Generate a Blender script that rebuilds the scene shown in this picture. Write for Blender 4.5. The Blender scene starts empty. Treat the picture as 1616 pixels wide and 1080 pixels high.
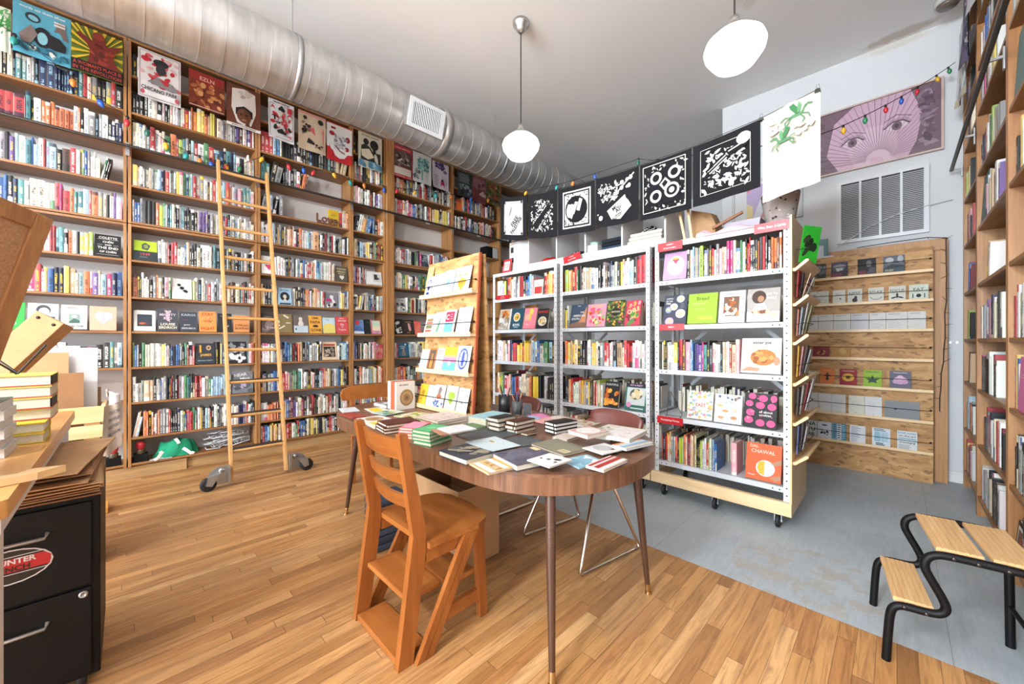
import bpy, math, random
from mathutils import Matrix, Vector
from mathutils.bvhtree import BVHTree
SC = bpy.context.scene
COL = SC.collection
R = random.Random(11)
PI = math.pi
# ------------------------------------------------------------------ colour
NAMED = dict(w='e9e7e1', c='e7dabb', k='202022', g='8d8f90', n='27345a', b='2f66a8', s='9cc3d8', t='46898c', a='a9d6d3', G='3f8450', l='a9c440',
             y='edcb36', o='e5742e', r='bd262c', p='eba0ad', m='c92a78', v='6f5096', B='5d3c29', T='cdaa7d', K='3a3a3d', L='c9cbcc', N='1a2338',
             W='f4f3ef', O='f0a163', P='f6b39c', R='d8474a', V='b59cc6', Y='f3dd7a', D='4a4038', M='7d2430', S='c8dfe8', C='f5edd8')
def lin(c):
    c = NAMED.get(c, c)
    def f(x):
        x /= 255.0
        return x / 12.92 if x <= .04045 else ((x + .055) / 1.055) ** 2.4
    return (f(int(c[0:2], 16)), f(int(c[2:4], 16)), f(int(c[4:6], 16)), 1.0)
def jit(c, a=.12, rng=R):
    k = 1 + rng.uniform(-a, a)
    return tuple(min(1, max(0, x * k * (1 + rng.uniform(-a * .5, a * .5)))) for x in c[:3]) + (1.0,)
# ------------------------------------------------------------------ materials
def newmat(name):
    m = bpy.data.materials.new(name); m.use_nodes = True
    nt = m.node_tree; b = nt.nodes['Principled BSDF']
    return m, nt, b
def N(nt, t, **kw):
    n = nt.nodes.new(t)
    for k, v in kw.items():
        if k[0] == '_': n.inputs[int(k[1:])].default_value = v
        else: setattr(n, k, v)
    return n
def math_(nt, op, a, b=None, c=None):
    n = nt.nodes.new('ShaderNodeMath'); n.operation = op
    for i, x in enumerate((a, b, c)):
        if x is None: continue
        if hasattr(x, 'default_value') or hasattr(x, 'links'): nt.links.new(x, n.inputs[i])
        else: n.inputs[i].default_value = x
    return n.outputs[0]
def mixc(nt, f, a, b):
    n = nt.nodes.new('ShaderNodeMix'); n.data_type = 'RGBA'
    for i, x in ((0, f), (6, a), (7, b)):
        if isinstance(x, (int, float)): n.inputs[i].default_value = x
        elif isinstance(x, tuple): n.inputs[i].default_value = x
        else: nt.links.new(x, n.inputs[i])
    return n.outputs[2]
def ramp(nt, fac, stops, interp='LINEAR'):
    n = nt.nodes.new('ShaderNodeValToRGB'); cr = n.color_ramp; cr.interpolation = interp
    while len(cr.elements) < len(stops): cr.elements.new(.5)
    for e, (p, c) in zip(cr.elements, stops):
        e.position = p; e.color = lin(c) if isinstance(c, str) else c
    nt.links.new(fac, n.inputs[0]); return n.outputs[0]
def pos(nt, scale=(1, 1, 1)):
    g = nt.nodes.new('ShaderNodeNewGeometry'); mp = nt.nodes.new('ShaderNodeMapping')
    mp.inputs['Scale'].default_value = scale; nt.links.new(g.outputs['Position'], mp.inputs[0]); return mp.outputs[0]
def noise(nt, vec, scale, detail=3, rough=.5, dist=0):
    n = nt.nodes.new('ShaderNodeTexNoise'); n.inputs['Scale'].default_value = scale; n.inputs['Detail'].default_value = detail
    n.inputs['Roughness'].default_value = rough; n.inputs['Distortion'].default_value = dist
    nt.links.new(vec, n.inputs['Vector']); return n.outputs['Fac']
def bump(nt, b, h, strength=.2, dist=.002):
    n = nt.nodes.new('ShaderNodeBump'); n.inputs['Strength'].default_value = strength; n.inputs['Distance'].default_value = dist
    nt.links.new(h, n.inputs['Height']); nt.links.new(n.outputs[0], b.inputs['Normal'])
def flat(name, c, rough=.5, metal=0, spec=.5, var=.06, sc=14):
    m, nt, b = newmat(name)
    f = noise(nt, pos(nt), sc, 3)
    l = lin(c)
    nt.links.new(ramp(nt, f, [(.3, tuple(x * (1 - var) for x in l[:3]) + (1,)), (.7, tuple(min(1, x * (1 + var)) for x in l[:3]) + (1,))]), b.inputs['Base Color'])
    b.inputs['Roughness'].default_value = rough; b.inputs['Metallic'].default_value = metal; b.inputs['Specular IOR Level'].default_value = spec
    return m
def wood(name, cs, axis='y', sc=1.0, rough=.42, grain=1.0, stretch=14):
    m, nt, b = newmat(name)
    s = [stretch * sc] * 3; s['xyz'.index(axis)] = 1.1 * sc
    v = pos(nt, tuple(s))
    f1 = noise(nt, v, 1.6, 4, .6, .6)
    v2 = pos(nt, tuple(x * 7 if x > 5 * sc else x * 1.5 for x in s))
    f2 = noise(nt, v2, 1.2, 3, .6)
    f = math_(nt, 'ADD', math_(nt, 'MULTIPLY', f1, .72), math_(nt, 'MULTIPLY', f2, .28 * grain))
    nt.links.new(ramp(nt, f, [(.30, cs[0]), (.5, cs[1]), (.70, cs[2])]), b.inputs['Base Color'])
    b.inputs['Roughness'].default_value = rough
    bump(nt, b, f2, .08, .001)
    return m
def attrmat(name, rough=.5, spec=.4):
    m, nt, b = newmat(name)
    a = N(nt, 'ShaderNodeAttribute', attribute_name='col')
    f = noise(nt, pos(nt), 60, 2)
    k = math_(nt, 'MULTIPLY_ADD', f, .14, .66)
    mx = nt.nodes.new('ShaderNodeVectorMath'); mx.operation = 'SCALE'
    nt.links.new(a.outputs['Color'], mx.inputs[0]); nt.links.new(k, mx.inputs['Scale'])
    nt.links.new(mx.outputs[0], b.inputs['Base Color'])
    b.inputs['Roughness'].default_value = rough; b.inputs['Specular IOR Level'].default_value = spec
    return m
def bookmat():
    m, nt, b = newmat('book_spines')
    a = N(nt, 'ShaderNodeAttribute', attribute_name='col'); ac = N(nt, 'ShaderNodeAttribute', attribute_name='acc')
    uv = N(nt, 'ShaderNodeUVMap', uv_map='uv'); sp = N(nt, 'ShaderNodeSeparateXYZ'); nt.links.new(uv.outputs[0], sp.inputs[0])
    u, v, rnd = sp.outputs[0], sp.outputs[1], ac.outputs['Alpha']
    def fr(k): return math_(nt, 'FRACT', math_(nt, 'MULTIPLY', rnd, k))
    def band(x, lo, hi): return math_(nt, 'MULTIPLY', math_(nt, 'GREATER_THAN', x, lo), math_(nt, 'LESS_THAN', x, hi))
    cb = N(nt, 'ShaderNodeCombineXYZ')
    nt.links.new(math_(nt, 'MULTIPLY', u, 2.2), cb.inputs[0])
    nt.links.new(math_(nt, 'MULTIPLY_ADD', v, 30, math_(nt, 'MULTIPLY', rnd, 300)), cb.inputs[1])
    tx = math_(nt, 'GREATER_THAN', noise(nt, cb.outputs[0], 1.6, 1), .47)
    lo = math_(nt, 'MULTIPLY_ADD', fr(5.3), .2, .3); hi = math_(nt, 'MULTIPLY_ADD', fr(9.1), .25, .62)
    title = math_(nt, 'MULTIPLY', math_(nt, 'MULTIPLY', band(v, lo, hi), band(u, .26, .74)), tx)
    auth = math_(nt, 'MULTIPLY', math_(nt, 'MULTIPLY', band(v, .12, .24), band(u, .34, .66)), tx)
    blk = math_(nt, 'MULTIPLY', math_(nt, 'GREATER_THAN', fr(17.7), .80), band(v, -.01, math_(nt, 'MULTIPLY_ADD', fr(3.7), .35, .06)))
    top = math_(nt, 'MULTIPLY', math_(nt, 'GREATER_THAN', fr(29.3), .84), band(v, .86, 1.01))
    dot = math_(nt, 'MULTIPLY', band(v, .035, .075), band(u, .3, .7))
    mk = math_(nt, 'MAXIMUM', math_(nt, 'MAXIMUM', title, auth), math_(nt, 'MAXIMUM', math_(nt, 'MAXIMUM', blk, top), dot))
    mx = nt.nodes.new('ShaderNodeVectorMath'); mx.operation = 'SCALE'; mx.inputs['Scale'].default_value = .84
    nt.links.new(mixc(nt, math_(nt, 'MULTIPLY', mk, .85), a.outputs['Color'], ac.outputs['Color']), mx.inputs[0]); nt.links.new(mx.outputs[0], b.inputs['Base Color'])
    b.inputs['Roughness'].default_value = .42; b.inputs['Specular IOR Level'].default_value = .4
    return m
PRINT = attrmat('printed_paper', .55, .3); GLOSS = attrmat('printed_gloss', .3, .5); CLOTH = attrmat('printed_cloth', .9, .1)
BOOK = bookmat()
OAKY = wood('oak_along_y', ('704724', '8c6036', 'a67a4b'), 'y'); OAKZ = wood('oak_upright', ('80522a', '9c6d3f', 'b58753'), 'z')
OAKX = wood('oak_along_x', ('7d4a20', '9a6230', 'b57c42'), 'x')
PINEX = wood('pine_along_x', ('d3b07f', 'e0c194', 'eacfa6'), 'x'); PINEY = wood('pine_along_y', ('cfa876', 'ddba88', 'e9cc9f'), 'y')
PINEZ = wood('pine_upright', ('cfa876', 'dfbd8c', 'e8cb9e'), 'z')
BEECH = wood('beech_slats', ('c59a66', 'd6ad79', 'e0bd8c'), 'y', rough=.4, stretch=30)
MAPLEZ = wood('ladder_maple', ('ae7d46', 'c09159', 'cda26c'), 'z', rough=.38); MAPLEY = wood('rung_maple', ('ae7d46', 'c09159', 'cda26c'), 'y', rough=.38)
CHAIRX = wood('honey_maple_x', ('874c20', '9b5c29', 'ab6d36'), 'x', rough=.35, stretch=9); CHAIRZ = wood('honey_maple_z', ('83481d', '965726', 'a66731'), 'z', rough=.35, stretch=9)
WALNUTX = wood('walnut_laminate', ('4e3426', '6d4b37', '83604a'), 'x', rough=.35); WALNUTZ = wood('walnut_band', ('49301f', '6e4a33', '8a6348'), 'z', rough=.4, stretch=26)
DOORW = wood('old_door_wood', ('95673c', 'aa7a4a', 'bb8c5a'), 'z', rough=.5); COUNTER = wood('counter_wood', ('bd8748', 'c99556', 'd3a266'), 'x', rough=.3)
KICK = wood('rough_pine', ('8d6a45', 'a98557', 'c29d6c'), 'y', rough=.7)
WHITEM = flat('white_enamel', 'c6c9cc', .35, var=.03); CHROME = flat('chrome_tube', 'd8cfc5', .16, 1, var=.02); BRASS = flat('brass_ferrule', 'c9a978', .25, 1)
BLACKM = flat('black_enamel', '0b0b0c', .5, spec=.22, var=.05); STEEL = flat('grey_steel', 'a9abac', .38, .85); RUBBER = flat('black_rubber', '17171a', .6)
PIPE = flat('dark_iron_pipe', '4d4845', .4, .8); LEGB = flat('brown_enamel', '4a2f22', .32); VINYL = flat('maroon_vinyl', '6d3f38', .35)
SHELFW = flat('white_shelf_paint', 'c0c4c9', .4, var=.03); KRAFT = flat('kraft_card', 'b08a62', .8, var=.08); KRAFTD = flat('kraft_card_dark', '8d6541', .8, var=.06)
SIGNR = flat('red_sign', 'c8202b', .4, var=.02); CORD = flat('black_cord', '161616', .6); WHITEP = flat('white_painted_wood', 'cacaca', .5, var=.03)
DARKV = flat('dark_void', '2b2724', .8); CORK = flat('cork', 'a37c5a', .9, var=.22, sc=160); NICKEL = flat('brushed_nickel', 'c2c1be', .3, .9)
DUCTC = None
def osb(name, axis):
    m, nt, b = newmat(name)
    w = noise(nt, pos(nt), 5, 2)
    cb = N(nt, 'ShaderNodeCombineXYZ'); w2 = math_(nt, 'MULTIPLY', w, .22)
    for i in range(3): nt.links.new(w2, cb.inputs[i])
    def layer(rot, s, sc):
        g = nt.nodes.new('ShaderNodeNewGeometry'); mp = nt.nodes.new('ShaderNodeMapping'); mp.inputs['Scale'].default_value = s; mp.inputs['Rotation'].default_value = (0, rot, 0)
        nt.links.new(g.outputs['Position'], mp.inputs[0]); ad = nt.nodes.new('ShaderNodeVectorMath'); ad.operation = 'ADD'
        nt.links.new(mp.outputs[0], ad.inputs[0]); nt.links.new(cb.outputs[0], ad.inputs[1])
        vo = N(nt, 'ShaderNodeTexVoronoi'); vo.feature = 'F1'; vo.inputs['Scale'].default_value = sc; nt.links.new(ad.outputs[0], vo.inputs['Vector'])
        sep = N(nt, 'ShaderNodeSeparateColor'); nt.links.new(vo.outputs['Color'], sep.inputs[0]); return sep.outputs
    h = axis == 'h'
    L1 = layer(.25 if h else 1.3, (1, 1, 3.4), 8); L2 = layer(-.55 if h else 1.9, (1, 1, 3), 10); L3 = layer(.9 if h else .8, (1, 1, 2.6), 24)
    f = math_(nt, 'ADD', math_(nt, 'MULTIPLY', L1[0], .45), math_(nt, 'ADD', math_(nt, 'MULTIPLY', L2[0], .35), math_(nt, 'MULTIPLY', noise(nt, pos(nt, (12, 12, 60) if h else (60, 60, 8)), 1, 4), .22)))
    c = ramp(nt, f, [(.2, '9a6e40'), (.45, 'ad804c'), (.65, 'b88c57'), (.9, 'c59c69')])
    c = mixc(nt, math_(nt, 'MULTIPLY', math_(nt, 'GREATER_THAN', L3[1], .92), .6), c, lin('5a381d'))
    nt.links.new(c, b.inputs['Base Color'])
    b.inputs['Roughness'].default_value = .6; bump(nt, b, f, .15, .002); return m
OSB = osb('osb_board', 'h'); OSBV = osb('osb_board_upright', 'v')
# ------------------------------------------------------------------ mesh builder
class MB:
    def __init__(s): s.v = []; s.f = []; s.c = []; s.m = []; s.sm = []; s.uv = []; s.ac = []; s.X = Matrix.Identity(4)
    def add(s, vs, fs, col='w', mat=0, smooth=False, uv=None, acc=(0, 0, 0, 0)):
        if isinstance(col, str): col = lin(col)
        n = len(s.v); X = s.X
        s.v += [X @ Vector(p) for p in vs]
        for i, f in enumerate(fs):
            s.f.append([n + k for k in f]); s.c.append(col[i] if isinstance(col, list) else col); s.m.append(mat); s.sm.append(smooth)
            s.uv.append(uv[i] if uv and uv[i] else None); s.ac.append(acc)
        return s
    def box(s, x0, x1, y0, y1, z0, z1, col='w', mat=0):
        return s.add([(x0, y0, z0), (x1, y0, z0), (x1, y1, z0), (x0, y1, z0), (x0, y0, z1), (x1, y0, z1), (x1, y1, z1), (x0, y1, z1)],
                     [(0, 3, 2, 1), (4, 5, 6, 7), (0, 1, 5, 4), (1, 2, 6, 5), (2, 3, 7, 6), (3, 0, 4, 7)], col, mat)
    def bar(s, a, b, w, t, col='w', mat=0, up=(0, 0, 1)):
        a = Vector(a); b = Vector(b); d = (b - a).normalized(); u = Vector(up)
        if abs(d.dot(u)) > .98: u = Vector((1, 0, 0))
        e = d.cross(u).normalized() * w / 2; n = e.cross(d).normalized() * t / 2
        vs = [p + i * e + j * n for p in (a, b) for i, j in ((-1, -1), (1, -1), (1, 1), (-1, 1))]
        return s.add(vs, [(0, 1, 2, 3), (7, 6, 5, 4), (0, 4, 5, 1), (1, 5, 6, 2), (2, 6, 7, 3), (3, 7, 4, 0)], col, mat)
    def prism(s, pts, o, ux, uy, n, t, col='w', mat=0, smooth=False):
        o, ux, uy, n = Vector(o), Vector(ux), Vector(uy), Vector(n); k = len(pts)
        a = [o + ux * x + uy * y for x, y in pts]; vs = a + [p + n * t for p in a]
        s.add(vs, [list(range(k))[::-1], list(range(k, 2 * k))], col, mat)
        return s.add(vs, [(i, (i + 1) % k, k + (i + 1) % k, k + i) for i in range(k)], col, mat, smooth)
    def tube(s, pts, r, col='w', mat=0, seg=8, cap=True):
        P = [Vector(p) for p in pts]; n = len(P); rs = r if isinstance(r, (list, tuple)) else [r] * n; vs = []; ref = None
        for i in range(n):
            d = (P[min(i + 1, n - 1)] - P[max(i - 1, 0)]).normalized()
            if ref is None: ref = Vector((0, 0, 1)) if abs(d.z) < .9 else Vector((1, 0, 0))
            e = d.cross(ref); e = e.normalized() if e.length > 1e-6 else Vector((1, 0, 0)); f = e.cross(d).normalized(); ref = f
            vs += [P[i] + (e * math.cos(2 * PI * k / seg) + f * math.sin(2 * PI * k / seg)) * rs[i] for k in range(seg)]
        fs = [(i * seg + k, i * seg + (k + 1) % seg, (i + 1) * seg + (k + 1) % seg, (i + 1) * seg + k) for i in range(n - 1) for k in range(seg)]
        s.add(vs, fs, col, mat, True)
        if cap: s.add(vs[:seg] + vs[-seg:], [list(range(seg))[::-1], list(range(seg, 2 * seg))], col, mat)
        return s
    def lathe(s, prof, o=(0, 0, 0), axis=(0, 0, 1), seg=24, col='w', mat=0, smooth=True):
        ax = Vector(axis).normalized(); e = ax.orthogonal().normalized(); f = ax.cross(e); o = Vector(o); vs = []
        for r, h in prof: vs += [o + ax * h + (e * math.cos(2 * PI * k / seg) + f * math.sin(2 * PI * k / seg)) * r for k in range(seg)]
        return s.add(vs, [(i * seg + k, i * seg + (k + 1) % seg, (i + 1) * seg + (k + 1) % seg, (i + 1) * seg + k) for i in range(len(prof) - 1) for k in range(seg)], col, mat, smooth)
    def ball(s, c, r, col='w', mat=0, seg=10, sq=(1, 1, 1)):
        vs = []; fs = []; n = seg // 2 + 1
        for i in range(n + 1):
            t = PI * i / n
            vs += [(c[0] + r * sq[0] * math.sin(t) * math.cos(2 * PI * k / seg), c[1] + r * sq[1] * math.sin(t) * math.sin(2 * PI * k / seg), c[2] + r * sq[2] * math.cos(t)) for k in range(seg)]
        fs = [(i * seg + k, (i + 1) * seg + k, (i + 1) * seg + (k + 1) % seg, i * seg + (k + 1) % seg) for i in range(n) for k in range(seg)]
        return s.add(vs, fs, col, mat, True)
    def grid(s, fn, nu, nv, col='w', mat=0, smooth=True, colfn=None):
        vs = [fn(i / nu, j / nv) for j in range(nv + 1) for i in range(nu + 1)]
        fs = [(j * (nu + 1) + i, j * (nu + 1) + i + 1, (j + 1) * (nu + 1) + i + 1, (j + 1) * (nu + 1) + i) for j in range(nv) for i in range(nu)]
        if colfn: col = [colfn((i + .5) / nu, (j + .5) / nv) for j in range(nv) for i in range(nu)]
        return s.add(vs, fs, col, mat, smooth)
    def build(s, name, mats, parent=None, loc=None, bevel=0, solid=0, **props):
        me = bpy.data.meshes.new(name)
        L = Vector(parent.location) if parent is not None and loc is None else Vector(loc or (0, 0, 0))
        if parent is not None:
            L = Vector((0, 0, 0)); p = parent
            while p is not None: L = L + Vector(p.location); p = p.parent
        me.from_pydata([p - L for p in s.v], [], s.f)
        for m in (mats if isinstance(mats, (list, tuple)) else [mats]): me.materials.append(m)
        n = len(s.f)
        me.polygons.foreach_set('material_index', s.m); me.polygons.foreach_set('use_smooth', s.sm)
        a = me.attributes.new('col', 'FLOAT_COLOR', 'FACE'); a.data.foreach_set('color', [x for c in s.c for x in c])
        if any(u is not None for u in s.uv):
            a = me.attributes.new('acc', 'FLOAT_COLOR', 'FACE'); a.data.foreach_set('color', [x for c in s.ac for x in c])
            uvl = me.uv_layers.new(name='uv'); d = []
            for f, u in zip(s.f, s.uv):
                if u: d += [x for p in u for x in p]
                else: d += [-1.0, -1.0] * len(f)
            uvl.data.foreach_set('uv', d)
        me.update()
        o = bpy.data.objects.new(name, me); COL.objects.link(o)
        if parent is not None: o.parent = parent
        else: o.location = L
        if bevel:
            b = o.modifiers.new('edge', 'BEVEL'); b.width = bevel; b.segments = 2; b.limit_method = 'ANGLE'; b.angle_limit = .7
        if solid:
            b = o.modifiers.new('thick', 'SOLIDIFY'); b.thickness = solid; b.offset = 0
        for k, v in props.items(): o[k] = v
        return o
def thing(name, loc, label, category, group=None):
    o = bpy.data.objects.new(name, None); COL.objects.link(o); o.location = loc; o.empty_display_size = .05
    o['label'] = label; o['category'] = category
    if group: o['group'] = group
    return o
def struct(name, mb, mats, **k): return mb.build(name, mats, kind='structure', **k)
def copy_tree(o, dloc, label=None):
    c = o.copy(); COL.objects.link(c); c.location = o.location + Vector(dloc)
    if label: c['label'] = label
    def rec(a, b):
        for ch in [x for x in SC.objects if x.parent == a]:
            d = ch.copy(); COL.objects.link(d); d.parent = b; rec(ch, d)
    rec(o, c); return c
# ------------------------------------------------------------------ lettering and cover art
_T = {}
def text2d(st, bold=0):
    if (st, bold) in _T: return _T[(st, bold)]
    cu = bpy.data.curves.new('lettering', 'FONT'); cu.body = st; cu.size = 1; cu.resolution_u = 2; cu.offset = bold
    ob = bpy.data.objects.new('lettering', cu); COL.objects.link(ob)
    dg = bpy.context.evaluated_depsgraph_get(); ev = ob.evaluated_get(dg); me = ev.to_mesh()
    vs = [(v.co.x, v.co.y) for v in me.vertices]; fs = [tuple(p.vertices) for p in me.polygons]; ev.to_mesh_clear()
    bpy.data.objects.remove(ob); bpy.data.curves.remove(cu)
    if not vs: vs = [(0, 0), (1, 0), (1, 1)]; fs = [(0, 1, 2)]
    xs = [v[0] for v in vs]; ys = [v[1] for v in vs]
    cx, cy, w, h = (min(xs) + max(xs)) / 2, (min(ys) + max(ys)) / 2, max(xs) - min(xs), max(ys) - min(ys)
    _T[(st, bold)] = ([((x - cx), (y - cy)) for x, y in vs], fs, w, h); return _T[(st, bold)]
class Sheet:
    """a flat printed face: origin o (lower left), unit axes ux, uy, size w x h; fn(x, y, k) -> point when the sheet is draped"""
    def __init__(s, mb, o, ux, uy, w, h, mat=0, gap=.0004, fn=None):
        s.mb = mb; s.o = Vector(o); s.ux = Vector(ux); s.uy = Vector(uy); s.w = w; s.h = h; s.n = s.ux.cross(s.uy).normalized(); s.k = 1; s.mat = mat; s.gap = gap; s.fn = fn
    def P(s, x, y):
        x = min(1.0, max(0.0, x)); y = min(1.0, max(0.0, y))
        if s.fn: return s.fn(x, y, s.k * s.gap)
        return s.o + s.ux * (x * s.w) + s.uy * (y * s.h) + s.n * (s.k * s.gap)
    def poly(s, pts, col):
        if len(pts) > 4 and not s.fn or len(pts) <= 4: s.mb.add([s.P(*p) for p in pts], [list(range(len(pts)))], col, s.mat)
        else:
            cx = sum(p[0] for p in pts) / len(pts); cy = sum(p[1] for p in pts) / len(pts); k = len(pts)
            s.mb.add([s.P(*p) for p in pts] + [s.P(cx, cy)], [(i, (i + 1) % k, k) for i in range(k)], col, s.mat)
        s.k += 1
    def rect(s, x0, y0, x1, y1, col):
        if s.fn:
            n = 6
            s.mb.add([s.P(x0 + (x1 - x0) * i / n, y0 + (y1 - y0) * j / n) for j in range(n + 1) for i in range(n + 1)],
                     [(j * (n + 1) + i, j * (n + 1) + i + 1, (j + 1) * (n + 1) + i + 1, (j + 1) * (n + 1) + i) for j in range(n) for i in range(n)], col, s.mat, True); s.k += 1
        else: s.poly([(x0, y0), (x1, y0), (x1, y1), (x0, y1)], col)
    def ell(s, cx, cy, rx, ry, col, rot=0, n=20):
        c, d = math.cos(math.radians(rot)), math.sin(math.radians(rot)); q = s.h / s.w; pts = []
        for i in range(n):
            a = 2 * PI * i / n; x, y = rx * math.cos(a), ry * math.sin(a) * q
            pts.append((cx + x * c - y * d, cy + (x * d + y * c) / q))
        s.poly(pts, col)
    def line(s, pts, wd, col):
        q = s.h / s.w
        for (x0, y0), (x1, y1) in zip(pts, pts[1:]):
            dx, dy = x1 - x0, (y1 - y0) * q; L = math.hypot(dx, dy) or 1; nx, ny = -dy / L * wd / 2, dx / L * wd / 2 / q
            s.mb.add([s.P(x0 + nx, y0 + ny), s.P(x0 - nx, y0 - ny), s.P(x1 - nx, y1 - ny), s.P(x1 + nx, y1 + ny)], [(0, 1, 2, 3)], col, s.mat)
        s.k += 1
    def text(s, st, cx, cy, h, col, maxw=.9, rot=0, bold=.02):
        vs, fs, w, th = text2d(st, bold); sz = h * s.h / max(.55, min(th, 1.0)); 
        sx = sz if w * sz <= maxw * s.w else maxw * s.w / w
        c, d = math.cos(math.radians(rot)), math.sin(math.radians(rot)); sy = sz if sx > sz * .55 else sx / .55
        s.mb.add([s.P(cx + (x * sx * c - y * sy * d) / s.w, cy + (x * sx * d + y * sy * c) / s.h) for x, y in vs], fs, col, s.mat); s.k += 1
    def blobs(s, seed, n, x0, y0, x1, y1, cols, r0, r1):
        g = random.Random(seed); k = s.k
        for i in range(n):
            s.k = k + .03 * i
            s.ell(g.uniform(x0, x1), g.uniform(y0, y1), g.uniform(r0, r1), g.uniform(r0, r1), g.choice(cols.split(',')), g.uniform(0, 180), 7)
        s.k = k + 1 + .03 * n
    def leaves(s, seed, n, x0, y0, x1, y1, cols, r0, r1):
        g = random.Random(seed); k = s.k; q = s.h / s.w
        for i in range(n):
            s.k = k + .03 * i; a = g.uniform(0, 2 * PI); L = g.uniform(r0, r1); wd = L * g.uniform(.25, .5); cx, cy = g.uniform(x0, x1), g.uniform(y0, y1); c, d = math.cos(a), math.sin(a)
            s.poly([(cx + (u * c - v * d), cy + (u * d + v * c) / q) for u, v in ((-L, 0), (-L * .35, wd), (L * .4, wd * .8), (L, 0), (L * .4, -wd * .8), (-L * .35, -wd))], g.choice(cols.split(',')))
        s.k = k + 1 + .03 * n
    def lines(s, seed, n, x0, y0, x1, y1, col, ht):
        "rows of small print"
        g = random.Random(seed); k = s.k
        for i in range(n):
            y = y1 - (y1 - y0) * (i + .5) / n; x = x0
            s.k = k + .03 * i
            s.rect(x0, y - ht / 2, x0 + (x1 - x0) * g.uniform(.6, 1), y + ht / 2, col)
        s.k = k + 1
    def draw(s, spec):
        for e in spec.split(';'):
            t = e.split()
            if not t: continue
            o = t[0]; 
            def F(i): return float(t[i])
            if o == 'r': s.rect(F(1), F(2), F(3), F(4), t[5])
            elif o == 'e': s.ell(F(1), F(2), F(3), F(4), t[5], F(6) if len(t) > 6 else 0)
            elif o == 't': s.text(t[1].replace('_', ' '), F(2), F(3), F(4), t[5], F(6) if len(t) > 6 else .9, F(7) if len(t) > 7 else 0)
            elif o == 'p': s.poly([(float(t[i]), float(t[i + 1])) for i in range(2, len(t) - 1, 2)], t[1])
            elif o == 'l': s.line([(float(t[i]), float(t[i + 1])) for i in range(3, len(t) - 1, 2)], F(2), t[1])
            elif o == 'b': s.blobs(int(t[1]), int(t[2]), F(3), F(4), F(5), F(6), t[7], F(8), F(9))
            elif o == 'v': s.leaves(int(t[1]), int(t[2]), F(3), F(4), F(5), F(6), t[7], F(8), F(9))
            elif o == 'x': s.lines(int(t[1]), int(t[2]), F(3), F(4), F(5), F(6), t[7], F(8))
# ------------------------------------------------------------------ books
CN = dict(w='white', c='cream', k='black', g='grey', n='navy', b='blue', s='pale blue', t='teal', a='aqua', G='green', l='lime', y='yellow', o='orange', r='red', p='pink',
          m='magenta', v='purple', B='brown', T='tan', K='charcoal', L='light grey', N='dark navy', W='white', O='apricot', P='peach', R='coral', M='maroon', V='lilac', Y='pale yellow', D='dark brown', S='ice blue', C='cream')
ORD = ['zeroth', 'first', 'second', 'third', 'fourth', 'fifth', 'sixth', 'seventh', 'eighth', 'ninth', 'tenth', 'eleventh', 'twelfth', 'thirteenth', 'fourteenth', 'fifteenth', 'sixteenth',
       'seventeenth', 'eighteenth', 'nineteenth', 'twentieth']
TENS = {2: 'twenty', 3: 'thirty', 4: 'forty', 5: 'fifty', 6: 'sixty'}
def ordw(n): return ORD[n] if n <= 20 else (TENS[n // 10] + '-' + ORD[n % 10] if n % 10 else TENS[n // 10][:-1] + 'ieth')
BOOKS = []
PAGE = lin('ece4d0')
def spine_mesh(mb, pg, t, d, h, col, acc, rnd):
    "local x thickness, y depth away from the spine, z up"
    tb = min(.0025, t * .18); pr = .004
    xs = [(0, .004), (t * .22, .0008), (t * .78, .0008), (t, .004)]
    vs = [(x, y, z) for z in (0, h) for x, y in xs]
    mb.add(vs, [(i, i + 1, i + 5, i + 4) for i in range(3)], col, 0, True, uv=[[(xs[i][0] / t, 0), (xs[i + 1][0] / t, 0), (xs[i + 1][0] / t, 1), (xs[i][0] / t, 1)] for i in range(3)], acc=acc[:3] + (rnd,))
    for x0, x1 in ((0, tb), (t - tb, t)): mb.box(x0, x1, .004, d, 0, h, col)
    pg.box(tb, t - tb, .003, d - pr, pr * .5, h - pr, PAGE)
def face_mesh(mb, pg, w, t, h, col, spec):
    "local x width, y depth, z up; the front cover at y = 0"
    tb = .002
    mb.box(0, w, 0, tb, 0, h, col); mb.box(0, w, t - tb, t, 0, h, col); mb.box(0, tb, tb, t - tb, 0, h, col)
    pg.box(tb, w - .003, tb, t - tb, .003, h - .003, PAGE)
    X = mb.X
    o = X @ Vector((0, 0, 0)); ux = X.to_3x3() @ Vector((1, 0, 0)); uz = X.to_3x3() @ Vector((0, 0, 1))
    mb.X = Matrix.Identity(4)
    sh = Sheet(mb, o, ux.normalized(), uz.normalized(), w, h); sh.draw(spec)
    mb.X = X
def frame(o, a, dep):
    a, dep = Vector(a), Vector(dep); z = Vector((0, 0, 1))
    return Matrix(((a.x, dep.x, 0, o[0]), (a.y, dep.y, 0, o[1]), (a.z, dep.z, 1, o[2]), (0, 0, 0, 1)))
LEAN = math.radians(13)
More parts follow.
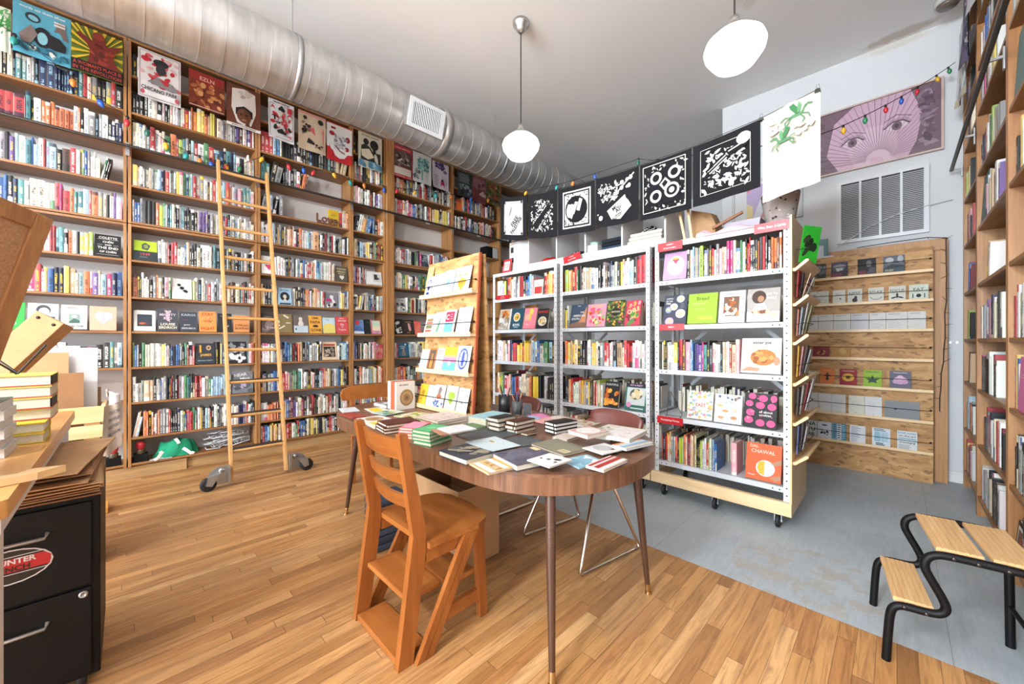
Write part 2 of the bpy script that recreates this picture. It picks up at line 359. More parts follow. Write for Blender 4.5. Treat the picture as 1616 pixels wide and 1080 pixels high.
def row(o, a, dep, width, spec, unit, rowname, hr=(.185, .235), dr=(.13, .16), mute=.22, seed=0, group=None, inset=.012, maxsc=1.5, edge=False):
    g = random.Random(seed * 7919 + len(spec)); toks = []; i = 0
    while i < len(spec):
        ch = spec[i]
        if ch == '[':
            j = spec.index(']', i); toks.append(['face', spec[i + 1:j], 1, 0]); i = j
        elif ch in '/<': toks.append([ch, None, 1, 0])
        elif ch == '_': toks.append(['gap', None, 1, 0])
        elif ch == '~': toks.append(['nofill', None, 1, 0])
        elif ch == ' ': pass
        elif ch.isdigit(): toks[-1][2] = int(ch) * .5
        else: toks.append(['sp', ch, 1, 0])
        i += 1
    nofill = any(t[0] == 'nofill' for t in toks); lean = 0; items = []; prev = None
    for t in toks:
        if t[0] in '/<': lean = 1 if t[0] == '/' else -1
        elif t[0] == 'gap': items.append(('gap', .05 * t[2]))
        elif t[0] == 'face':
            F = FACES[t[1]]; items.append(('face', F)); prev = None
        elif t[0] == 'sp':
            ch = t[1]
            if prev and prev[0] == ch and g.random() < .55: th, h, c, ac, d = prev[1:]
            else:
                th = g.choice((.013, .017, .02, .023, .026, .03, .034)) * g.uniform(.9, 1.1); h = g.uniform(*hr) if g.random() < .8 else g.uniform(hr[0] - .02, hr[0] + .01)
                d = g.uniform(*dr) * (.9 if h < hr[0] else 1)
                c = jit(lin(ch), .16, g); gy = .3 * c[0] + .55 * c[1] + .15 * c[2] + .02; c = tuple(x + (gy - x) * mute for x in c[:3]) + (1.0,); lum = .3 * c[0] + .6 * c[1] + .1 * c[2]
                ac = lin(g.choice('wwcywsk' if ch not in 'wcWCsSYVLP' else 'kkrnBGbmg')) if True else None
                if .12 < lum < .5 and g.random() < .4: ac = lin(g.choice('kwNc'))
            prev = (ch, th, h, c, ac, d)
            items.append(('sp', ch, th * t[2], h, c, ac, d, lean)); lean = 0
    fixed = sum(x[1] if x[0] == 'gap' else (x[1]['w'] + .014 if x[0] == 'face' else (x[3] * math.sin(LEAN * .8) if x[7] and not (i_ + 1 < len(items) and items[i_ + 1][0] == 'sp' and items[i_ + 1][7]) else 0)) for i_, x in enumerate(items))
    sp = sum(x[2] for x in items if x[0] == 'sp')
    sc = (width - fixed - .012) / sp if sp > 0 else 1
    sc = min(1.0, sc) if nofill else min(maxsc, sc)
    if sc < .45: print('ROW TOO FULL', unit, rowname, round(sc, 2))
    x = .006; k = 0; nb = sum(1 for q in items if q[0] != 'gap')
    A = frame(o, a, dep)
    for i_, it in enumerate(items):
        if it[0] == 'gap': x += it[1]; continue
        k += 1
        if it[0] == 'face':
            F = it[1]; T = Matrix.Translation((x + .007, inset + .004, .0015 + F.get('t', .018) * math.sin(math.radians(F.get('tilt', 12))))) @ Matrix.Rotation(math.radians(-F.get('tilt', 12)), 4, 'X')
            BOOKS.append(dict(kind='face', M=A @ T, w=F['w'], h=F['h'], t=F.get('t', .018), col=lin(F['col']), spec=F['art'], label=F['label'], group=None, rnd=0)); x += F['w'] + .014; continue
        _, ch, th, h, c, ac, d, ln = it; th *= sc
        pull = g.uniform(0, .012) if g.random() < .8 else g.uniform(.0, .03)
        if ln:
            ad = 0 if (i_ + 1 < len(items) and items[i_ + 1][0] == 'sp' and items[i_ + 1][7]) else h * math.sin(LEAN * .8); ang = LEAN * (.8 if ln > 0 else -.8)
            T = Matrix.Translation((x + (0 if ln > 0 else ad), inset + pull, .001 + (th * math.sin(abs(ang)) if ln > 0 else th * math.sin(abs(ang)) * 0))) @ Matrix.Rotation(ang, 4, 'Y'); x += ad + th * .04
        else: T = Matrix.Translation((x, inset + pull, .001))
        if edge: T = T @ Matrix.Translation((th, d, 0)) @ Matrix.Rotation(PI, 4, 'Z')
        size = 'thick ' if th > .037 else ('slim ' if th < .015 else ('tall ' if h > hr[1] - .006 else ''))
        lab = f"{size}{CN[ch]} book, {ordw(k)} from left on {rowname}, {unit}"
        if len(lab.split()) > 16: lab = f"{CN[ch]} book, {ordw(k)} from left on {rowname}, {unit}"
        BOOKS.append(dict(kind='spine', M=A @ T, w=th - .0006, h=h, d=d, col=c, acc=ac, rnd=g.random(), label=lab, group=group, edge=edge)); x += th
def face(n, w, h, col, label, art, t=.018, tilt=12): FACES[n] = dict(w=w, h=h, col=col, label=label, art='r 0 0 1 1 %s;' % col + art, t=t, tilt=tilt)
FACES = {}
# left wall
face('colette', .165, .205, 'k', 'black novel with white hand lettering of COLETTE, beside the bookcase upright', 't COLETTE .5 .86 .1 w .85;t CHÉRI .5 .68 .11 w .6;t AND .5 .53 .07 w .3;l w .012 .1 .53 .3 .53;l w .012 .7 .53 .9 .53;t THE_END .5 .39 .11 w .85;t OF_CHÉRI .5 .22 .11 w .85;l w .01 .1 .78 .9 .78;l w .01 .1 .08 .9 .08')
face('green', .17, .225, '3fb24f', 'bright green book with a small dark hanging figure on its cover', 'p 5a2a2a .48 .95 .56 .7 .62 .5 .5 .62 .4 .52 .45 .72;e .5 .72 .05 .06 7a3b36;t JINGO .45 .2 .16 b5efc0 .9;r .08 0 .55 .14 a9e8bd')
face('game', .165, .225, 'd7d9e0', 'pale grey book with a dark head in profile and the word GAME', 'p 4a4e57 .15 .5 .25 .42 .4 .3 .5 .08 .8 .08 .9 .35 .88 .5;e .5 .74 .24 .2 4a4e57;e .52 .68 .18 .16 d7d9e0;t MUSIC. .5 .54 .1 w .8;t GAME .5 .4 .13 w .8;t STÉPHANIE .5 .24 .07 w .6;t ARMONT .5 .13 .07 w .6')
face('cusk', .15, .215, 'e6e4da', 'cream paperback with a small landscape picture, leaning in front of other copies', 'r .3 .25 .72 .62 8fa79b;p 4d6b62 .3 .3 .5 .45 .72 .35 .72 .25 .3 .25;e .5 .52 .12 .06 cfe0da;t PARADE .4 .88 .05 6b6b60 .5;t RACHEL_CUSK .5 .12 .06 3c3c38 .8', t=.05)
face('peach', .165, .22, 'f9b79a', 'peach coloured book with a broken lilac heart', 'e .38 .6 .2 .16 c9c5ea;e .66 .6 .2 .16 c9c5ea;p c9c5ea .2 .53 .5 .25 .84 .53;l f9b79a .03 .5 .72 .46 .6 .54 .5 .48 .38 .5 .25')
face('tv', 0.15, .2, 'eceae6', 'white book with a dark television screen picture', 'r .16 .22 .84 .8 30343c;r .2 .28 .8 .76 3b4350;e .4 .36 .16 .05 c46a3d;e .55 .33 .1 .03 7d3d2e')
face('mighty', 0.15, .225, '4a4d55', 'charcoal book lettered THE MIGHTY RED with a pink splash', 'p e7a8b8 .42 .9 .6 .8 .56 .55 .62 .4 .46 .45 .4 .62;t THE .5 .87 .09 w .5;t MIGHTY .5 .72 .11 d9c7d6 .8;t RED .5 .56 .11 d9c7d6 .5;t LOUISE .5 .3 .11 f2ead0 .75;t ERDRICH .5 .15 .11 f2ead0 .85', t=.03)
face('jenny', 0.135, .2, '3f4550', 'dark slate book with white author lettering JENNY ERPENBECK', 't KAIROS .5 .85 .12 b9bcc2 .85;x 3 1 .15 .55 .6 .62 8b4a44 .02;t JENNY .4 .32 .08 d9d9d6 .5;t ERPENBECK .5 .16 .08 d9d9d6 .8')
face('stay', 0.14, .215, 'e89a52', 'orange book lettered STAY AND FIGHT in red', 't STAY .5 .86 .14 c8372e .9;t AND .5 .52 .1 c8372e .6;t FIGHT .5 .16 .14 c8372e .9;b 5 8 .2 .3 .8 .75 d8b07a,8c7a4a,c98244 .03 .07')
face('darkface', 0.12, .2, '2a2a2c', 'black book with a pale half-hidden face, behind the ladder', 'e .6 .45 .22 .2 c9c9c6;e .7 .5 .16 .16 2a2a2c;t NIGHTS .5 .85 .08 8d8d8d .7')
face('cyprian', 0.14, .185, 'e2965c', 'orange book with brown block lettering, behind the ladder', 't CYPRIAN .5 .4 .13 5a2f1c .85;t EKWENSI .5 .22 .12 5a2f1c .85;l f2d7b8 .015 .1 .75 .9 .75;l f2d7b8 .015 .1 .85 .9 .85')
face('lime', .16, .195, '333a3e', 'half lime half charcoal book with a folded paper shape', 'r 0 .48 1 1 b5d334;p 50565a .35 .58 .6 .52 .72 .78 .5 .92 .34 .8;e .52 .72 .1 .1 8d9a50;t 1949 .5 .32 .14 b85a56 .6;x 4 2 .25 .12 .75 .22 9aa0a2 .012')
face('spider', .15, .205, 'efece6', 'off-white book with a black ant-like creature', 'e .36 .7 .1 .07 k -30;e .5 .55 .12 .08 k -30;e .68 .4 .14 .07 k -30;l k .02 .3 .5 .45 .58;l k .02 .5 .35 .52 .52;l k .02 .75 .25 .68 .4;l k .02 .62 .62 .52 .55')
face('james', .155, .215, '33373d', 'charcoal book lettered JAMES with an orange initial', 't JAMES .52 .42 .15 e9b04b .8;r .2 .55 .3 .92 e9a93f;e .68 .78 .13 .12 cfa97a;e .68 .78 .06 .05 33373d;t PERCIVAL_EVERETT .5 .16 .05 9ab7c9 .8', t=.026)
face('hats', .18, .235, '26272b', 'black book with ornate grey script and a white sketch, behind the ladder rung', 'b 8 16 .1 .5 .9 .9 8d8f95,c9c9cc .05 .13;t Hats .5 .62 .14 e6e6e6 .6;b 9 12 .1 .08 .9 .38 e6e6e6,6a6a6a .06 .16')
face('nearmiss', .19, .235, '7c7f86', 'grey book lettered NEAR MISS in white brush script, behind the ladder rung', 't NEAR .42 .85 .14 w .6 8;t Miss .62 .66 .16 w .6 8;b 3 8 .05 .05 .95 .4 b9a6c0,5b5d63,4d4f55 .08 .2')
face('owlred', .15, .21, 'f3f1ee', 'white paperback with a red and yellow fan shape, behind the ladder', 'p d0466a .2 .5 .8 .55 .5 .2;p eda04a .5 .2 .85 .5 .9 .3;e .7 .8 .14 .1 3d7d70;t SHARE .35 .7 .07 55606a .6')
face('midnight', .15, .205, '5d574c', 'dark olive book with pale gold lettering and a white heart', 't THE_MIDNIGHT .5 .82 .1 d9cf9a .85;t LIBRARY .5 .64 .1 d9cf9a .8;e .4 .3 .1 .1 e9e6dc;e .58 .3 .1 .1 e9e6dc;p e9e6dc .3 .27 .5 .1 .68 .27;x 6 2 .2 .45 .8 .54 c9bf8a .02')
face('blueface', .145, .205, 'a9c9df', 'pale blue book with a dark round portrait', 'e .5 .5 .34 .27 2a2a2c;e .5 .5 .13 .12 d9d2c6;p d9d2c6 .3 .2 .5 .42 .7 .2;t BETWEEN .5 .87 .07 2f4a7a .7;r .1 .03 .9 .12 3a3a3c')
face('mermaid', .16, .2, '8b8890', 'grey book with a white swan and a magenta bow', 'e .55 .7 .14 .12 f1f0ee;p f1f0ee .5 .65 .66 .6 .85 .3 .6 .25;e .25 .5 .14 .09 d12c86;e .45 .48 .1 .07 d12c86;b 4 8 .1 .05 .8 .25 2a2a2c,e9e9e6 .06 .14')
face('landscape', 0.135, .225, '6e6258', 'dark cover with a misty brown landscape, behind the ladder', 'r 0 .55 1 1 4d453f;b 6 14 .1 .1 .9 .55 8d7a78,b09a90,5b4d4a .08 .22;t EARTH .5 .8 .08 9d8f84 .6')
face('olive', 0.165, .225, '8d7a52', 'olive brown book with scattered white paper slips', 'p efe9da .45 .9 .75 .75 .8 .82 .5 .98;p efe9da .05 .5 .2 .5 .2 .65 .05 .62;p efe9da .1 .15 .5 .32 .52 .4 .12 .22;r .6 .5 .9 .54 efe9da;e .12 .38 .1 .06 efe9da')
face('baby', 0.155, .215, '7b6c66', 'book with a pale porcelain figure above a light blue panel', 'r 0 0 1 .4 cddbe4;e .5 .78 .13 .12 efe8dc;p efe8dc .3 .5 .4 .7 .6 .7 .7 .5 .65 .4 .35 .4;e .15 .2 .06 .05 3b4756', t=.03)
face('papa', 0.145, .22, 'f2b04a', 'amber book with scattered brown letters spelling PAPA', 't UMMI .5 .86 .1 5b3a24 .85;t PAPA .5 .62 .16 7d2f28 .85;e .5 .4 .22 .07 3a2c22;t GONE .5 .17 .16 5b3a24 .85')
face('sky', 0.145, .2, 'cfe3ea', 'pale blue book with a large yellow hill', 'e .5 .3 .55 .34 f0dc7a;r 0 0 1 .3 f0dc7a;t Orbital .4 .85 .06 7d8a94 .5')
face('poppies', 0.15, .22, 'e0565a', 'coral red book lettered SEA OF POPPIES in white', 't AMITAV .5 .9 .06 f7ded8 .6;t GHOSH .5 .76 .1 w .75;t Sea .5 .55 .12 w .4;t of .5 .4 .1 w .3;t Poppies .5 .22 .13 w .85')
face('sun', 0.135, .19, '6f8fc0', 'blue book with a red disc and white hill, tilted on its shelf', 'e .4 .8 .22 .17 d8454a;p dfe6ef 0 .18 1 .14 1 0 0 0;e .5 .4 .4 .14 5578ad;r 0 .22 1 .3 44639a')
face('blackback', .08, .2, '1f2a2a', 'narrow black book standing face out between two paler covers', 't ICE .5 .8 .05 7d8d8d .7')
face('pinkgreen', 0.135, .19, 'e58a92', 'pink bordered book with a green to cream centre', 'r .1 .24 .9 .94 bfe0c4;r .1 .24 .9 .55 efe0b8;r .08 .06 .92 .18 c9a0c8;t HOME .5 .12 .05 5b2a4a .5')
face('birdtan', .18, .23, 'eccdab', 'tan bordered book with a dark engraved picture', 'r .12 .16 .88 .74 2f2a26;b 9 14 .18 .22 .82 .66 8d7f70,55493f,c9b79f .05 .14;r .12 .78 .88 .88 b5473e')
face('yellowspan', .12, .2, 'd9b22e', 'mustard yellow book beside the wooden word sculpture', 'l 3a2f1a .02 .2 .8 .8 .8;x 2 2 .2 .6 .7 .72 3a2f1a .02', t=.035, tilt=4)
face('whitepic', .22, .19, 'eceae8', 'white book with a small dark photograph, under a pink slip', 'r .42 .25 .95 .85 cfcfcb;r .5 .4 .72 .8 3a3a3c;e .75 .5 .08 .08 55575a;r .05 .02 .95 .05 c9c5c5')
face('dark6', .11, .19, '4a5560', 'slate book with a smoky blue picture, empty shelf above', 'b 3 10 .1 .15 .9 .8 7d8f9d,2f3b45,9aa9b5 .1 .25;t SMOKE .5 .88 .06 c9d3da .7')
face('bwface', .14, .2, 'bdbbb8', 'black and white patterned book lettered in charcoal', 't DE_LIFE .5 .85 .09 4a4a4c .8;b 5 16 .1 .1 .9 .7 3a3a3c,e6e6e3,6d6d70 .06 .16;t GRADE .5 .55 .12 3a3a3c .8')
face('cranes', .13, .22, '242426', 'black book with a white crane spreading its wings', 'e .4 .75 .3 .1 efefec 20;p efefec .1 .3 .8 .5 .9 .1 .3 .05;l efefec .04 .35 .7 .15 .5 .3 .35;b 2 5 .3 .1 .8 .4 242426,8a6a3a .05 .12')
face('pinkhand', .17, .215, '3a302b', 'dark brown book with a pink hand and gold lettering', 'p e9a9a4 .42 .7 .62 .75 .72 .3 .55 .2 .45 .4;t ORDINARY .5 .86 .07 c9a05a .8;e .52 .7 .1 .08 e9a9a4;x 7 2 .3 .08 .7 .16 c9a05a .02')
face('coralwave', .1, .2, 'ea6a56', 'coral book with pale waves beside the card rack', 'l f5d2c8 .04 .1 .3 .9 .7;l f5d2c8 .04 .1 .1 .9 .5')
face('tealhare', .17, .215, '35647d', 'teal book with a seated hare under a white moon', 'e .72 .88 .08 .06 e9f0f2;e .5 .25 .18 .18 8a7a6a;e .5 .48 .09 .09 a8937c;e .45 .6 .03 .1 8a7a6a;e .56 .6 .03 .1 8a7a6a;t RAISING .45 .74 .08 cfe0e6 .7;t HARE .45 .62 .08 cfe0e6 .6;r 0 0 1 .1 274656')
face('orange6', .12, .18, 'e0672c', 'plain orange book face out on a high shelf', 'x 3 2 .2 .6 .8 .75 f2c9a8 .03')
face('pinknote', .12, .11, 'efb6c4', 'pink paper slip standing on top of books', '', t=.004, tilt=6)
# white shelving
face('cocktail', .19, .235, 'd8a9dc', 'lilac book with a pink cocktail glass in a white oval', 'e .52 .5 .37 .36 f6efe8;p e0567a .35 .74 .68 .74 .52 .56;e .5 .76 .14 .04 f0c04a;x 2 4 .3 .28 .75 .5 c9a27a .012', t=.03)
face('justice', 0.185, .25, '454b5b', 'slate blue cookbook with four round plates on its cover', 't JUSTICE .24 .88 .06 w .35;t OF_THE .22 .8 .05 w .3;t PIES .2 .72 .07 w .3;e .72 .86 .17 .12 f2efe9;p edd08a .6 .84 .82 .82 .74 .93;e .45 .6 .17 .12 f2efe9;p edd08a .36 .58 .56 .56 .48 .67;e .22 .5 .14 .11 9ab0c4;p edd08a .1 .48 .32 .46 .24 .58;e .76 .36 .21 .15 f2efe9;p edd08a .64 .32 .88 .34 .74 .44;e .3 .1 .19 .14 e3b6cb;p edd08a .2 .08 .4 .06 .3 .2;x 5 3 .74 .55 .93 .72 9aa0ae .012')
face('bread', 0.215, .245, 'a5cf3f', 'lime green cookbook lettered Bread in brown', 't Bread .5 .83 .12 6d7a2f .7;x 4 2 .15 .62 .8 .7 d3e68a .015;t roses .6 .18 .12 d9d65a .7;x 9 2 .2 .42 .7 .5 cbe07a .012', t=.03)
face('morning', 0.175, .245, 'eef0f2', 'white cookbook with a block of pastry photographs', 'r .18 .2 .78 .82 7d5a44;b 7 22 .2 .22 .74 .78 e9ddc8,c08a5a,8d4f30,f2e8da,b7662f .05 .1;t MORNING_BAKER .48 .9 .03 5a5e66 .7', t=.03)
face('gallette', 0.2, .245, 'b9b4ae', 'pale cookbook with a curly haired woman at a laid table', 'r 0 0 1 .3 efece8;e .36 .74 .22 .2 4a342a;e .42 .68 .1 .1 b58868;p dfe3ea .15 .3 .3 .55 .55 .55 .65 .3;p c9a074 .1 .3 .5 .36 .75 .32 .7 .26 .2 .24;b 3 8 .1 .18 .85 .3 8d5a44,e3c9a6,d8dadc .04 .08;t OFF_TO .75 .82 .06 f4f2ee .35;t TABLE .75 .7 .06 f4f2ee .35', t=.03)
face('sisterpie', .245, .255, 'e9e6e2', 'white cookbook with script lettering and a golden pie held in hands', 't sister_pie .52 .86 .11 3c2f35 .85;e .56 .45 .36 .26 efe4d0;e .56 .45 .32 .23 c7803a;b 8 20 .32 .3 .8 .6 e0a75c,a75f28,d3914a .05 .09;p c99a7c .0 .05 .2 .18 .5 .14 .45 .06;e .9 .35 .08 .12 c99a7c', t=.035)
face('east', .185, .215, 'f3efe6', 'cookbook with a pastel leaf pattern and the word EAST', 'b 21 60 .04 .04 .96 .96 c7b3dc,e9c26a,8fb5a0,d98c9c,9fb6d8,b7c98a .03 .08;e .52 .52 .24 .18 f2dcd8;t EAST .52 .52 .12 d8664a .4', t=.04)
face('gateau', .185, .215, 'eceff4', 'white cookbook lettered GATEAU with small cake drawings', 't GATEAU .55 .72 .09 8fa6d8 .65;b 12 10 .1 .82 .9 .92 5b6a8a,8a6f5c,b7bccb .04 .06;e .2 .6 .1 .05 e6c07d;e .4 .42 .12 .05 d9a86a;e .75 .45 .1 .05 e3c9a0;e .25 .18 .12 .05 d8a070;e .72 .2 .12 .06 c98e5c;x 4 2 .3 .56 .75 .64 b8c3dc .012', t=.03)
face('cookies', .2, .245, '1d1b1f', 'black cookbook scattered with hot pink cookies', 'e .24 .9 .12 .09 f0568e;e .58 .85 .14 .1 f0568e;e .9 .86 .1 .1 f0568e;e .16 .68 .12 .09 f0568e;e .5 .64 .14 .1 f0568e;e .85 .62 .13 .1 f0568e;e .2 .42 .13 .1 f0568e;e .16 .2 .14 .1 f0568e;e .52 .14 .14 .1 f0568e;e .84 .14 .13 .1 f0568e;t all_about .68 .46 .07 w .5;t cookies .66 .37 .07 w .5;b 4 26 .08 .08 .92 .92 f9a5c2,d22a6a .012 .02', t=.03)
face('dal', .215, .255, 'ea6530', 'orange cookbook lettered DAL CHAWAL with a bowl held in hands', 't DAL .22 .91 .08 f3cdb8 .3;t CHAWAL .48 .78 .1 f3cdb8 .85;e .56 .34 .27 .22 e8e4e2;p edb92f .33 .34 .38 .5 .54 .53 .54 .15 .4 .18;p f1ede2 .58 .53 .72 .48 .78 .34 .7 .18 .58 .15;p b98a6c .72 .5 1 .64 1 .5 .8 .44;p b98a6c .7 .12 1 .22 1 .1 .85 .04;t VEGAN .17 .12 .04 f7d9c9 .3', t=.03, tilt=14)
face('american', 0.19, .235, '3c4f66', 'dusk blue cookbook lettered THE AMERICAN SOUTH', 'p 8a6a5a 0 0 0 .14 .5 .24 1 .2 1 0;p c98a6a .55 .2 1 .9 1 .2;t THE .72 .64 .07 w .3;t AMERICAN .55 .5 .09 w .8;t SOUTH .35 .36 .09 w .6;x 2 2 .4 .9 .6 .95 cfd6de .015', t=.03)
face('pinkbowls', 0.205, .225, 'e79ab2', 'pink cookbook covered with bowls of food', 't MY_KOREA .5 .9 .08 e9d04a .8;b 5 34 .08 .06 .92 .78 d98a3a,f2d9a0,e35a7d,c9412f,f0b08a,9ab56a .05 .1', t=.03)
face('zaitoun', 0.175, .245, '33421f', 'dark green cookbook with a leafy pattern round a black label', 'b 15 90 .03 .03 .97 .97 5f8a35,86a94a,c9663a,d9a93c,3f5f28,a9406a .03 .07;e .5 .55 .28 .16 1d1f1a;t ZAITOUN .5 .55 .07 e3d9b5 .5', t=.035)
face('chile', 0.14, .235, 'd8405a', 'red and pink cookbook lettered in yellow, at the end of its shelf', 'b 6 20 .05 .05 .95 .5 e8b04a,8a2a3c,f0a0ae,5f8a4a .07 .15;t CHILE .5 .6 .18 f7e3a0 .85 20;b 4 8 .1 .75 .9 .92 f0a0ae,c9a05a .05 .1', t=.03, tilt=16)
face('eat', .2, .24, '2f6a5e', 'dark green framed cookbook lettered EAT and a bowl of dumplings', 'r 0 .86 1 1 2a2630;t EAT_&_ENJOY .5 .92 .08 d6a8cf .85;r .08 .2 .95 .84 c9d2ce;e .52 .6 .3 .2 5a5650;b 4 10 .3 .5 .75 .7 e9dcb8,d8c59a .08 .12;e .2 .2 .12 .1 d88fb8;r .3 .06 .9 .1 cfe3da', t=.03)
face('orangedark', .15, .24, '1f1d1e', 'black cookbook with an orange fried dish and yellow lettering', 'b 4 16 .1 .1 .95 .65 e88a2a,c9611f,f2b04a .08 .16;t PLENTIFUL .5 .88 .08 c9c9c9 .85', t=.03)
face('sunflower', 0.2, .25, 'b9aa98', 'cookbook with an autumn seed head standing on a pile of flat books', 'b 3 26 .08 .05 .9 .55 cfd0cc,a89a88,8a7a66 .07 .16;b 5 12 .3 .6 .75 .9 c9762f,8d4f22,e0a050 .07 .14;r .92 0 1 1 efece6', t=.02)
face('tealbowl', 0.19, .245, '1f4a5c', 'dark teal cookbook with a bowl of orange soup', 'e .45 .58 .28 .22 e9e2d3;e .45 .58 .22 .17 e0962f;b 3 6 .35 .5 .6 .65 6a8a3a,f2dca0 .03 .06;t BOWL .5 .2 .12 dfe9ec .6;x 3 2 .3 .06 .8 .12 9ac0cc .02', t=.03)
face('pinktl', 0.185, .24, 'f08a9a', 'pink cookbook with yellow and peach geometric blocks', 'p f2d45a .4 .7 .7 .7 .7 .95 .4 .95;p f6b59a .1 .4 .45 .4 .45 .7 .1 .7;p e8c050 .45 .4 .6 .4 .6 .7 .45 .7;t WINE .3 .2 .06 fbe6e0 .4', t=.03)
face('noodle', 0.16, .22, '26272b', 'black cookbook with red lettering and a bowl of noodles', 't NOODLE .5 .84 .13 d8402f .85;e .5 .36 .38 .24 e9e4d8;b 6 14 .25 .25 .75 .5 d9c48a,efe3c0,b58a4a .06 .12', t=.03)
face('redcard', .13, .17, 'd8303c', 'small red book with white lettering in front of the boxed poster', 'r .14 .16 .86 .84 f3dcd8;t ORCHIDS .5 .6 .1 d8303c .6;t and_ashes .5 .42 .08 d8303c .6', t=.012)
face('pinkbook2', .13, .17, 'f1e2de', 'small white book with a red figure among the cookbooks', 'p d0453f .1 .1 .9 .1 .9 .55 .1 .55;t SALT .5 .75 .12 c9a0a0 .6', t=.02, tilt=5)
# right bookcase
face('tealboard', .26, .36, '6c8c88', 'tall grey green board book with faint chalky lettering, by the iron rail', 't NUEVO .45 .62 .06 93aaa6 .6 40;t FLORES .5 .4 .06 93aaa6 .6 40;l 8aa39e .01 .1 .2 .8 .9', t=.012, tilt=3)
face('chalk', .22, .35, '64807c', 'dark sage slate board standing against white spines', 'l 87a09b .01 .1 .3 .8 .8;l 87a09b .01 .2 .2 .9 .6', t=.012, tilt=3)
face('opengl', .05, .23, 'b7cf45', 'lime magazine slumped against other magazines on a nearly empty shelf', '', t=.01, tilt=20)
face('pinkbig', .15, .27, 'ea7fb4', 'bright pink book, front cover showing, second from the aisle end', 'x 3 2 .2 .6 .8 .7 f4b8d6 .02', t=.03, tilt=2)
face('greenbox', .2, .24, '2f9a7a', 'green and white boxed book low behind the step stool', 'r 0 .75 1 1 efe9e2;r 0 0 1 .3 2fb45a;t ART .5 .55 .1 1f6a52 .5', t=.05, tilt=0)
face('framed', .2, .2, '3a2a22', 'small dark framed picture low in the bookcase by the stool', 'r .1 .1 .9 .9 efe9e0;r .18 .18 .82 .82 7d5a44;b 2 8 .25 .25 .75 .75 c9885a,a5553a,e0c0a0 .08 .16', t=.015, tilt=5)
# ------------------------------------------------------------------ room shell
def mat_floor():
    m, nt, b = newmat('strip_floor')
    g = nt.nodes.new('ShaderNodeNewGeometry'); sp = N(nt, 'ShaderNodeSeparateXYZ'); nt.links.new(g.outputs['Position'], sp.inputs[0])
    x, y = sp.outputs[0], sp.outputs[1]
    rx = math_(nt, 'DIVIDE', x, .061); ri = math_(nt, 'FLOOR', rx); rf = math_(nt, 'FRACT', rx)
    w1 = N(nt, 'ShaderNodeTexWhiteNoise', noise_dimensions='1D'); nt.links.new(ri, w1.inputs['W'])
    yy = math_(nt, 'DIVIDE', math_(nt, 'MULTIPLY_ADD', w1.outputs['Value'], 5.0, y), .78); yi = math_(nt, 'FLOOR', yy); yf = math_(nt, 'FRACT', yy)
    cb = N(nt, 'ShaderNodeCombineXYZ'); nt.links.new(ri, cb.inputs[0]); nt.links.new(yi, cb.inputs[1])
    w2 = N(nt, 'ShaderNodeTexWhiteNoise', noise_dimensions='2D'); nt.links.new(cb.outputs[0], w2.inputs['Vector'])
    base = ramp(nt, w2.outputs['Value'], [(0, '9a6e42'), (.25, 'b98852'), (.55, 'c89861'), (.8, 'ae7a48'), (1, 'dbae77')])
    ad = nt.nodes.new('ShaderNodeVectorMath'); ad.operation = 'ADD'
    nt.links.new(pos(nt, (34, 2.2, 1)), ad.inputs[0]); sc = nt.nodes.new('ShaderNodeVectorMath'); sc.operation = 'SCALE'; sc.inputs['Scale'].default_value = 37
    nt.links.new(w2.outputs['Color'], sc.inputs[0]); nt.links.new(sc.outputs[0], ad.inputs[1])
    gr = noise(nt, ad.outputs[0], 1.3, 5, .65, 1.2)
    c = mixc(nt, math_(nt, 'MULTIPLY', ramp(nt, gr, [(.42, '000000'), (.70, 'ffffff')]), .62), base, lin('6d4024'))
    big = noise(nt, pos(nt, (1.6, .7, 1)), 1.5, 4, .6)
    c = mixc(nt, math_(nt, 'MULTIPLY', ramp(nt, big, [(.5, '000000'), (.72, 'ffffff')]), .35), c, lin('7d6450'))
    j = math_(nt, 'MAXIMUM', math_(nt, 'LESS_THAN', rf, .035), math_(nt, 'LESS_THAN', yf, .004))
    c = mixc(nt, math_(nt, 'MULTIPLY', j, .6), c, lin('46291a'))
    nt.links.new(c, b.inputs['Base Color'])
    nt.links.new(math_(nt, 'MULTIPLY_ADD', gr, .25, .25), b.inputs['Roughness']); bump(nt, b, math_(nt, 'SUBTRACT', gr, math_(nt, 'MULTIPLY', j, 2)), .12, .001)
    return m
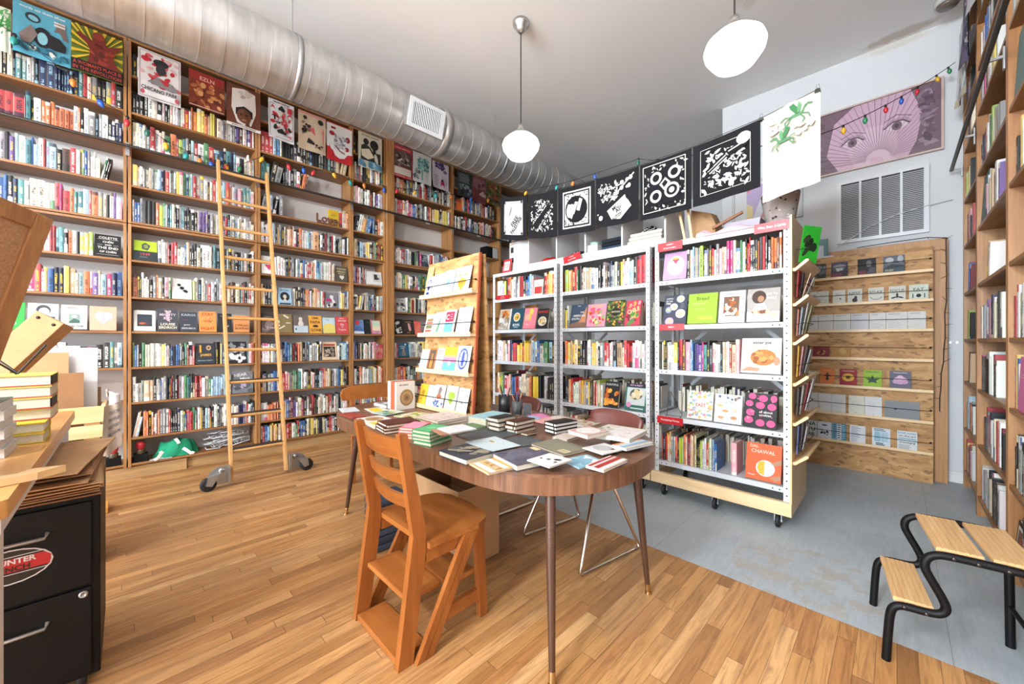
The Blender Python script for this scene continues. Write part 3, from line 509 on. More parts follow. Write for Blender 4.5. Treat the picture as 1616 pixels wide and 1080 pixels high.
def mat_grey():
    m, nt, b = newmat('grey_painted_plywood')
    g = nt.nodes.new('ShaderNodeNewGeometry'); sp = N(nt, 'ShaderNodeSeparateXYZ'); nt.links.new(g.outputs['Position'], sp.inputs[0])
    n1 = noise(nt, pos(nt, (1, 1, 1)), 1.3, 5, .6); n2 = noise(nt, pos(nt, (26, 3, 1)), 2, 4, .7); n3 = noise(nt, pos(nt, (3, 3, 1)), 3, 5, .7)
    f = math_(nt, 'ADD', math_(nt, 'MULTIPLY', n1, .6), math_(nt, 'MULTIPLY', n2, .4))
    c = ramp(nt, f, [(.3, '8f999f'), (.5, 'a6b0b6'), (.7, 'b7c0c5')])
    # bare worn patch and scuffs
    dx = math_(nt, 'SUBTRACT', sp.outputs[0], -.36); dy = math_(nt, 'SUBTRACT', sp.outputs[1], 2.62)
    d = math_(nt, 'SQRT', math_(nt, 'ADD', math_(nt, 'MULTIPLY', dx, dx), math_(nt, 'MULTIPLY', dy, dy)))
    k = math_(nt, 'MULTIPLY', math_(nt, 'LESS_THAN', d, .34), math_(nt, 'GREATER_THAN', n3, .52))
    c = mixc(nt, math_(nt, 'MULTIPLY', k, .45), c, lin('a89a84'))
    c = mixc(nt, math_(nt, 'MULTIPLY', ramp(nt, n3, [(.6, '000000'), (.75, 'ffffff')]), .35), c, lin('8f8b82'))
    s = None
    for xx in (-1.06, .16):
        e = math_(nt, 'LESS_THAN', math_(nt, 'ABSOLUTE', math_(nt, 'SUBTRACT', sp.outputs[0], xx)), .0016); s = e if s is None else math_(nt, 'MAXIMUM', s, e)
    s = math_(nt, 'MAXIMUM', s, math_(nt, 'LESS_THAN', math_(nt, 'ABSOLUTE', math_(nt, 'SUBTRACT', sp.outputs[1], 4.74)), .0025))
    c = mixc(nt, math_(nt, 'MULTIPLY', s, .42), c, lin('4a4c4e'))
    nt.links.new(c, b.inputs['Base Color']); b.inputs['Roughness'].default_value = .5; bump(nt, b, n2, .1, .001); return m
def mat_paint(name, c, stains=()):
    m, nt, b = newmat(name)
    n1 = noise(nt, pos(nt), 1.1, 4, .6); l = lin(c)
    col = ramp(nt, n1, [(.3, tuple(x * .96 for x in l[:3]) + (1,)), (.7, l)])
    if stains:
        n2 = noise(nt, pos(nt), 9, 5, .7)
        for (sx, sy, sz), rad, sc_, amt in stains:
            v = nt.nodes.new('ShaderNodeVectorMath'); v.operation = 'SUBTRACT'; v.inputs[1].default_value = (sx, sy, sz)
            g = nt.nodes.new('ShaderNodeNewGeometry'); nt.links.new(g.outputs['Position'], v.inputs[0])
            v2 = nt.nodes.new('ShaderNodeVectorMath'); v2.operation = 'DIVIDE'; v2.inputs[1].default_value = rad; nt.links.new(v.outputs[0], v2.inputs[0])
            L = nt.nodes.new('ShaderNodeVectorMath'); L.operation = 'LENGTH'; nt.links.new(v2.outputs[0], L.inputs[0])
            d = math_(nt, 'ADD', L.outputs['Value'], math_(nt, 'MULTIPLY', math_(nt, 'SUBTRACT', n2, .5), 1.6))
            col = mixc(nt, math_(nt, 'MULTIPLY', ramp(nt, d, [(.55, 'ffffff'), (.95, '000000')]), amt), col, lin(sc_))
    nt.links.new(col, b.inputs['Base Color']); b.inputs['Roughness'].default_value = .75; bump(nt, b, noise(nt, pos(nt), 30, 3), .06, .002); return m
CEILZ = 4.2
struct('floor', MB().box(-5.5, 1.0, -7.2, 2.3, -.1, 0), mat_floor())
struct('floor', MB().box(-5.5, 1.0, 2.3, 8.4, -.1, 0), mat_grey())
struct('ceiling', MB().box(-5.5, 1.0, -7.2, 8.4, CEILZ, CEILZ + .1), mat_paint('ceiling_paint', 'eaeae9', [((.02, 5.2, 4.2), (.34, .09, .1), 'a08560', .5), ((-.9, 3.55, 4.2), (.12, .35, .1), 'b9b09a', .5)]))
WALLP = mat_paint('wall_paint_warm', 'd8d5d3'); WALLB = mat_paint('wall_paint_cool', 'c9cbcd', [((.0, 5.3, 4.17), (.34, .1, .05), 'b5a284', .35)])
struct('wall_left', MB().box(-5.45, -5.3, -7.2, 8.4, 0, CEILZ), WALLP)
struct('wall_right', MB().box(.7, .85, -7.2, 5.45, 0, CEILZ), WALLP)
struct('wall_back', MB().box(-1.55, .7, 5.3, 5.45, 0, CEILZ), WALLB)
struct('wall_passage', MB().box(-5.3, -1.4, 8.2, 8.35, 0, CEILZ).box(-1.55, -1.4, 5.45, 8.2, 0, CEILZ), WALLP)
wf = MB().box(-5.3, .7, -7.15, -7.0, 0, .5).box(-5.3, .7, -7.15, -7.0, 3.4, CEILZ)
for a_, b_ in ((-5.3, -4.9), (-2.6, -2.2), (.3, .7)): wf.box(a_, b_, -7.15, -7.0, .5, 3.4)
struct('wall_front', wf, WALLP)
gm, nt_, b_ = newmat('shop_glass'); b_.inputs['Transmission Weight'].default_value = 1; b_.inputs['Roughness'].default_value = .02; b_.inputs['IOR'].default_value = 1.02
nt_.links.new(ramp(nt_, noise(nt_, pos(nt_), 3), [(0, 'f2f6f6'), (1, 'ffffff')]), b_.inputs['Base Color'])
for i_, (a_, b2) in enumerate(((-4.9, -2.6), (-2.2, .3))):
    w_ = struct('window_%d' % (i_ + 1), MB().box(a_, b2, -7.14, -7.02, .5, .57).box(a_, b2, -7.14, -7.02, 3.33, 3.4).box(a_, a_ + .07, -7.14, -7.02, .57, 3.33).box(b2 - .07, b2, -7.14, -7.02, .57, 3.33), WHITEP)
    g_ = MB().box(a_ + .07, b2 - .07, -7.09, -7.08, .57, 3.33).build('window_pane', gm, w_)
struct('baseboard_back', MB().box(.33, .7, 5.285, 5.3, 0, .1), WALLP)
# ------------------------------------------------------------------ oak bookcases
def bookcase(name, label, o, a, dep, W, D, z0, z1, tops, mats, group=None, top=True, kick=False, th=.02, side=.022):
    t = thing(name, (o[0], o[1], z0), label, 'bookcase', group)
    A = frame((o[0], o[1], 0), a, dep); sm, hm = mats
    for x0 in (0, W - side):
        m = MB(); m.X = A; m.box(x0, x0 + side, 0, D, z0, z1); m.build('side_panel', sm, t, bevel=.002)
    for z in tops:
        m = MB(); m.X = A; m.box(side, W - side, .003, D, z - th, z); m.build('shelf', hm, t, bevel=.002)
    if top:
        m = MB(); m.X = A; m.box(side, W - side, .003, D, z1 - th, z1); m.build('top_board', hm, t)
    return t
zL = [.14, .381, .708, 1.035, 1.368, 1.689, 2.032, 2.387, 2.725, 3.082, 3.40, 3.742]
ZT = 4.07
LX = -5.0
BAYS = [(-1.0, -.004), (.004, 1.02), (1.024, 2.056), (2.06, 2.525), (2.64, 3.662), (3.666, 4.70), (4.704, 5.7)]
LU = ['oak bookcase behind the crate', 'oak bookcase holding the green tote', 'oak bookcase right of the ladder', 'narrow oak bookcase beside the thick upright',
      'oak bookcase behind the card rack', 'oak bookcase right of the card rack', 'oak bookcase behind the bandanas']
UU = ['upper oak bookcase under the blue poster', 'upper oak bookcase behind the ladder top', 'upper oak bookcase with two empty shelves', 'narrow upper bookcase beside thick upright',
      'upper oak bookcase below the duct vent', 'upper oak bookcase past the duct vent', 'upper oak bookcase behind the bandanas']
LUL = ['tall oak lower bookcase half hidden by the crate and cardboard', 'oak lower bookcase with a green tote on its bottom shelf', 'oak lower bookcase crowded with books, just right of the rolling ladder',
       'narrow oak lower bookcase between the wide one and the thick upright', 'oak lower bookcase behind the plywood card rack', 'oak lower bookcase seen between the card rack and white shelving', 'oak lower bookcase mostly hidden behind the white shelving']
UUL = ['oak upper bookcase hung with a light blue poster and a sunburst poster', 'oak upper bookcase that the ladder hooks in front of, under three posters', 'oak upper bookcase with two nearly empty white-backed shelves',
       'narrow oak upper bookcase hung with one black and cream poster', 'oak upper bookcase with one empty shelf under the duct register', 'oak upper bookcase with dark prints hung from its top', 'oak upper bookcase at the passage, behind black bandanas']
for i, (y0, y1) in enumerate(BAYS):
    mats = (OAKZ, OAKY)
    bookcase('bookcase', LUL[i], (LX, y0), (0, 1, 0), (-1, 0, 0), y1 - y0, .28, .11, 2.36, zL[:7], mats, 'oak bookcases on the long wall')
    bookcase('bookcase', UUL[i], (LX, y0), (0, 1, 0), (-1, 0, 0), y1 - y0, .28, 2.365, ZT, zL[7:], mats, 'oak bookcases on the long wall')
struct('trim_1', MB().box(-5.28, -4.965, 2.53, 2.636, 0, 4.1), OAKZ, bevel=.002)
kb = MB(); kb.box(-5.28, -5.03, -1.0, .42, 0, .108); kb.box(-5.28, -5.06, .42, 2.525, 0, .108); kb.box(-5.28, -5.05, 2.64, 5.7, 0, .108)
struct('baseboard_left', kb, KICK)
ROWS = {
 0: {11: '~TkwcBk', 10: 'wwcwcoowwwkckttwgknnnnnnnnntrcgkkgrk', 9: 'knnbnkbbgykrrr3tkwooooooowokwgkgwknnn', 8: 'ogwspsppwgnwgkvswtbswrsskB4rwgcbgwwc/G/k/k~', 7: 'wwkwwkgkwcwbbkntgc2cwwRmrott3sRogckwvp', 6: 'wgkobttcywwokbSknKcowrrstkowkyyl[colette]',
     5: 'wcpwBrwcpww3kmR2wTbNNyTc2sowvTsmnb', 4: '____[green][game][cusk][peach]', 3: 'wwTkBTowwwgkmbsgkgwLLkrkkKtcs', 2: 'woTkBcwoTrkwgTyoTbmm', 1: 'wcTkgwbrkcwTwgkwcwBkw', 0: 'cTwkg~'},
 1: {11: '~kwBcr', 10: 'kkkkwckwkkcwwgwcrwooyyoTyyBcgcgwwnvBwnvrw', 9: 'c2cccgrwccGoRltgkarwGrknntnswkcwcw', 8: 'ycwgwTgwsnkrwgwycGnGsrwgwBcrwwnasRTwsspgttsp', 7: 'wbb2g2kkkolGaNtcnkgttNkwkkcvvvngcwgcrnrkwgscwcwgwc', 6: '[lime]wwwwrkrrcwbTkkkckwwcgtkwkkgkckkgwkkw', 5: 'okkwwwckgoTkpG[spider]lwkcgwrwkgwtwcTBccttrkgrw',
     4: '[tv][mighty][jenny][stay][darkface][cyprian]', 3: 'l2b2gkGccwwwywwknkbbckGrnr[james]kkyn[hats]tpo', 2: 'wwwgT3T2kcgbwgnnkrBkrgwGttkkrrrwwgGsssssswgg[nearmiss]', 1: '/w/O/Sookowwwogggr2k2k2knwtbRrGtrwykBswrkwkwnwwgkwcwcnnvwcrwkk'},
 2: {10: 'rrrsbckkkkkKkkkKknkkkkkkKtkBTTT/T/T', 9: 'tGt/k3/g3kkgwkgwk/o/k~', 8: '/g3s/kg__________[yellowspan]rrwTO', 7: 'wkwpbbs2gk2TgkcBccOcwkkowwwwsbwO4kwkrkgkrwkkgwwkw', 6: '[owlred]wwwkBvgkwscbwrrTowbG2swwwcccw[midnight]', 5: 'TTkkkcrg[blueface]gckk2knkoyrwwkTOOwGwr[mermaid]gwyTBbw',
     4: '[landscape][olive][baby][papa][sky][poppies]', 3: 'rwwwcw2gkgKnkbb2t2rkroTkgKswggwkk[birdtan]wgaSsb', 2: 'kpwkgsbwwkrrpgTGGkGtw2wwgkowpkkwwroTcyykgwsbkyDkBB', 1: 'wwooooookCT2TbMMvwcr2kgBrTkcww2TBrgkwgk2kgwpo', 0: 'wrbsyyOywTBtrrwGrkbb2kccyycyDkcckwkrrwkkwGtbwyw'},
 3: {11: '~kk', 10: 'ywgnrrckgkywkTwwkt', 9: 'cpwckwwooBwgvwL', 8: '/N2/k/w/c/O/s/bbkow', 7: 'yTkksswyyDkoGkrrB', 6: 'wvkrrwkcrww[whitepic]', 5: 'kko/y/gTgnnwkgwTsw', 4: '[sun][blackback][pinkgreen]', 3: 'wbvkBBwkGGwcw2kwnwpprrrr', 2: 'pwkkocw2wwggyyw2ykowo', 1: 'wkkrcwbTkwgorw', 0: 'kwrcyGbkwwTcr'},
 4: {11: '~k', 10: 'rwcoBkgnBwgrworkgktwkTkwkgc', 9: 'crrogcwmpbb2wgkgkgwBryrTyykkcyylwr', 7: 'gwcwr2ogwckkGgkm[dark6]wrwgskbswwk', 6: 'sTcwGycwkwctGBGrTrGcwkwkTgc', 5: 'o[bwface]wkGyrrTkgwwckkwTbkw', 4: '[cranes][pinkhand][coralwave]', 3: 'wr[tealhare]sgwcwkyykwkkgrwkcTwkk', 2: 'woro2kwkGkogwTcwkwrckg', 1: 'wckwrTgkwwcrok', 0: 'kwcrTgkwwc'},
 5: {11: '~T', 10: 'wk[orange6]OtnrbbTkTbTcrRrwkBTkw', 9: 'kwkwckwrkwkkggkOopkwcwTcrk', 7: 'kwcwTkgwkkwcwk', 6: 'kkgwwTkkwGGl', 5: 'kwgwkTkk', 4: 'kwgT', 3: 'kwTkgw', 2: 'kwBkgw', 1: 'kwgTkw'},
 6: {10: 'wkTcrkTgwbkrcw', 9: 'kwTrcgwkknTcw', 7: 'kwcTrgwkbcTk', 6: 'wkcTrgkwbTck'},
}
RN = ['bottom shelf', 'second shelf up', 'third shelf up', 'fourth shelf up', 'fifth shelf up', 'sixth shelf up', 'seventh shelf up', 'lowest shelf', 'second shelf', 'third shelf', 'fourth shelf', 'fifth shelf']
for bi, rows in ROWS.items():
    y0, y1 = BAYS[bi]
    for r, spec in rows.items():
        hr = (.165, .205) if r == 0 else ((.19, .235) if r not in (9, 10) else (.19, .24))
        row((LX, y0 + .024, zL[r]), (0, 1, 0), (-1, 0, 0), y1 - y0 - .048, spec, LU[bi] if r < 7 else UU[bi], RN[r], hr, seed=bi * 20 + r)
# ------------------------------------------------------------------ white steel shelving on castors
UN = ['tall white steel shelf unit on a pine dolly, at the aisle end', 'middle white steel shelf unit, lowest shelves hidden by the table', 'white steel shelf unit beside the plywood card rack']
WX = [(-1.446, -.506), (-2.455, -1.485), (-3.48, -2.49)]
zW = [.282, .654, 1.04, 1.408, 1.777]; WTOP = 2.085; WY0, WY1 = 3.15, 3.68
def caster(t, x, y, face=1):
    m = MB(); m.box(x - .03, x + .03, y - .03, y + .03, .09, .1); m.prism([(-.03, .04), (-.015, .04), (.025, .09), (-.028, .09)], (x - .022, y, 0), (0, 1, 0), (0, 0, 1), (1, 0, 0), .005); m.prism([(-.03, .04), (-.015, .04), (.025, .09), (-.028, .09)], (x + .017, y, 0), (0, 1, 0), (0, 0, 1), (1, 0, 0), .005); m.tube([(x - .024, y - .022, .0475), (x + .024, y - .022, .0475)], .006)
    c = m.build('caster', STEEL, t)
    MB().lathe([(0, -.0135), (.036, -.0135), (.047, -.009), (.047, .009), (.036, .0135), (0, .0135)], (x, y - .022, .0475), (1, 0, 0), 18).build('wheel', RUBBER, c)
for ui, (x0, x1) in enumerate(WX):
    t = thing('shelf_unit', (x0, WY0, 0), UN[ui], 'shelving', 'white steel shelf units')
    d = MB(); d.box(x0 - .02, x1 + .012, WY0 - .03, WY0 + .01, .1, .19).box(x0 - .02, x1 + .012, WY1 - .01, WY1 + .03, .1, .19)
    d.box(x0 - .02, x0 + .02, WY0 + .01, WY1 - .01, .1, .19).box(x1 - .028, x1 + .012, WY0 + .01, WY1 - .01, .1, .19)
    d.build('dolly', PINEX, t, bevel=.003)
    for cx in (x0 + .08, (x0 + x1) / 2, x1 - .07):
        caster(t, cx, WY0 + .035)
    for cx in (x0 + .08, x1 - .07): caster(t, cx, WY1 - .035)
    for px, sx in ((x0, 1), (x1, -1)):
        for py, sy in ((WY0, 1), (WY1, -1)):
            m = MB()
            a, b2 = sorted((px, px + sx * .038)); c, d2 = sorted((py, py + sy * .003)); m.box(a, b2, c, d2, .19, WTOP)
            a, b2 = sorted((px, px + sx * .003)); c, d2 = sorted((py, py + sy * .038)); m.box(a, b2, c, d2, .19, WTOP)
            z = .23
            while z < WTOP - .03:
                hx = px + sx * .019; hy = py - sy * .0006
                m.prism([(math.cos(k * PI / 4) * .005, math.sin(k * PI / 4) * .005) for k in range(8)], (hx, hy, z), (1, 0, 0), (0, 0, 1), (0, sy, 0), .0004, 'k', 1)
                m.prism([(math.cos(k * PI / 4) * .005, math.sin(k * PI / 4) * .005) for k in range(8)], (px - sx * .0006, py + sy * .022, z), (0, 1, 0), (0, 0, 1), (sx, 0, 0), .0004, 'k', 1); z += .05
            m.build('post', (WHITEM, BLACKM), t)
    for z in zW + [WTOP]:
        m = MB(); m.box(x0 + .003, x1 - .003, WY0 + .004, WY1 - .004, z - .004, z); m.box(x0 + .003, x1 - .003, WY0 + .0035, WY0 + .006, z - .036, z - .004); m.box(x0 + .003, x1 - .003, WY1 - .006, WY1 - .0035, z - .036, z - .004)
        for xx in (x0 + .06, x0 + .1, x1 - .1, x1 - .06): m.prism([(math.cos(k * PI / 4) * .005, math.sin(k * PI / 4) * .005) for k in range(8)], (xx, WY0 + .003, z - .02), (1, 0, 0), (0, 0, 1), (0, 1, 0), .0004, 'k', 1)
        m.build('shelf', (SHELFW, BLACKM), t)
    for z in (zW[1], zW[2], zW[3]):
        for xa, xb in ((x0 + .01, x0 + .24), (x1 - .01, x1 - .24)):
            m = MB(); m.bar((xa, WY1 - .009, z - .25), (xb, WY1 - .009, z - .04), .03, .003, up=(0, 1, 0)); m.build('brace', WHITEM, t)
    if ui == 0:
        ep = MB(); ep.box(x1 + .001, x1 + .014, WY0 - .028, WY1 + .02, .19, 2.12); E = ep.build('end_panel', PINEZ, t)
        for z in (1.795, 1.56, 1.30, 1.025, .76, .50):
            m = MB(); m.prism([(0, -.05), (.015, -.05), (.085, .01), (.085, .022), (.07, .022), (.012, -.03), (0, -.03)], (x1 + .0145, WY0 - .005, z), (1, 0, 0), (0, 0, 1), (0, 1, 0), .56); m.build('ledge', PINEY, E)
WU = ['white unit with beer sign', 'middle white unit', 'white unit by card rack']
WROWS = {
 0: {4: '[cocktail]kBwsbTgglkwgkrwgpPwmmcw3G2wkrr2N2kkKoKrkKooBo', 3: '[justice][bread][morning][gallette]', 2: 'wkkwwwykrBpsbnvv2m2t3kgcCwwkcc2wrPp[sisterpie]', 1: '____[east][gateau][cookies]', 0: 'rkryOTtg so2m2kk llsowrMTTcckkklLwrlwgsbb__p4_[dal]'},
 1: {4: 'lyoTRGkBcTTwwkkwBkngckyTwwwsSkrr', 3: 'yw[american][pinkbowls][zaitoun][chile]', 2: 'oyycTyckkkkwwsyyckwgr3rwwgkTTcRrrwwww2wg', 1: 'GnkTorgwwwowryyywwTwykkBcrclwTw[orangedark]_[eat]', 0: 'kwgrcTwkyonwwckgr'},
 2: {4: 'wwsykro2wwgwcrrkbbsp[pinkbook2]kroyyo', 3: '[sunflower][tealbowl][pinktl][noodle]', 2: 'www2TwBpnbrRryyoyyTwswbwGG2osk', 1: 'cylGkrpTnb3r3wwccwTokyykkww2kkkk', 0: 'wkgrcTwkyo'},
}
WRN = ['bottom shelf', 'second shelf up', 'third shelf up', 'fourth shelf up', 'top shelf']
for ui, rows in WROWS.items():
    x0, x1 = WX[ui]
    for r, spec in rows.items():
        row((x0 + .045, WY0, zW[r]), (1, 0, 0), (0, 1, 0), x1 - x0 - .09, spec, WU[ui], WRN[r], (.205, .25), (.17, .2), mute=.06, seed=300 + ui * 10 + r, inset=.02)
    for r in range(5):
        row((x1 - .045, WY1, zW[r]), (-1, 0, 0), (0, -1, 0), x1 - x0 - .1, 'wkcgTwkrcwgkwTbkwcgkwBcwkgwcTkwcwkgrw', WU[ui], 'far side', (.2, .25), (.15, .19), seed=400 + ui * 10 + r, inset=.02)
# ------------------------------------------------------------------ bookcases on the right-hand wall
zR = [.15, .526, .928, 1.296, 1.695, 2.106, 2.502, 2.942, 3.272, 3.612, 3.962]
RB = [(5.215, 4.425), (4.42, 3.315), (3.31, 2.2)]
RL = ['oak bookcase against the far wall, mostly slumped magazines in its middle shelves', 'oak bookcase facing the aisle, second along from the far wall', 'oak bookcase behind the step stool, cut by the picture edge']
for i, (y0, y1) in enumerate(RB):
    bookcase('bookcase', RL[i], (.415, y0), (0, -1, 0), (1, 0, 0), y0 - y1, .27, .0, 4.1, zR, (OAKZ, OAKY), 'oak bookcases along the aisle wall', th=.024, side=.026)
RROWS = {
 0: {0: 'o2ryTbrgcwgw', 1: 'T2bswrogwkw', 2: '__/B/c/w/T~', 3: '__/l/k~', 4: '_/n/r/b/M~', 5: 'wkBrwwpkwr', 6: 'lgyggwwkk', 7: 'gBbwkMMggc', 8: 'BvrwTcwwk', 9: 'wkbsggcw', 10: 'kbgw'},
 1: {0: 'wwwgwwwgkcgcwkBBkwkw', 1: 'orkkKgBmkwwwbskcrrwwMk', 2: 'mwpkkgk2kkwgwwwwrrkw', 3: 'kkcwgkwvwvpvkngwckBckkw', 4: '____/c/c/T/l/l/w/w~', 5: '[chalk]ppSaTwrTTbrwwv', 6: 'kkk2nBBkrwwcwGlccggTgg', 7: 'wgwmpkkTlwwgyyTkw', 8: 'wwcrTwbbb2bbbswkkwwk', 9: 'wwykrowwcwcTTkwwgg', 10: 'BBBwBTBBTkBTB'},
 2: {0: '[framed]kwkw[greenbox]kwTBkwcgkkw', 1: 'kmkwwgkTk____', 2: 'rybw[pinkbig]kwTgwckwB', 3: 'rwkllkwgg2gTwkwkTcw', 5: 'kgKgy2w2wSkcTwkg', 6: '[tealboard]kwgTckwg', 7: 'gTkwwkgwTckwg', 8: 'nnypr2rkkgTwcbgk', 9: 'wTwcwwrkwgT', 10: 'kwTg'},
}
RU = ['oak bookcase at the far wall', 'middle oak bookcase along the aisle', 'oak bookcase behind the step stool']
RRN = ['bottom shelf', 'second shelf up', 'third shelf up', 'fourth shelf up', 'fifth shelf up', 'sixth shelf up', 'seventh shelf up', 'eighth shelf up', 'ninth shelf up', 'tenth shelf up', 'top shelf']
for bi, rows in RROWS.items():
    y0, y1 = RB[bi]
    for r, spec in rows.items():
        row((.415, y0 - .03, zR[r]), (0, -1, 0), (1, 0, 0), y0 - y1 - .06, spec, RU[bi], RRN[r], (.22, .28) if r < 8 else (.2, .25), (.15, .2), seed=500 + bi * 20 + r)
# ------------------------------------------------------------------ duct, lamps
def ductmat():
    m, nt, b = newmat('galvanised_spiral')
    n = noise(nt, pos(nt, (1, 8, 1)), 2.2, 4, .6); n2 = noise(nt, pos(nt, (1, 1, 1)), 5, 4, .7)
    f = math_(nt, 'ADD', math_(nt, 'MULTIPLY', n, .6), math_(nt, 'MULTIPLY', n2, .4))
    nt.links.new(ramp(nt, f, [(.3, 'a9a9a8'), (.55, 'c6c6c5'), (.75, 'dcdcdb')]), b.inputs['Base Color']); b.inputs['Metallic'].default_value = .85
    nt.links.new(math_(nt, 'MULTIPLY_ADD', f, .25, .22), b.inputs['Roughness']); return m
DUCT = ductmat(); DX, DZ, DR = -3.66, 3.62, .25
t = thing('air_duct', (DX, -6.9, DZ), 'large round galvanised spiral duct running the length of the room under the ceiling', 'duct')
prof = [(0, 0)]; y = 0.0
while y < 13.6:
    prof += [(DR, y + .0002), (DR, y + .004), (DR, y + .07), (DR, y + .1375), (DR, y + .1385), (DR + .0035, y + .1387), (DR + .0035, y + .1423)]; y += .1425
prof += [(0, y)]
m = MB(); m.lathe(prof, (DX, -6.9, DZ), (0, 1, 0), 40)
for i in range(len(m.sm)): m.sm[i] = True
d_ = m.build('pipe', DUCT, t)
b = d_.modifiers.new('split', 'EDGE_SPLIT'); b.split_angle = math.radians(25)
for y in (-1.5, 1.0, 3.35, 5.8):
    MB().lathe([(DR + .004, -.02), (DR + .006, -.02), (DR + .006, .02), (DR + .004, .02)], (DX, y, DZ), (0, 1, 0), 40).tube([(DX, y, DZ + DR), (DX, y, CEILZ - .001)], .004).build('hanger', STEEL, t)
MB().lathe([(DR + .003, -.05), (DR + .008, -.05), (DR + .008, .05), (DR + .003, .05)], (DX, 2.47, DZ), (0, 1, 0), 40).build('joint_band', DUCT, t)
ang = math.radians(-16); rx = Vector((math.cos(ang), 0, math.sin(ang))); rz = Vector((-math.sin(ang), 0, math.cos(ang)))
c0 = Vector((DX, 2.15, DZ)) + rx * (DR - .03)
m = MB(); m.X = Matrix(((rx.x, 0, rz.x, c0.x), (0, 1, 0, c0.y), (rx.z, 0, rz.z, c0.z), (0, 0, 0, 1)))
m.box(0, .075, -.19, .19, -.12, .12); reg = m.build('register_collar', DUCT, t)
m2 = MB(); m2.X = m.X
for q in ((-.205, .205, -.135, -.1), (-.205, .205, .1, .135), (-.205, -.165, -.1, .1), (.165, .205, -.1, .1)): m2.box(.0755, .088, q[0], q[1], q[2], q[3])
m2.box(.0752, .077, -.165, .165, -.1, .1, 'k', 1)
for i in range(17):
    yy = -.155 + i * .0194; m2.add([(.078, yy - .003, -.1), (.087, yy + .003, -.1), (.087, yy + .003, .1), (.078, yy - .003, .1)], [(0, 1, 2, 3)])
m2.build('register_grille', (WHITEM, DARKV), t, label='white louvred air register')
glow, nt_, b_ = newmat('opal_glass_lit'); b_.inputs['Base Color'].default_value = lin('f6efe2'); b_.inputs['Roughness'].default_value = .25
nt_.links.new(ramp(nt_, noise(nt_, pos(nt_), 2), [(0, 'fff0d8'), (1, 'fff6e8')]), b_.inputs['Emission Color']); b_.inputs['Emission Strength'].default_value = 2.9
def pendant(x, y, label):
    zc = 3.06
    t = thing('pendant_lamp', (x, y, CEILZ), label, 'lamp', 'schoolhouse pendants')
    MB().lathe([(0, -.001), (.075, -.001), (.073, -.03), (.05, -.05), (.045, -.07), (.02, -.1), (0, -.1)], (x, y, CEILZ), seg=28).build('canopy', NICKEL, t)
    MB().tube([(x, y, CEILZ - .09), (x, y, zc + .2)], .0055).build('cord', PIPE, t)
    MB().lathe([(0, .2), (.022, .2), (.03, .17), (.035, .15), (.07, .125), (.085, .1), (.085, .085)], (x, y, zc), seg=28).build('fitter', NICKEL, t)
    MB().lathe([(.08, .09), (.12, .08), (.158, .045), (.17, .01), (.162, -.025), (.135, -.065), (.112, -.095), (.09, -.106), (0, -.11)], (x, y, zc), seg=40).build('shade', glow, t)
pendant(-2.434, 2.549, 'lit schoolhouse pendant on a long cord, hanging in front of the round duct')
pendant(-.70, 2.62, 'lit schoolhouse pendant nearest the right bookcase, its canopy cut off by the frame')
# ------------------------------------------------------------------ rails
def rail(label, x, y0, y1, z, sgn, ends):
    t = thing('ladder_rail', (x, y0, z), label, 'rail')
    MB().tube([(x, y0, z), (x, y1, z)], .013, seg=10).build('pipe', PIPE, t)
    for y in ends:
        MB().bar((x, y, z), (x + sgn * .062, y, z), .014, .014).box(x + sgn * .06 - .003, x + sgn * .06 + .003, y - .014, y + .014, z - .07, z + .05).build('bracket', STEEL, t)
rail('dark iron pipe rail that the rolling ladder hooks over, along the long wall', -4.93, -1.0, 5.6, 3.05, -1, (0.0, 1.02, 2.058, 2.53, 2.64, 3.664, 4.7))
rail('dark iron pipe rail high along the aisle bookcases, no ladder on it', .345, 2.2, 5.2, 2.80, 1, (5.19, 4.423, 3.313))
# ------------------------------------------------------------------ rolling ladder
t = thing('rolling_ladder', (-4.2, .86, 0), 'light wooden library ladder on two castors, leaning against the oak bookcases', 'ladder')
def lp(y, z): return (-4.16 - .241 * z, y, z)
for y in (.655, 1.085):
    MB().bar(lp(y, .03), lp(y, 3.12), .026, .06, up=(1, 0, 0)).build('rail', MAPLEZ, t, bevel=.004)
for i in range(10):
    z = .285 + i * .303
    rg = MB().tube([lp(.668, z), lp(1.072, z)], .016, seg=10).build('rung', MAPLEY, t)
    if i < 3: MB().box(lp(0, z)[0] - .06, lp(0, z)[0] + .012, .67, 1.07, z + .014, z + .02).build('tread', PIPE, rg)
for y in (.655, 1.085):
    p = lp(y, 3.12); MB().tube([(p[0] + .02, y, p[2]), (p[0] - .02, y, p[2] + .05), (p[0] - .06, y, p[2] + .03), (-4.945, y, 3.075), (-4.955, y, 3.04)], .007).build('hook', STEEL, t)
for y, sg in ((.64, -1), (1.10, 1)):
    m = MB()
    y1_, y2_ = y, y + sg * .14
    m.prism([(0, .03), (.13, .03), (.17, .1), (.13, .16), (.07, .19), (0, .18)], (-4.165, y, 0), (0, sg, 0), (0, 0, 1), (1, 0, 0), .006)
    m.prism([(.07, .14), (.16, .12), (.17, .05), (.13, .04)], (-4.155, y, 0), (0, sg, 0), (0, 0, 1), (1, 0, 0), .05)
    m.box(-4.19, -4.12, min(y, y + sg * .02), max(y, y + sg * .02), .04, .18)
    m.lathe([(0, 0), (.02, 0), (.02, .006), (0, .006)], (-4.158, y + sg * .06, .15), (1, 0, 0), 12)
    c = m.build('caster', STEEL, t)
    MB().lathe([(.02, -.014), (.05, -.016), (.058, -.01), (.058, .01), (.05, .016), (.02, .014)], (-4.13, y + sg * .155, .058), (1, 0, 0), 22).build('wheel', RUBBER, c)
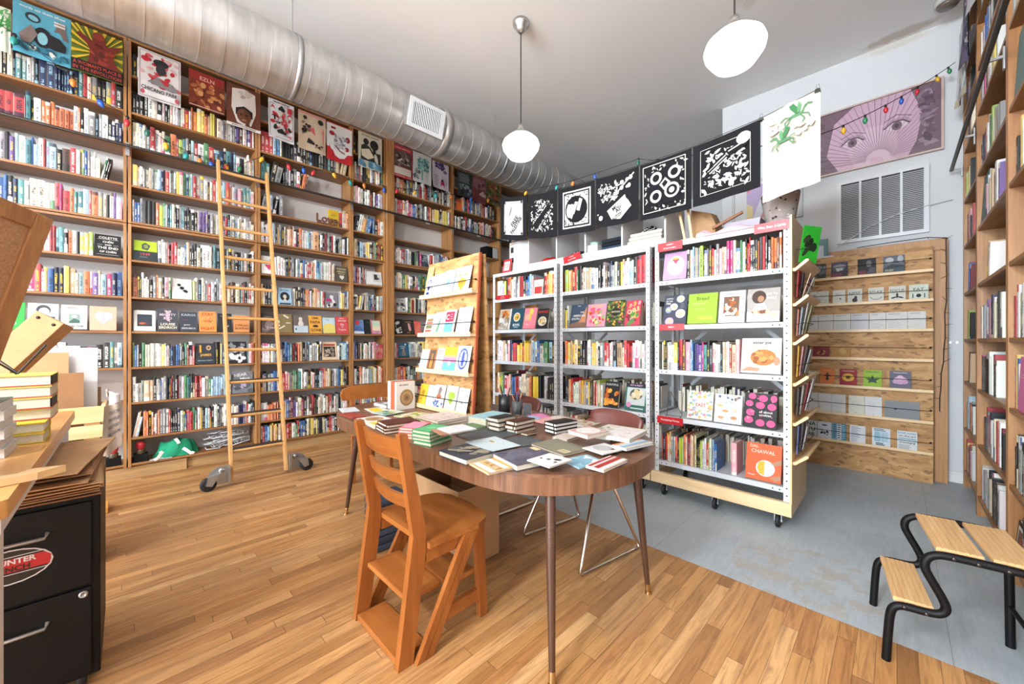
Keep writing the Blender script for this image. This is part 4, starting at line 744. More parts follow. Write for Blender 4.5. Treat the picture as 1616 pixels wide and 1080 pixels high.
# ------------------------------------------------------------------ draped prints
def drape(o, ux, w, h, amp=.006, seed=0, swag=0, curl=0, skew=0):
    g = random.Random(seed); a, b2, c = g.uniform(0, 6), g.uniform(0, 6), g.uniform(.7, 1.4); o = Vector(o); ux = Vector(ux); n = ux.cross(Vector((0, 0, 1)))
    def fn(x, y, k):
        f = 1 - y
        d = amp * (math.sin(x * 7 * c + a) * (.3 + f) + .6 * math.sin(x * 15 + b2 + y * 3) * f) + curl * f * f * max(0, .5 - x) * 2
        z = y * h + skew * x - swag * 4 * x * (1 - x) * .5
        return o + ux * (x * w) + Vector((0, 0, z)) + n * (d + k)
    return fn
def print_sheet(name, label, cat, group, o, ux, w, h, col, spec, mat=PRINT, nu=10, nv=10, **kw):
    mb = MB(); fn = drape(o, ux, w, h, **kw)
    mb.grid(lambda u, v: fn(u, v, 0), nu, nv, col); mb.grid(lambda u, v: fn(u, v, -.0018), nu, nv, col)
    n = len(mb.f) // 2
    ed = [fn(i / nu, 0, 0) for i in range(nu + 1)] + [fn(i / nu, 0, -.0018) for i in range(nu + 1)]
    mb.add(ed, [(i, i + 1, nu + 2 + i, nu + 1 + i) for i in range(nu)], col)
    sh = Sheet(mb, (0, 0, 0), ux, (0, 0, 1), w, h, gap=.0012, fn=fn); sh.draw(spec)
    mb_o = mb.build(name, mat, loc=o, label=label, category=cat, group=group)
    return mb_o
rays = ''.join('p e3c032 .5 .5 %.2f %.2f %.2f %.2f;' % (.5 + .72 * math.cos(a), .5 + .72 * math.sin(a) if .5 + .72 * math.sin(a) < 1.2 else 1, .5 + .72 * math.cos(a + .1), .5 + .72 * math.sin(a + .1)) for a in [i * .27 - .3 for i in range(15)])
def clip01(spec):
    out = []
    for e in spec.split(';'):
        t = e.split()
        if t and t[0] == 'p': t[2:] = ['%.3f' % min(1, max(0, float(x))) for x in t[2:]]
        out.append(' '.join(t))
    return ';'.join(out)
rays = clip01(rays)
POST = [
 (-.71, -.655, 3.556, 3.906, 'e6efe2', 'white tea towel with green leaves at the very edge of the picture', 'b 1 9 .1 .5 .9 .95 3f9a4a,5fb05f .1 .25'),
 (-.645, -.34, 3.595, 4.01, '5fb3cf', 'light blue poster of a dark haired reclining head and a striped swimmer', 't words_set_them_afloat .5 .93 .05 e6f3f5 .8;e .33 .76 .13 .09 2c3a46 -20;e .34 .75 .09 .05 7fc3d6 -20;p 7d6a66 .7 .62 .78 .85 .88 .84 .92 .62 .96 .5 .86 .52 .8 .64;r .7 .74 .9 .78 e9e4dc;r .7 .8 .9 .83 e9e4dc;e .5 .42 .16 .2 1d1c22;p 1d1c22 .5 .55 .8 .5 .92 .38 .9 .25 .7 .24 .5 .3;e .5 .4 .09 .12 8cc6d6;p 8d7f7a .1 .35 .3 .6 .42 .45 .3 .25 .15 .2;b 5 10 .1 .04 .9 .2 2f7f9a,e3e6e0,27566b .04 .1'),
 (-.337, -.03, 3.6, 4.0, '6c7d2c', 'green and yellow sunburst poster with a dark red figure and revolution slogan', rays + 'r 0 0 1 .24 1d1a1c;p 7a2a20 .3 .24 .36 .5 .3 .62 .1 .78 .14 .84 .4 .72 .42 .86 .5 .9 .62 .88 .66 .74 .72 .66 .95 .8 .94 .72 .78 .56 .84 .4 .95 .24;e .52 .86 .12 .09 8f3526;b 7 9 .36 .28 .8 .66 9a3a2a,5d1f18 .04 .09;t A_WOMAN\'S_PLACE_IS .5 .17 .075 b9402c .94;t IN_THE_REVOLUTION .5 .06 .075 b9402c .94'),
 (.07, .37, 3.562, 4.01, 'efe9ea', 'white poster with red leaves, a black plumed head and the words CHICANO PARK', 'l 55484c .012 .04 .03 .96 .03 .96 .97 .04 .97 .04 .03;b 3 26 .06 .3 .94 .92 c62f3a,d9606a,e7b9bd .03 .08;e .52 .8 .18 .08 2a2a2e;e .52 .66 .12 .11 3a393c;p 8d8a8c .2 .34 .45 .5 .8 .42 .95 .3 .8 .26;r .3 .36 .7 .46 c02d38;t CHICANO_PARK .5 .2 .08 2a2a2e .86;r .08 .05 .92 .15 f6f4f3;e .1 .1 .05 .05 d0606a;e .9 .1 .05 .05 d0606a'),
 (.43, .72, 3.63, 3.995, '7d3420', 'rust red poster lettered EZLN over a crowded brown scene', 'p 9c2a24 .02 .98 .98 .98 .98 .78 .5 .68 .02 .8;t EZLN .5 .83 .1 e3b8a4 .5;b 8 34 .05 .06 .95 .68 b5683a,5a2416,d9a06a,8a3a20,c98a50 .04 .1;l e3d8cc .02 .02 .03 .98 .03'),
 (.735, 1.04, 3.56, 4.005, '6b3a26', 'brown poster of a dark skinned face under a tall white headdress', 'p e6ddd6 .16 .9 .5 .96 .84 .9 .86 .45 .72 .12 .5 .08 .3 .12 .14 .45;b 6 10 .3 .74 .8 .92 cfc4bc,b9aaa0 .03 .07;p 221a17 .26 .46 .5 .54 .76 .46 .76 .3 .26 .3;e .5 .3 .21 .17 6d4029;e .42 .33 .05 .015 1d1512;e .58 .33 .05 .015 1d1512;e .5 .2 .07 .02 b5705a;r 0 .0 1 .07 e9e3dc;t MURAL_CULTURE_CENTER .5 .035 .03 5a3a2c .9'),
 (1.115, 1.375, 3.565, 4.007, 'efedef', 'white playing card poster with red and black court figures', 'l 2c2c30 .015 .05 .06 .95 .06 .95 .9 .05 .9 .05 .06;t GRAN_CIUDAD .5 .95 .04 2c2c30 .85;t A .16 .82 .1 c8303a .2;e .5 .76 .12 .1 e9e2dd;p 2a2a2e .36 .8 .5 .9 .64 .8 .6 .74 .4 .74;b 4 18 .15 .5 .85 .7 c8303a,2a2a2e,e6e0df,d9646a .04 .09;b 5 18 .15 .25 .85 .48 c8303a,2a2a2e,e6e0df .04 .09;e .5 .2 .14 .09 e9e2dd;p 2a2a2e .3 .22 .5 .3 .7 .22 .66 .16 .34 .16;t 8n .8 .14 .08 c8303a .2 180;r .72 .74 .9 .88 c8303a'),
 (1.418, 1.727, 3.555, 4.005, 'd9c2a6', 'tan poster with a pink triangle and black ink figures', 'p e06a72 .3 .62 .92 .66 .92 .26;r 0 .94 1 1 d9968c;e .24 .85 .07 .05 2a2422;e .8 .84 .1 .07 2a2422 40;b 3 10 .16 .4 .4 .76 3a302c,8d7a66 .03 .06;p 2a2422 .3 .2 .36 .34 .58 .24 .56 .18;e .2 .5 .09 .06 2a2422 40;b 9 6 .6 .08 .9 .2 3a302c,a48c74 .02 .05'),
 (1.738, 2.05, 3.53, 4.0, 'c62a2e', 'red and white poster with poppies round a sketched group', 'p efece9 0 .97 1 .97 1 .28 .82 .26 .7 .14 .5 .1 .32 .16 .24 .28 0 .36;e .2 .72 .11 .06 a5242a;e .82 .66 .09 .08 a5242a;r .16 .84 .34 .9 a5242a;e .78 .4 .08 .06 a5242a;b 4 24 .3 .35 .75 .68 b9bac4,8d8f9a,dcdce0 .03 .08;l 7d2a30 .04 .3 .42 .5 .3 .7 .26'),
 (2.132, 2.455, 3.572, 4.03, 'ddd5bd', 'cream poster of a seated black figure beside a dark tree above blue water', 't MISS_MARY_JACKSON .5 .93 .05 26241f .9;p 34322b .1 .22 .94 .2 .94 .52 .62 .5 .5 .62 .3 .7 .12 .62;e .32 .76 .12 .09 26241f;p e6dcc0 .12 .5 .45 .58 .66 .36 .4 .26 .14 .32;e .66 .72 .18 .14 1d1c19;r .6 .46 .72 .66 1d1c19;b 5 8 .1 .05 .9 .15 6f9fb8,a9c6d0,4d7f9c .07 .16'),
 (2.617, 2.92, 3.595, 4.05, 'b5303a', 'crimson poster with a brown crowd scene above a blank panel', 'r .05 .1 .95 .32 d9d0c2;r .05 .34 .95 .82 54403a;b 6 26 .08 .38 .92 .8 8d7a70,2f2624,c9b8ac,6b544c .05 .1;p d9cfc4 .2 .5 .45 .6 .9 .44 .6 .42;l d9d0c2 .02 0 .05 1 .05;t LONG_MARCH .5 .9 .06 e3b0ac .8'),
 (2.932, 3.246, 3.615, 4.045, 'd6d5d3', 'pale grey poster of a teal tree with birds', 'r .46 .1 .54 .5 6fa3a0;e .55 .62 .32 .2 8ab5b0;b 8 40 .25 .45 .85 .85 4f8f8c,79b0aa,a9cac5,386d6b .03 .07;b 4 12 .05 .12 .35 .4 5a5f66,8d9298 .03 .08'),
 (3.262, 3.565, 3.615, 4.02, 'd3c9d3', 'mauve poster with purple scribbled flowers and a small magenta figure', 'b 3 14 .1 .68 .8 .95 55407a,7a5c9a,463560 .05 .1;e .6 .34 .07 .05 3c2a46;p b02c5a .5 .32 .7 .32 .74 .1 .62 .18 .5 .1;l 3c2a46 .02 .86 .4 .84 .22;x 4 5 .08 .1 .45 .5 7a6a86 .02'),
 (3.735, 4.03, 3.62, 4.035, '35383b', 'charcoal print with pale scratched lettering', 'x 5 6 .12 .55 .85 .9 8d979b .025;b 5 12 .2 .08 .9 .5 6a7478,222527,8b979c .06 .14'),
 (4.043, 4.33, 3.6, 4.03, '7d3a40', 'maroon print with a faded pink band', 'r 0 .55 1 .95 8d5a60;b 8 9 .2 .6 .9 .9 9a6a70,6a2d34 .07 .15;b 3 6 .55 .2 .95 .5 c9a9a0,5a3a2c .06 .12'),
 (4.345, 4.65, 3.645, 4.03, '6c6636', 'olive and gold print, last in the row before the bandanas', 'b 3 30 .04 .04 .96 .96 8a8248,4f4a26,a0472f,b59a4a,3d3a20 .06 .13'),
]
for i, (y0, y1, z0, z1, c, lab, art) in enumerate(POST):
    print_sheet('poster', lab, 'poster', 'prints pinned along the bookcase tops', (-4.97, y0, z0), (0, 1, 0), y1 - y0, z1 - z0, c, art, amp=.0035, seed=i, curl=.03 if i in (6, 12) else 0)
# ------------------------------------------------------------------ clothesline with bandanas
BXS = [-3.775, -3.27, -2.795, -2.288, -1.782, -1.283, -.757, -.405]
BZT = [3.205, 3.105, 3.045, 3.01, 2.995, 2.998, 3.04, 3.105]
LK = 3.12 / 3.55; LY = 3.12; BXS = [x * LK for x in BXS]; BZT = [1.28 + (z - 1.28) * LK for z in BZT]
CL = [(-4.985, 4.72, 3.12), (-4.2, 3.9, 3.04)] + [(x, LY, z + .004) for x, z in zip(BXS, BZT)] + [(-.36, 3.122, 2.9)]
MB().tube(CL, .0022, seg=6).build('clothesline', CORD, loc=CL[0], label='thin line strung across the room holding a row of bandanas', category='line')
W_ = 'e6e3dd'
def PEG(cx, cy, k, f):
    "a small winged horse in profile, galloping; f = 1 faces left"
    P_ = lambda *q: ' '.join('%.3f %.3f' % (cx - f * k * q[i], cy + k * .53 * q[i + 1]) for i in range(0, len(q), 2))
    g = '6a9a72'
    return ('p %s %s;p %s %s;p %s %s;p %s %s;' % (g, P_(-.55, .12, -.2, .2, .25, .16, .5, .3, .42, -.05, .1, -.12, -.3, -.12, -.6, -.1), g, P_(.3, .2, .5, .3, .8, .62, .7, .7, .5, .62), g, P_(.62, .62, .74, .72, 1.05, .5, .98, .42, .72, .52), '4f8a5c', P_(-.1, .15, .15, .2, .05, .6, -.25, 1.1, -.55, 1.0, -.45, .7))
        + 'p %s %s;' % ('6fa87a', P_(.0, .2, .2, .22, .3, .7, .12, 1.1, .0, .7)) + 'l %s %.4f %s;l %s %.4f %s;l %s %.4f %s;l %s %.4f %s;' % (g, k * .09, P_(.35, .0, .75, -.2, .85, -.55), g, k * .09, P_(.2, -.05, .5, -.45, .35, -.8), g, k * .09, P_(-.45, .0, -.85, -.25, -.75, -.7), g, k * .08, P_(-.4, -.05, -.65, -.5, -1.0, -.7))
        + 'l %s %.4f %s;' % (g, k * .1, P_(-.58, .06, -.85, .16, -1.15, -.05)))
paisley = lambda s: 'v %d 130 .16 .16 .84 .84 %s .02 .07;v %d 70 .16 .16 .84 .84 26262a .012 .035;l %s .008 .13 .13 .87 .13 .87 .87 .13 .87 .13 .13' % (s, W_, s + 1, W_)
BART = [
 ('r .16 .12 .84 .9 dcdad6;l 8a8a8a .008 .2 .16 .8 .16 .8 .86 .2 .86 .2 .16;t FREE .55 .44 .1 26262a .4 50;t PALESTINE .6 .34 .09 26262a .55 50;e .4 .66 .02 .12 9a9a9a -20;e .19 .15 .03 .03 26262a;e .81 .15 .03 .03 26262a;e .19 .87 .03 .03 26262a;e .81 .87 .03 .03 26262a', 'black bandana with a white square reading FREE PALESTINE'),
 ('v 31 150 .15 .15 .85 .85 %s .015 .055;v 32 60 .15 .15 .85 .85 26262a .01 .03;p 26262a .2 .3 .75 .75 .8 .62 .3 .18;t ABUNDANCE .46 .5 .1 %s .62 42;t FOR_ALL .58 .42 .08 %s .5 42' % (W_, W_, W_), 'black bandana with a white leafy square split by slanted lettering'),
 ('r .14 .12 .9 .9 %s;r .17 .15 .87 .87 26262a;r .2 .18 .84 .84 %s;e .52 .5 .3 .28 26262a 30;p %s .3 .4 .4 .62 .48 .6 .36 .36;p %s .42 .42 .5 .66 .58 .64 .48 .4;p %s .54 .48 .62 .72 .7 .68 .62 .45;v 9 46 .2 .18 .84 .3 26262a .01 .03;v 10 46 .2 .7 .84 .84 26262a .01 .03' % ((W_,) * 5), 'black bandana with bold white slab letters in a dark oval on white'),
 ('l %s .03 .05 .25 .9 .92;v 41 80 .1 .52 .55 .85 %s .015 .06;v 42 40 .1 .52 .55 .85 26262a .01 .03;p %s .3 .3 .7 .55 .86 .3 .6 .1 .4 .12;t MUTUAL .6 .4 .08 26262a .4 30;t AID .58 .3 .08 26262a .2 30;t AUTONOMY .6 .2 .07 26262a .4 30;b 43 10 .62 .68 .9 .86 %s .02 .05;e .16 .17 .05 .05 %s' % ((W_,) * 5), 'black bandana crossed by a white staff and banner lettering'),
 ('v 51 110 .1 .1 .9 .9 %s .015 .05;v 52 50 .1 .1 .9 .9 26262a .01 .03;r .2 .2 .8 .8 26262a;e .34 .68 .12 .11 %s;e .34 .68 .07 .065 26262a;e .7 .7 .12 .11 %s;e .7 .7 .07 .065 26262a;e .34 .36 .12 .11 %s;e .34 .36 .07 .065 26262a;e .66 .4 .14 .13 %s;e .66 .4 .1 .09 26262a;e .66 .4 .05 .05 %s;p %s .42 .54 .54 .64 .64 .54 .52 .42;p 26262a .47 .54 .54 .6 .59 .54 .52 .47;l %s .015 .09 .09 .91 .09 .91 .91 .09 .91 .09 .09' % ((W_,) * 8), 'black bandana with four white ringed medallions round a diamond'),
 (paisley(61) + ';p 26262a .2 .52 .5 .7 .56 .62 .26 .44;l %s .02 .24 .5 .52 .66;l %s .02 .27 .46 .54 .62;p 26262a .52 .72 .8 .8 .84 .7 .58 .62;l %s .02 .56 .7 .8 .76;e .78 .82 .1 .09 %s' % ((W_,) * 4), 'largest black bandana with a white botanical square, beside the cream cloth'),
]
for i in range(6):
    x0, x1 = BXS[i], BXS[i + 1]; hts = [.56, .545, .54, .525, .54, .535][i] * LK
    z0 = BZT[i] - hts
    print_sheet('bandana', BART[i][1] + (', at the left end of the line' if i == 0 else ''), 'bandana', 'black bandanas on the line', (x0 + .005, LY, z0), (1, 0, 0), x1 - x0 - .012, hts, '28282b', BART[i][0], mat=CLOTH, amp=.006, seed=20 + i, skew=BZT[i + 1] - BZT[i], swag=.012)
print_sheet('tea_towel', 'cream cloth printed with two green winged horses, clipped at the end of the line', 'cloth', None, (-.75 * LK, LY, 1.28 + (2.37 - 1.28) * LK), (1, 0, 0), .36 * LK, .68 * LK, 'dcd7cb',
  PEG(.62, .82, .25, -1) + PEG(.38, .60, .23, 1) + 'b 7 8 .1 .72 .34 .84 dcd8d2,d2cfc8 .02 .05;b 8 8 .6 .6 .92 .72 d9d6cf,cfcdc6 .02 .05', mat=CLOTH, amp=.008, seed=33, skew=.06)
for i, (x, z, lab) in enumerate(((BXS[6], BZT[6], 'black binder clip between the largest bandana and the cream cloth'), (BXS[7], BZT[7], 'black binder clip on the outer top corner of the cream cloth'))):
    m = MB(); m.prism([(-.016, 0), (.016, 0), (.012, .018), (-.012, .018)], (x, LY - .016, z - .016), (1, 0, 0), (0, 0, 1), (0, 1, 0), .03, 'k')
    c = m.build('binder_clip', GLOSS, loc=(x, LY, z), label=lab, category='clip', group='binder clips on the line')
    MB().tube([(x - .009, LY - .005, z + .002), (x - .006, LY - .01, z + .03), (x + .006, LY - .01, z + .03), (x + .009, LY - .005, z + .002)], .0013, seg=6).build('wire_arm', CHROME, c)
# ------------------------------------------------------------------ string of coloured bulbs
def q3(px, py, X): # rays of this camera met by the bookcase front
    return None
SB = [(-.63, 3.655, 't'), (-.33, 3.47, 'o'), (-.19, 3.36, 'b'), (.0, 3.26, 'r'), (.13, 3.22, 'k'), (.255, 3.145, 'y'), (.43, 3.105, 't'), (.515, 3.095, 'o'), (.6, 3.09, 'b'), (.715, 3.10, 'y'), (.755, 3.10, 'r'), (.86, 3.12, 'G'), (1.075, 3.285, 'y'), (1.3, 3.29, 'r'),
      (1.465, 3.30, 'b'), (1.61, 3.30, 'r'), (1.8, 3.345, 'y'), (2.0, 3.31, 't'), (2.2, 3.33, 'o'), (2.48, 3.35, 'b'), (2.7, 3.385, 'r'), (2.97, 3.42, 'y'), (3.3, 3.48, 't'), (3.61, 3.53, 'o'), (4.0, 3.6, 'b'), (4.38, 3.68, 'o')]
SX = lambda y: -4.935 if y < .3 or y > 2.9 else -4.969
path = [(SX(y), y, z + .05) for y, z, c in SB]; path = [(-4.935, -1.0, 3.9)] + path + [(-4.6, 4.3, 3.5), (-3.9, 3.6, 3.15)]
CB = [(x * LK, LY - .02, 1.28 + (z - 1.28) * LK, c) for x, y, z, c in [(-3.25, 3.53, 3.125, 'y'), (-2.78, 3.53, 3.06, 't'), (-2.55, 3.53, 3.04, 'o'), (-2.28, 3.53, 3.03, 'b'), (-1.78, 3.53, 3.02, 'k')]]
path += [(x, y, z + .03) for x, y, z, c in CB] + [(-1.45, LY + .012, 2.80), (-1.1, LY + .05, 2.74), (-.7, LY + .1, 2.68), (-.4, 3.28, 2.66)]
RBL = [(.13, 'y'), (.27, 'G'), (.41, 'r'), (.53, 'b'), (.66, 'r'), (.82, 'y'), (.93, 'G')]
def rp(f): return Vector((-.36 + .73 * f, 3.3 + 1.91 * f, 2.665 + 1.095 * f - .04 * 4 * f * (1 - f)))
path += [tuple(rp(i / 12)) for i in range(1, 13)]
st = thing('string_lights', path[0], 'dark cord of coloured bulbs running along the oak bookcases and across to the aisle', 'string lights')
MB().tube(path, .003, seg=5).build('cord', CORD, st)
BC = {'t': '2aa6a0', 'o': 'ef8a3a', 'b': '2f62c8', 'r': 'd8323a', 'y': 'f0b92f', 'G': '2f8f5a', 'k': '2f6a5c'}
def bulb(p, c, dn=Vector((0, 0, -1)), k=1.0):
    m = MB(); m.lathe([(r * k, h * k) for r, h in ((0, -.006), (.013, -.006), (.013, .03), (0, .03))], p, dn, 10, 'k'); sk = m.build('socket', GLOSS, st)
    MB().lathe([(r * k, h * k) for r, h in ((.012, .03), (.023, .046), (.027, .062), (.021, .088), (.008, .108), (0, .112))], p, dn, 12, BC[c]).build('bulb', GLOSS, sk, label=CN.get(c, 'dark') + ' bulb')
for i, (y, z, c) in enumerate(SB): bulb((SX(y), y, z + .05), c, Vector((.12 if y < .3 else 0, R.uniform(-.6, .6), -1)), .85)
for x, y, z, c in CB: bulb((x, y, z + .03), c, Vector((R.uniform(-.5, .5), -.4, -1)), .62)
for f, c in RBL: bulb(rp(f), c, Vector((R.uniform(-.2, .2), 0, -1)), .58)
# ------------------------------------------------------------------ back wall: portrait, return vent, door slab, card wall
t = thing('framed_print', (-.22, 5.295, 3.04), 'wide framed mauve print of a woman\'s eyes under fanned lines, on the end wall', 'picture')
fx0, fx1, fz0, fz1 = -.72, .305, 3.035, 3.70
m = MB()
for q in ((fx0, fx1, fz0, fz0 + .016), (fx0, fx1, fz1 - .016, fz1), (fx0, fx0 + .016, fz0 + .016, fz1 - .016), (fx1 - .016, fx1, fz0 + .016, fz1 - .016)): m.box(q[0], q[1], 5.262, 5.298, q[2], q[3])
m.build('frame', flat('pink_silver_frame', 'b9a29a', .4), t)
m = MB(); m.box(fx0 + .01, fx1 - .01, 5.284, 5.297, fz0 + .01, fz1 - .01, 'c9a3b6')
sh = Sheet(m, (fx0 + .012, 5.2835, fz0 + .012), (1, 0, 0), (0, 0, 1), fx1 - fx0 - .024, fz1 - fz0 - .024)
sp_ = 'r 0 0 1 1 7d6470;p d3aec2 .28 0 .18 .3 .24 .8 .4 1 .8 1 .88 .6 .84 .2 .78 0;p dcbccb .4 0 .34 .35 .5 .6 .7 .55 .72 .2 .66 0;v 17 46 .88 .12 .94 .88 5b4656,8d7888,6e5668,a08c9a .03 .06;v 18 24 .06 .12 .15 .88 6a525e,8a707c,785f6c .03 .05;p d9b0c2 .5 .0 .53 .1 .6 .1 .63 .0;'
for ex, ey in ((.385, .42), (.708, .5)):
    sp_ += 'p b99aac %.3f %.3f %.3f %.3f %.3f %.3f %.3f %.3f;e %.3f %.3f .075 .06 e2cbd6;e %.3f %.3f .036 .065 77606c;e %.3f %.3f .015 .03 45363e;' % (ex - .11, ey, ex - .04, ey + .11, ex + .06, ey + .11, ex + .11, ey + .01, ex, ey, ex, ey, ex, ey)
    sp_ += 'l 5a4550 .011 %.3f %.3f %.3f %.3f %.3f %.3f %.3f %.3f;l 8d707e .008 %.3f %.3f %.3f %.3f %.3f %.3f;' % (ex - .09, ey - .01, ex - .03, ey + .07, ex + .04, ey + .07, ex + .09, ey, ex - .09, ey + .1, ex, ey + .17, ex + .1, ey + .1)
for k in range(34):
    a = math.radians(4 + k * 5.2); x1 = .575 + .75 * math.cos(a); y1 = .06 + 1.25 * math.sin(a); f = 1.0
    if y1 > 1: f = .94 / (y1 - .06)
    if x1 > 1: f = min(f, .425 / (x1 - .575))
    if x1 < 0: f = min(f, .575 / (.575 - x1))
    sp_ += 'l 6f5260 .0026 %.3f %.3f %.3f %.3f;' % (.575 + (x1 - .575) * .12, .06 + (y1 - .06) * .12, .575 + (x1 - .575) * f, .06 + (y1 - .06) * f)
sh.gap = .0002; sh.draw(sp_); m.build('print', GLOSS, t)
t = thing('return_vent', (-.115, 5.295, 2.30), 'white framed return air grille with four louvred columns on the end wall', 'vent')
m = MB(); vx0, vx1, vz0, vz1 = -.445, .215, 2.295, 2.94
for q in ((vx0, vx1, vz0, vz0 + .035), (vx0, vx1, vz1 - .035, vz1), (vx0, vx0 + .035, vz0 + .035, vz1 - .035), (vx1 - .035, vx1, vz0 + .035, vz1 - .035)): m.box(q[0], q[1], 5.27, 5.299, q[2], q[3])
for k in (1, 2, 3): xx = vx0 + .035 + (vx1 - vx0 - .07) * k / 4; m.box(xx - .009, xx + .009, 5.272, 5.2955, vz0 + .0352, vz1 - .0352)
m.build('frame', WHITEM, t)
LOUV = flat('grey_louvre', 'b3b5b8', .45)
for k in range(4):
    a = vx0 + .035 + (vx1 - vx0 - .07) * k / 4 + (.009 if k else 0); b2 = vx0 + .035 + (vx1 - vx0 - .07) * (k + 1) / 4 - (.009 if k < 3 else 0)
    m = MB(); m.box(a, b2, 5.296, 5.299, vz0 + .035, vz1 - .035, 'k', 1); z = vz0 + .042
    while z < vz1 - .05: m.add([(a, 5.278, z), (b2, 5.278, z), (b2, 5.29, z + .015), (a, 5.29, z + .015)], [(0, 1, 2, 3)]); z += .0175
    m.build('louver', (LOUV, DARKV), t)
MB().tube([(-.44, 5.25, 2.26), (-.2, 5.258, 2.42), (.0, 5.26, 2.5), (.2, 5.262, 2.54), (.36, 5.28, 2.56)], .004, seg=6).build('white_cable', WHITEM, loc=(-.44, 5.25, 2.26), label='thin pale cable sagging across the return air grille', category='cable')
t = thing('wood_slab', (-.07, 5.24, 0), 'old brown plank door slab leaning on the end wall behind the plywood card display', 'door slab')
m = MB(); m.box(-.50, .325, 5.20, 5.24, 0, 2.2); m.build('slab', DOORW, t, bevel=.004)
MB().box(-.50, .325, 5.188, 5.1995, 2.1, 2.205).build('top_rail', DOORW, t, bevel=.003); MB().box(.245, .325, 5.19, 5.1995, 0, 2.0995).build('stile', DOORW, t, bevel=.003)
g_ = random.Random(5); pv = [(.31 - .08 * max(0, (1.5 - z)) * .55 + g_.uniform(-.006, .006), 5.176 - (.0 if z > .2 else .0), z) for z in [2.19 - i * .11 for i in range(15)]]
pv = [(-.28, 5.172, 2.212), (-.05, 5.172, 2.222), (.2, 5.172, 2.225), (.318, 5.174, 2.2)] + pv
m = MB().tube(pv, .004, seg=6)
for p in pv[2:]: m.tube([p, (p[0] + g_.uniform(-.05, .05), p[1] - .004, p[2] + g_.uniform(-.02, .04))], [.003, .001], seg=5)
m.build('twig_garland', flat('dark_twig', '3a2f28', .8), loc=(.31, 5.176, 2.2), label='thin dark twig garland hung down the edge of the old door slab', category='garland')
t = thing('wall_plate', (.36, 5.296, 1.22), 'pale blue grey metal plate with two screws on the end wall beside the aisle bookcase', 'plate')
MB().box(.33, .405, 5.288, 5.2995, 1.16, 1.30).build('plate', WALLB, t)
for x in (.345, .385): MB().box(x - .006, x + .006, 5.284, 5.2878, 1.255, 1.275).build('screw', STEEL, t)
t = thing('card_display', (-.23, 5.08, 0), 'tall plywood strand board with seven ledges of small books and cards on the end wall', 'display board')
def py(z): return 5.085 + .03 * z / 2.15
m = MB(); m.add([(-.692, 5.085, 0), (.231, 5.085, 0), (.231, 5.085 + .018, 0), (-.692, 5.085 + .018, 0), (-.692, 5.115, 2.14), (.231, 5.115, 2.14), (.231, 5.133, 2.14), (-.692, 5.133, 2.14)],
          [(0, 3, 2, 1), (4, 5, 6, 7), (0, 1, 5, 4), (1, 2, 6, 5), (2, 3, 7, 6), (3, 0, 4, 7)]); m.build('board', OSB, t)
LZ = [1.915, 1.652, 1.383, 1.108, .832, .553, .275]
for k, z in enumerate(LZ):
    MB().box(-.70, .232, 5.05, py(z) - .0005, z - .018, z).box(-.70, .232, 5.05, 5.054, z, z + .008).build('ledge', PINEX, t, bevel=.0015)
    zc = z + [.105, .085, .1, .11, .095, .1, .09][k]
    MB().tube([(-.685, py(zc) - .004, zc), (-.68, 5.0605, zc), (.205, 5.0605, zc - .004), (.222, py(zc) - .004, zc + .003)], .0025, seg=6).ball((.215, py(zc) - .012, zc), .009, 'k').ball((-.675, py(zc) - .012, zc), .009, 'k').build('elastic_cord', CORD, t)
def wcard(name, k, x0, x1, h, col, art, label, cat='card', th=.004, group=None):
    z = LZ[k] + .001; y0 = 5.0665; lean = (py(z + h) - .003 - th - y0) / h * .5
    m = MB(); w = x1 - x0
    m.X = Matrix.Translation((x0, y0, z)) @ Matrix.Rotation(-math.atan(lean), 4, 'X'); m.box(0, w, 0, th, 0, h, col); X = m.X
    o = X @ Vector((0, 0, 0)); uz = X.to_3x3() @ Vector((0, 0, 1)); m.X = Matrix.Identity(4)
    Sheet(m, o, (1, 0, 0), uz, w, h, gap=.0003).draw(art)
    return m.build(name, PRINT, loc=(x0, y0, z), label=label, category=cat, **({'group': group} if group else {}))
def wx(cx): # crop column on the board -> metres along it
    return -.69 + (cx - 165) / (1040 - 165) * .915
wcard('postcard', 0, wx(222), wx(333), .16, '3a3a3c', 'b 1 10 .1 .4 .9 .8 6a6c70,222224,8d8f93 .1 .2;x 3 3 .08 .06 .5 .2 c9c08a .02', 'dark photo card with a cloudy grey face, first on the top ledge', 'postcard')
wcard('postcard', 0, wx(373), wx(495), .16, '55505a', 'e .5 .7 .4 .14 9a9aa2;b 2 10 .05 .4 .95 .55 2a2a2e,c9c9cf .05 .12;r 0 0 1 .4 3a343c;t BLUES_IN .35 .22 .1 b5405a .6;t CONCERT .35 .1 .1 b5405a .6', 'dark photo card with pink lettering under a pale crowd', 'postcard')
wcard('postcard', 0, wx(565), wx(690), .165, '2a2a2e', 'e .62 .68 .15 .2 7d7a78;p 55545a .5 .1 1 .1 1 .4 .7 .45;t NIGHT .28 .22 .11 b5405a .4;t SONGS .28 .1 .11 b5405a .4', 'black photo card with a man in profile and red lettering', 'postcard')
wcard('postcard', 0, wx(738), wx(875), .165, '6a7076', 'e .3 .75 .2 .16 c9ccd0;e .8 .78 .14 .2 b9bcc2;r 0 0 1 .3 3f5a62;p 3a3c42 0 .3 .4 .5 1 .4 1 .3;t DUET .3 .15 .1 e9d9a0 .4', 'grey blue photo card of two faces, last on the top ledge', 'postcard')
